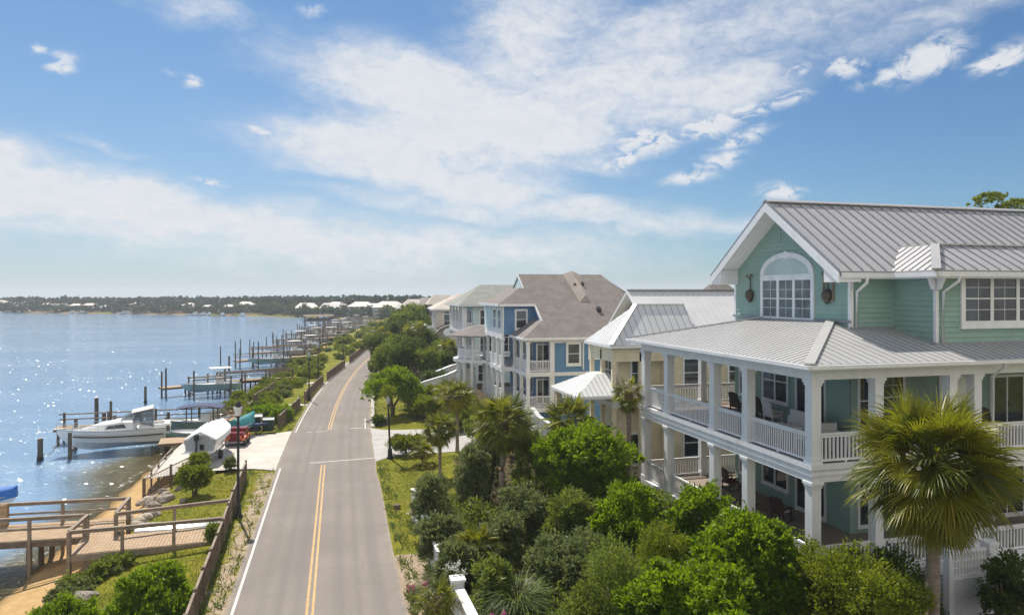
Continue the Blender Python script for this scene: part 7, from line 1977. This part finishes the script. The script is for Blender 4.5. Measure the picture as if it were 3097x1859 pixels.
# ------------------------------------------------------------------ rocks, shrubs and grass of the shore strip
def rock_mesh(seed):
    import bmesh
    rng = random.Random(seed); bm = bmesh.new(); bmesh.ops.create_icosphere(bm, subdivisions=2, radius=1.0)
    k = [Vector((rng.uniform(-1, 1), rng.uniform(-1, 1), rng.uniform(-1, 1))).normalized() for _ in range(9)]
    for v in bm.verts:
        for d in k:
            e = v.co.dot(d)
            if e > 0.62: v.co -= d * (e - 0.62) * 0.85
        v.co *= 1 + rng.uniform(-0.04, 0.04)
    me = bpy.data.meshes.new('rock'); bm.to_mesh(me); bm.free(); return me
RM = []
for i in range(6):
    me = rock_mesh(300 + i); me.materials.append(M['rock'] if i % 3 else M['rock_pale']); RM.append(me)
rr = random.Random(12)
for i in range(118):
    if i < 46: y = rr.uniform(24, 47); x = float(np.interp(y, SHORE[:, 1][:16], SHORE[:, 0][:16])) + rr.gauss(4.0, 0.5)
    elif i < 62: y = rr.uniform(40, 50); x = -14.0 + rr.gauss(3.2, 0.8)
    else: y = rr.uniform(64, 130); x = float(np.interp(y, SHORE[:, 1][:16], SHORE[:, 0][:16])) + rr.gauss(1.4, 0.7)
    if 34 < y < 37.2 and x > -12.2 and i < 46: y -= 4.2
    o = bpy.data.objects.new('rock', RM[i % 6]); COL.objects.link(o)
    s = rr.uniform(0.22, 0.62)
    o.location = (x, y, gz(x, y) + s * 0.12); o.rotation_euler = (rr.uniform(-.4, .4), rr.uniform(-.4, .4), rr.uniform(0, 6.28)); o.scale = (s, s * rr.uniform(.6, .9), s * rr.uniform(.45, .75))
    tag(o, 'weathered brown-grey boulder in the riprap bank along the shore', 'rock', 'riprap boulders along the shore')
def shrub_at(label, px, py, w, h, mat, n, size, seed, z=-0.2, **kw):
    x, y = ground_at(px, py, z); return bush('shore_shrub', label, x, y, w, h, mat, n, size, seed, z0=0.05, **kw)
shrub_at('dense dark green rounded juniper in the bottom left foreground', 368, 1500, 1.4, 1.4, 'shrub_bright', 34000, 0.17, 401, per=80, sub=0.26, up=1.1, aspect=0.28, stemk=3, lumps=[(0,0,.65,.85,.85,.75)]+[(.95*math.cos(a),.95*math.sin(a),.42+.15*math.sin(a*3),.48,.48,.5) for a in (0,.8,1.6,2.4,3.2,4,4.8,5.6)]+[(.5,.3,1.2,.5,.5,.5),(-.5,-.2,1.25,.45,.45,.5),(.1,-.6,1.1,.5,.5,.5)])
shrub_at('low spreading juniper at the bottom left corner beside the rocks', 155, 1500, 1.0, 0.9, 'shrub_bright', 14000, 0.15, 402, per=60, sub=0.3, up=1.1, aspect=0.28, stemk=3, lumps=[(0,0,.4,.7,.7,.45)]+[(.75*math.cos(a),.75*math.sin(a),.3,.4,.4,.35) for a in (0,1,2,3,4,5)]+[(.2,.1,.75,.3,.3,.35),(-.3,0,.7,.3,.3,.3)])
shrub_at('mound of grey-green beach plants below the boardwalk, nearer the sand', 200, 1405, 0.9, 0.35, 'shrub_mid', 5000, 0.13, 403, z=-0.5)
shrub_at('mound of green beach plants below the boardwalk edge', 275, 1380, 1.0, 0.4, 'shrub_mid', 5500, 0.13, 404, z=-0.4)
shrub_at('low grey-green plants between the rocks and the juniper', 180, 1430, 0.9, 0.35, 'shrub_blue', 6000, 0.12, 414, z=-0.5)
shrub_at('yellow-green bush with dead brown base on the grass beside the ramp', 468, 1195, 0.95, 1.75, 'shrub_yellow', 9000, 0.12, 405)
shrub_at('green bush behind the yellow-green bush, by the slat fence', 475, 1150, 0.9, 1.6, 'shrub_yellow', 8000, 0.12, 406)
shrub_at('small yellow flowering bush by the slat fence end', 438, 1165, 0.5, 1.0, 'shrub_yellow', 4000, 0.10, 407)
shrub_at('grey-green weed by the fence near the lamp post', 556, 1140, 0.5, 1.0, 'shrub_blue', 3000, 0.10, 408)
shrub_at('tall weeds beside the fence at the boardwalk gate', 515, 1330, 0.45, 1.1, 'shrub_mid', 4000, 0.12, 409, up=1.2, aspect=0.25)
shrub_at('bright green hedge behind the green bins', 640, 1015, 2.1, 1.3, 'shrub_bright', 12000, 0.15, 410, k=12)
shrub_at('bright green hedge right of the green bins beside the fence', 665, 1018, 1.6, 1.25, 'shrub_bright', 9000, 0.15, 411, k=11)
shrub_at('bright yellow-green bush by the driftwood fence stub', 650, 985, 1.2, 1.0, 'shrub_yellow', 6000, 0.15, 412)
shrub_at('dark bush below the driftwood fence stub', 620, 990, 1.0, 1.1, 'shrub_dark', 5000, 0.15, 413)
sproto = []
for i, (w, h, mat) in enumerate([(1.5, 1.1, 'shrub_mid'), (1.1, 0.8, 'shrub_blue'), (1.8, 1.3, 'shrub_yellow')]):
    sproto.append(bush('bank_shrub', 'low shrub on the grassy bank between the far road and the water', 0, 0, w, h, mat, 3500, 0.2, 420 + i, z0=0.05, group='shrubs on the far bank', zb=0, k=8))
ucount = [0, 0, 0]
for i in range(104):
    y = 80 + 175 * (i / 103) ** 1.25 + rr.uniform(-2, 2); a = float(np.interp(y, SHORE[:, 1][:16], SHORE[:, 0][:16])) + 0.9; b_ = rx(y) - 5.2
    x = a + (b_ - a) * rr.random() ** 1.3
    k = rr.choice([0, 0, 1, 2, 2]); o = sproto[k] if not ucount[k] else copy_tree(sproto[k]); ucount[k] += 1
    s = rr.uniform(0.5, 1.15); o.location = (x, y, gz(x, y) - 0.05); o.scale = (s, s, s * rr.uniform(.7, 1.2)); o.rotation_euler = (0, 0, rr.uniform(0, 6))
# grass
def grass_field(n, seed):
    r = np.random.default_rng(seed)
    X = r.uniform(-11.5, 12, n); Y = 24 + (75 - 24) * r.uniform(0, 1, n) ** 1.5
    rr_ = X - road_x(Y); d = inland(X, Y)
    ok = (np.abs(rr_) > 3.55) & (d > 4.0) & ~((Y > 48.0) & (Y < 61.5) & (rr_ < 0)) & ~((Y > 49.5) & (Y < 60.8) & (rr_ > 0)) & ~((X > 3.6) & (Y < 36)) & (rr_ < 9)
    dd = a_dirt(X, Y); ok &= r.uniform(0, 1, n) > dd * 1.1
    pat = wob(X, Y, 0.9) * 0.5 + 0.5; ok &= r.uniform(0, 1, n) < 0.35 + 0.65 * pat
    ok &= ~((X < -5.0) & (np.abs(Y - 35.7) < 1.35))
    X, Y = X[ok], Y[ok]; Z = ground_z(X, Y) - 0.01
    P = np.stack([X, Y, Z], 1); m_ = len(P)
    N = unit(r.normal(size=(m_, 3)) * np.array([0.5, 0.5, 0.15]) + np.array([0, 0, 1.0]))
    V, c, L = leaf_arrays(r, P, N, 0.10, 0.28, 0.1)
    return mesh_np('grass', V, c, L)
tag(link('grass', grass_field(170000, 9), M['grass']), kind='stuff')
def weeds(n, seed):
    r = np.random.default_rng(seed)
    Y = 22 + 60 * r.uniform(0, 1, n) ** 1.3; c_ = road_x(Y)
    kind = r.integers(0, 4, n)
    X = np.where(kind == 0, c_ - 3.35 - r.uniform(0, 1, n) ** 2 * 0.7, np.where(kind == 1, np.interp(Y, [22.5, 34.5, 46.2, 62.9, 74], [-4.75, -5.2, -5.6, -5.0, -3.85]) + r.normal(size=n) * 0.16, np.where(kind == 2, c_ + 3.35 + r.uniform(0, 1, n) ** 2 * 0.6, np.interp(Y, [18, 24.4, 30, 35.8], [4.1, 3.85, 3.7, 3.6]) - np.abs(r.normal(size=n)) * 0.18)))
    ok = ~((kind == 3) & (Y > 36)) & ~((Y > 48.4) & (Y < 61.5)) & (wob(X * 2, Y, 2.3) > -0.1) & ~((kind == 0) & (r.uniform(0, 1, n) < 0.55))
    X, Y = X[ok], Y[ok]
    P = np.stack([X, Y, ground_z(X, Y) - 0.01], 1)
    V, c, L = leaf_arrays(r, P, unit(r.normal(size=(len(P), 3)) * np.array([0.6, 0.6, 0.1]) + np.array([0, 0, 0.8])), 0.24, 0.22, 0.12)
    return mesh_np('verge_weeds', V, c, L)
tag(link('verge_weeds', weeds(16000, 19), M['blade']), kind='stuff')
o = thing('tree_stump', 'small brown stump on the lawn beside the end of the white wall', 'stump', (3.05, 38.2, gz(3.05, 38.2)))
mb = MB(); mb.lathe((0, 0, -0.1), [(0.24, 0), (0.20, 0.1), (0.18, 0.32), (0.02, 0.34)], 10); mb.build('stump', M['bark'], o)
# ------------------------------------------------------------------ the far side of the bay
fr = random.Random(21)
hproto = {}
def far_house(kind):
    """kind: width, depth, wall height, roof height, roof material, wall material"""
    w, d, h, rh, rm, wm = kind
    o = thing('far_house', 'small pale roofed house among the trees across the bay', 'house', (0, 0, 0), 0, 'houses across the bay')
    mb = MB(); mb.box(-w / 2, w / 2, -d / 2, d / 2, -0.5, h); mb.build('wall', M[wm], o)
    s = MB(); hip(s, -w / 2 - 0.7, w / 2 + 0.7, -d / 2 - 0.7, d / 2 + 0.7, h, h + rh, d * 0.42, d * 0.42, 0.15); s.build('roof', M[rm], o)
    for k in range(int(w / 2.6)):
        xx = -w / 2 + 1.4 + k * 2.6
        for z in np.arange(1.4, h - 0.6, 2.8):
            mb = MB(); mb.box(xx - 0.6, xx + 0.6, -d / 2 - 0.06, -d / 2 - 0.01, z - 0.7, z + 0.8); mb.build('window', M['glass'], o)
    mb = MB(); mb.box(-w / 2, w / 2, -d / 2 - 1.3, -d / 2 - 0.07, h * 0.48, h * 0.48 + 0.2); mb.box(-w / 2, w / 2, -d / 2 - 1.3, -d / 2 - 1.2, h * 0.48 + 0.2, h * 0.48 + 1.0); mb.build('balcony', M['far_white'], o)
    return o
kinds = [(9, 7, 3.6, 1.8, 'far_roof', 'far_grey'), (11, 8, 4.4, 2.0, 'far_roof_white', 'far_white'), (8, 7, 3.2, 1.7, 'shingle', 'far_grey'), (12, 8, 5.0, 2.2, 'far_roof', 'far_white')]
hp_ = [far_house(k) for k in kinds]; used_h = [0] * 4
def shore_far(t):
    """point on the far shore, t from 0 (corner) to 1 (far left)"""
    P = SHORE[16:24]; seg = np.hypot(*np.diff(P, axis=0).T); cum = np.concatenate([[0], np.cumsum(seg)]); s = t * cum[-1]
    return float(np.interp(s, cum, P[:, 0])), float(np.interp(s, cum, P[:, 1]))
for i in range(40):
    t_ = (i + fr.uniform(-.3, .3)) / 40
    x, y = shore_far(min(max(t_, 0.0), 1)); n_ = Vector((0.35, 1)).normalized(); off = fr.uniform(10, 36)
    x += n_.x * off; y += n_.y * off
    k = fr.choice([0, 0, 1, 2, 2, 3])
    o = hp_[k] if not used_h[k] else copy_tree(hp_[k]); used_h[k] += 1
    o.location = (x, y, 0.2); o.rotation_euler = (0, 0, R(-20 + fr.uniform(-25, 25))); s = fr.uniform(0.55, 0.85); o.scale = (s, s, s)
# larger white houses near the corner of the bay
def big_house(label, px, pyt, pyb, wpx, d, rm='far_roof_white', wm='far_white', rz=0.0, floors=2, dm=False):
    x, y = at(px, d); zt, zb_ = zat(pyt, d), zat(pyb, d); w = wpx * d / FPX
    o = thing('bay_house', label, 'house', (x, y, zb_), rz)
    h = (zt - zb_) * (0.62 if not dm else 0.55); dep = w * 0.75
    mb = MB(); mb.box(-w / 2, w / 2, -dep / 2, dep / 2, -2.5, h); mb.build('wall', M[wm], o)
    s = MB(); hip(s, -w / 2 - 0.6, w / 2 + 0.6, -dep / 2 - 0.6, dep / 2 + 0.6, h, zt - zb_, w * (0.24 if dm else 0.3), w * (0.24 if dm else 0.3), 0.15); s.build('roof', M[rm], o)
    fh = (h + 1.0) / floors
    for f in range(floors):
        z = -0.6 + f * fh
        mb = MB(); mb.box(-w / 2 - 0.2, w / 2 + 0.2, -dep / 2 - 1.5, -dep / 2 - 0.01, z, z + 0.25); mb.box(-w / 2 - 0.2, w / 2 + 0.2, -dep / 2 - 1.5, -dep / 2 - 1.4, z + 0.25, z + 1.0); mb.build('balcony', M['far_roof_white'], o)
        n = max(3, int(w / 2.4))
        for k in range(n):
            xx = -w / 2 + (k + 0.5) * w / n
            mb = MB(); mb.box(xx - w / n * 0.33, xx + w / n * 0.33, -dep / 2 - 0.05, -dep / 2 - 0.005, z + 0.35, z + fh - 0.5); mb.build('window', M['glass'], o)
    for k in range(5):
        xx = -w / 2 + k * w / 4; mb = MB(); mb.box(xx - 0.15, xx + 0.15, -dep / 2 - 1.5, -dep / 2 - 1.2, -2.0, h); mb.build('column', M['far_white'], o)
    return o
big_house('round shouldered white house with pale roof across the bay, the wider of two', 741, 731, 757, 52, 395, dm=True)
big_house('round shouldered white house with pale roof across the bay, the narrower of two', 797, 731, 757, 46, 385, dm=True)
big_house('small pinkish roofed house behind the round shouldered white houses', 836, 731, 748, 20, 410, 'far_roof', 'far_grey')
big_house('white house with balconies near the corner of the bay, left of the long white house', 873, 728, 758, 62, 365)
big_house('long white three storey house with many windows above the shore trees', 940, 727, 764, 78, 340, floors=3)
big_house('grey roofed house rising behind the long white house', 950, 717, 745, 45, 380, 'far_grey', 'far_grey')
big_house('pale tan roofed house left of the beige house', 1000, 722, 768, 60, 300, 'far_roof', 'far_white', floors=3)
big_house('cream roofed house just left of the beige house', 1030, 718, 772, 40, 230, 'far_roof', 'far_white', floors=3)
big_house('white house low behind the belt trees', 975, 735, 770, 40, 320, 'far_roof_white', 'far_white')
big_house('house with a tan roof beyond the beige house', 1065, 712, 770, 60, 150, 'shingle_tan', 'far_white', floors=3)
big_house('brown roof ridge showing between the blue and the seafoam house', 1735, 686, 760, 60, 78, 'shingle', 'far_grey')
x, y = at(712, 480)
o = thing('high_rise', 'grey flat topped high-rise standing above the far tree line', 'building', (x, y, 0), R(-14))
w = 23 * 480 / FPX; zt = zat(714.5, 480)
mb = MB(); mb.box(-w / 2, w / 2, -2, 2, -1, zt - 0.6); mb.build('wall', M['far_tower'], o)
mb = MB(); mb.box(-w / 2 - 0.2, w / 2 + 0.2, -2.2, 2.2, zt - 0.6, zt); mb.box(-0.8, 0.8, -1, 1, zt, zt + 0.8); mb.build('roof', M['far_tower'], o)
mb = MB()
for k in range(5):
    z = zt - 1.2 - k * 0.9; mb.box(-w / 2 + 0.3, w / 2 - 0.3, -2.04, -2.005, z - 0.22, z + 0.1)
mb.build('window_band', M['glass'], o)
x, y = at(1001, 420)
o = thing('lookout_tower', 'dark square tower with small lantern top above the far roofs', 'tower', (x, y, 0))
zt = zat(709, 420); mb = MB(); mb.box(-1.6, 1.6, -1.6, 1.6, -1, zt - 1.6); mb.box(-1.9, 1.9, -1.9, 1.9, zt - 1.9, zt - 1.6); mb.build('wall', M['far_tower'], o)
mb = MB(); mb.lathe((0, 0, zt - 1.6), [(1.1, 0), (1.1, 1.0), (1.3, 1.05), (0.1, 1.7)], 10); mb.build('lantern_top', M['far_tower'], o)
# far woodland that reads as one mass, and single trees along the far shore
def wood(n, seed):
    r = np.random.default_rng(seed)
    Vs, Cs, Ls, off = [], [], [], 0
    T = np.concatenate([r.uniform(-0.10, 1.25, n - 300), r.uniform(-0.6, -0.10, 300)])
    P = SHORE[15:25]; seg = np.hypot(*np.diff(P, axis=0).T); cum = np.concatenate([[0], np.cumsum(seg)])
    tot = cum[8]
    for i in range(n):
        s = T[i] * tot
        if s < 0: x, y = 60 + -s * 1.6, 330 - s * 0.4
        else: x, y = np.interp(s, cum, P[:, 0]), np.interp(s, cum, P[:, 1])
        o_ = 3 + r.uniform(0, 1) ** 0.9 * 120
        x += 0.35 * o_; y += 0.93 * o_
        d_ = math.hypot(x, y)
        h = min(zat(719 + r.uniform(-2.5, 6), d_), 10.2) if o_ > 40 else r.uniform(1.6, 3.2) if o_ < 16 else r.uniform(2.2, 4.6)
        h = max(2.2, h)
        w = r.uniform(2.2, 4.0)
        m_ = 46
        d = unit(r.normal(size=(m_, 3))); d[:, 2] = np.abs(d[:, 2]) * 1.0 - 0.25
        Q = np.array([x, y, h - w * 0.7]) + d * np.array([w, w, w * 0.7]) * r.uniform(0.7, 1.05, (m_, 1))
        Q[:14, 2] = r.uniform(0, h * 0.7, 14)
        N = unit(d + r.normal(size=(m_, 3)) * 0.5)
        V, c, L = leaf_arrays(r, Q, N, w * 0.62, 0.9)
        Vs.append(V); Cs.append(c); Ls.append(L + off); off += len(V)
    return mesh_np('far_woodland', np.concatenate(Vs), np.concatenate(Cs), np.concatenate(Ls))
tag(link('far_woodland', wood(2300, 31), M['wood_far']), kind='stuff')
tp = None
for i in range(46):
    px = 560 + 470 * (i / 45); d = float(np.interp(px, [560, 760, 930, 1040], [432, 375, 325, 290])) + fr.uniform(4, 22)
    x, y = at(px + fr.uniform(-6, 6), d)
    if tp is None:
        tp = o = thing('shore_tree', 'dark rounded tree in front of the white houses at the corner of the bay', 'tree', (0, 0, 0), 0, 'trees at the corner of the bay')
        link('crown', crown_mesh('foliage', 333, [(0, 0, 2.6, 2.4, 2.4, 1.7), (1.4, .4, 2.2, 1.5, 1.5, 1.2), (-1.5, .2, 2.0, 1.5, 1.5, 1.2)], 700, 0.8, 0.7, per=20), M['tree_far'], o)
        mb = MB(); mb.tube((0, 0, -0.3), (0, 0, 2.2), 0.25, 0.15, 6); mb.build('trunk', M['bark'], o)
    else: o = copy_tree(tp)
    s = fr.uniform(0.6, 1.15); o.location = (x, y, 0.0); o.scale = (s, s, s * fr.uniform(.8, 1.1)); o.rotation_euler = (0, 0, fr.uniform(0, 6))
# sandy strip and small craft along the far shore
bp = None
for i in range(24):
    t_ = fr.uniform(0.0, 0.95); x, y = shore_far(t_); x -= 2.0; y -= 5.0
    if bp is None:
        bp = o = thing('moored_boat', 'tiny pale boat or float moored along the far shore', 'boat', (0, 0, 0), 0, 'craft along the far shore')
        rows = boat_hull(6.5, 2.2, 0.9); mb = MB(); mb.grid(rows); mb.poly(rows[0][::-1]); mb.build('hull', M['gelcoat'], o)
        mb = MB(); mb.box(1.5, 3.6, -0.8, 0.8, 0.7, 1.9); mb.build('cabin', M['far_white'], o)
    else: o = copy_tree(bp)
    o.location = (x, y, WATER_Z - 0.1); o.rotation_euler = (0, 0, fr.uniform(0, 6.28))
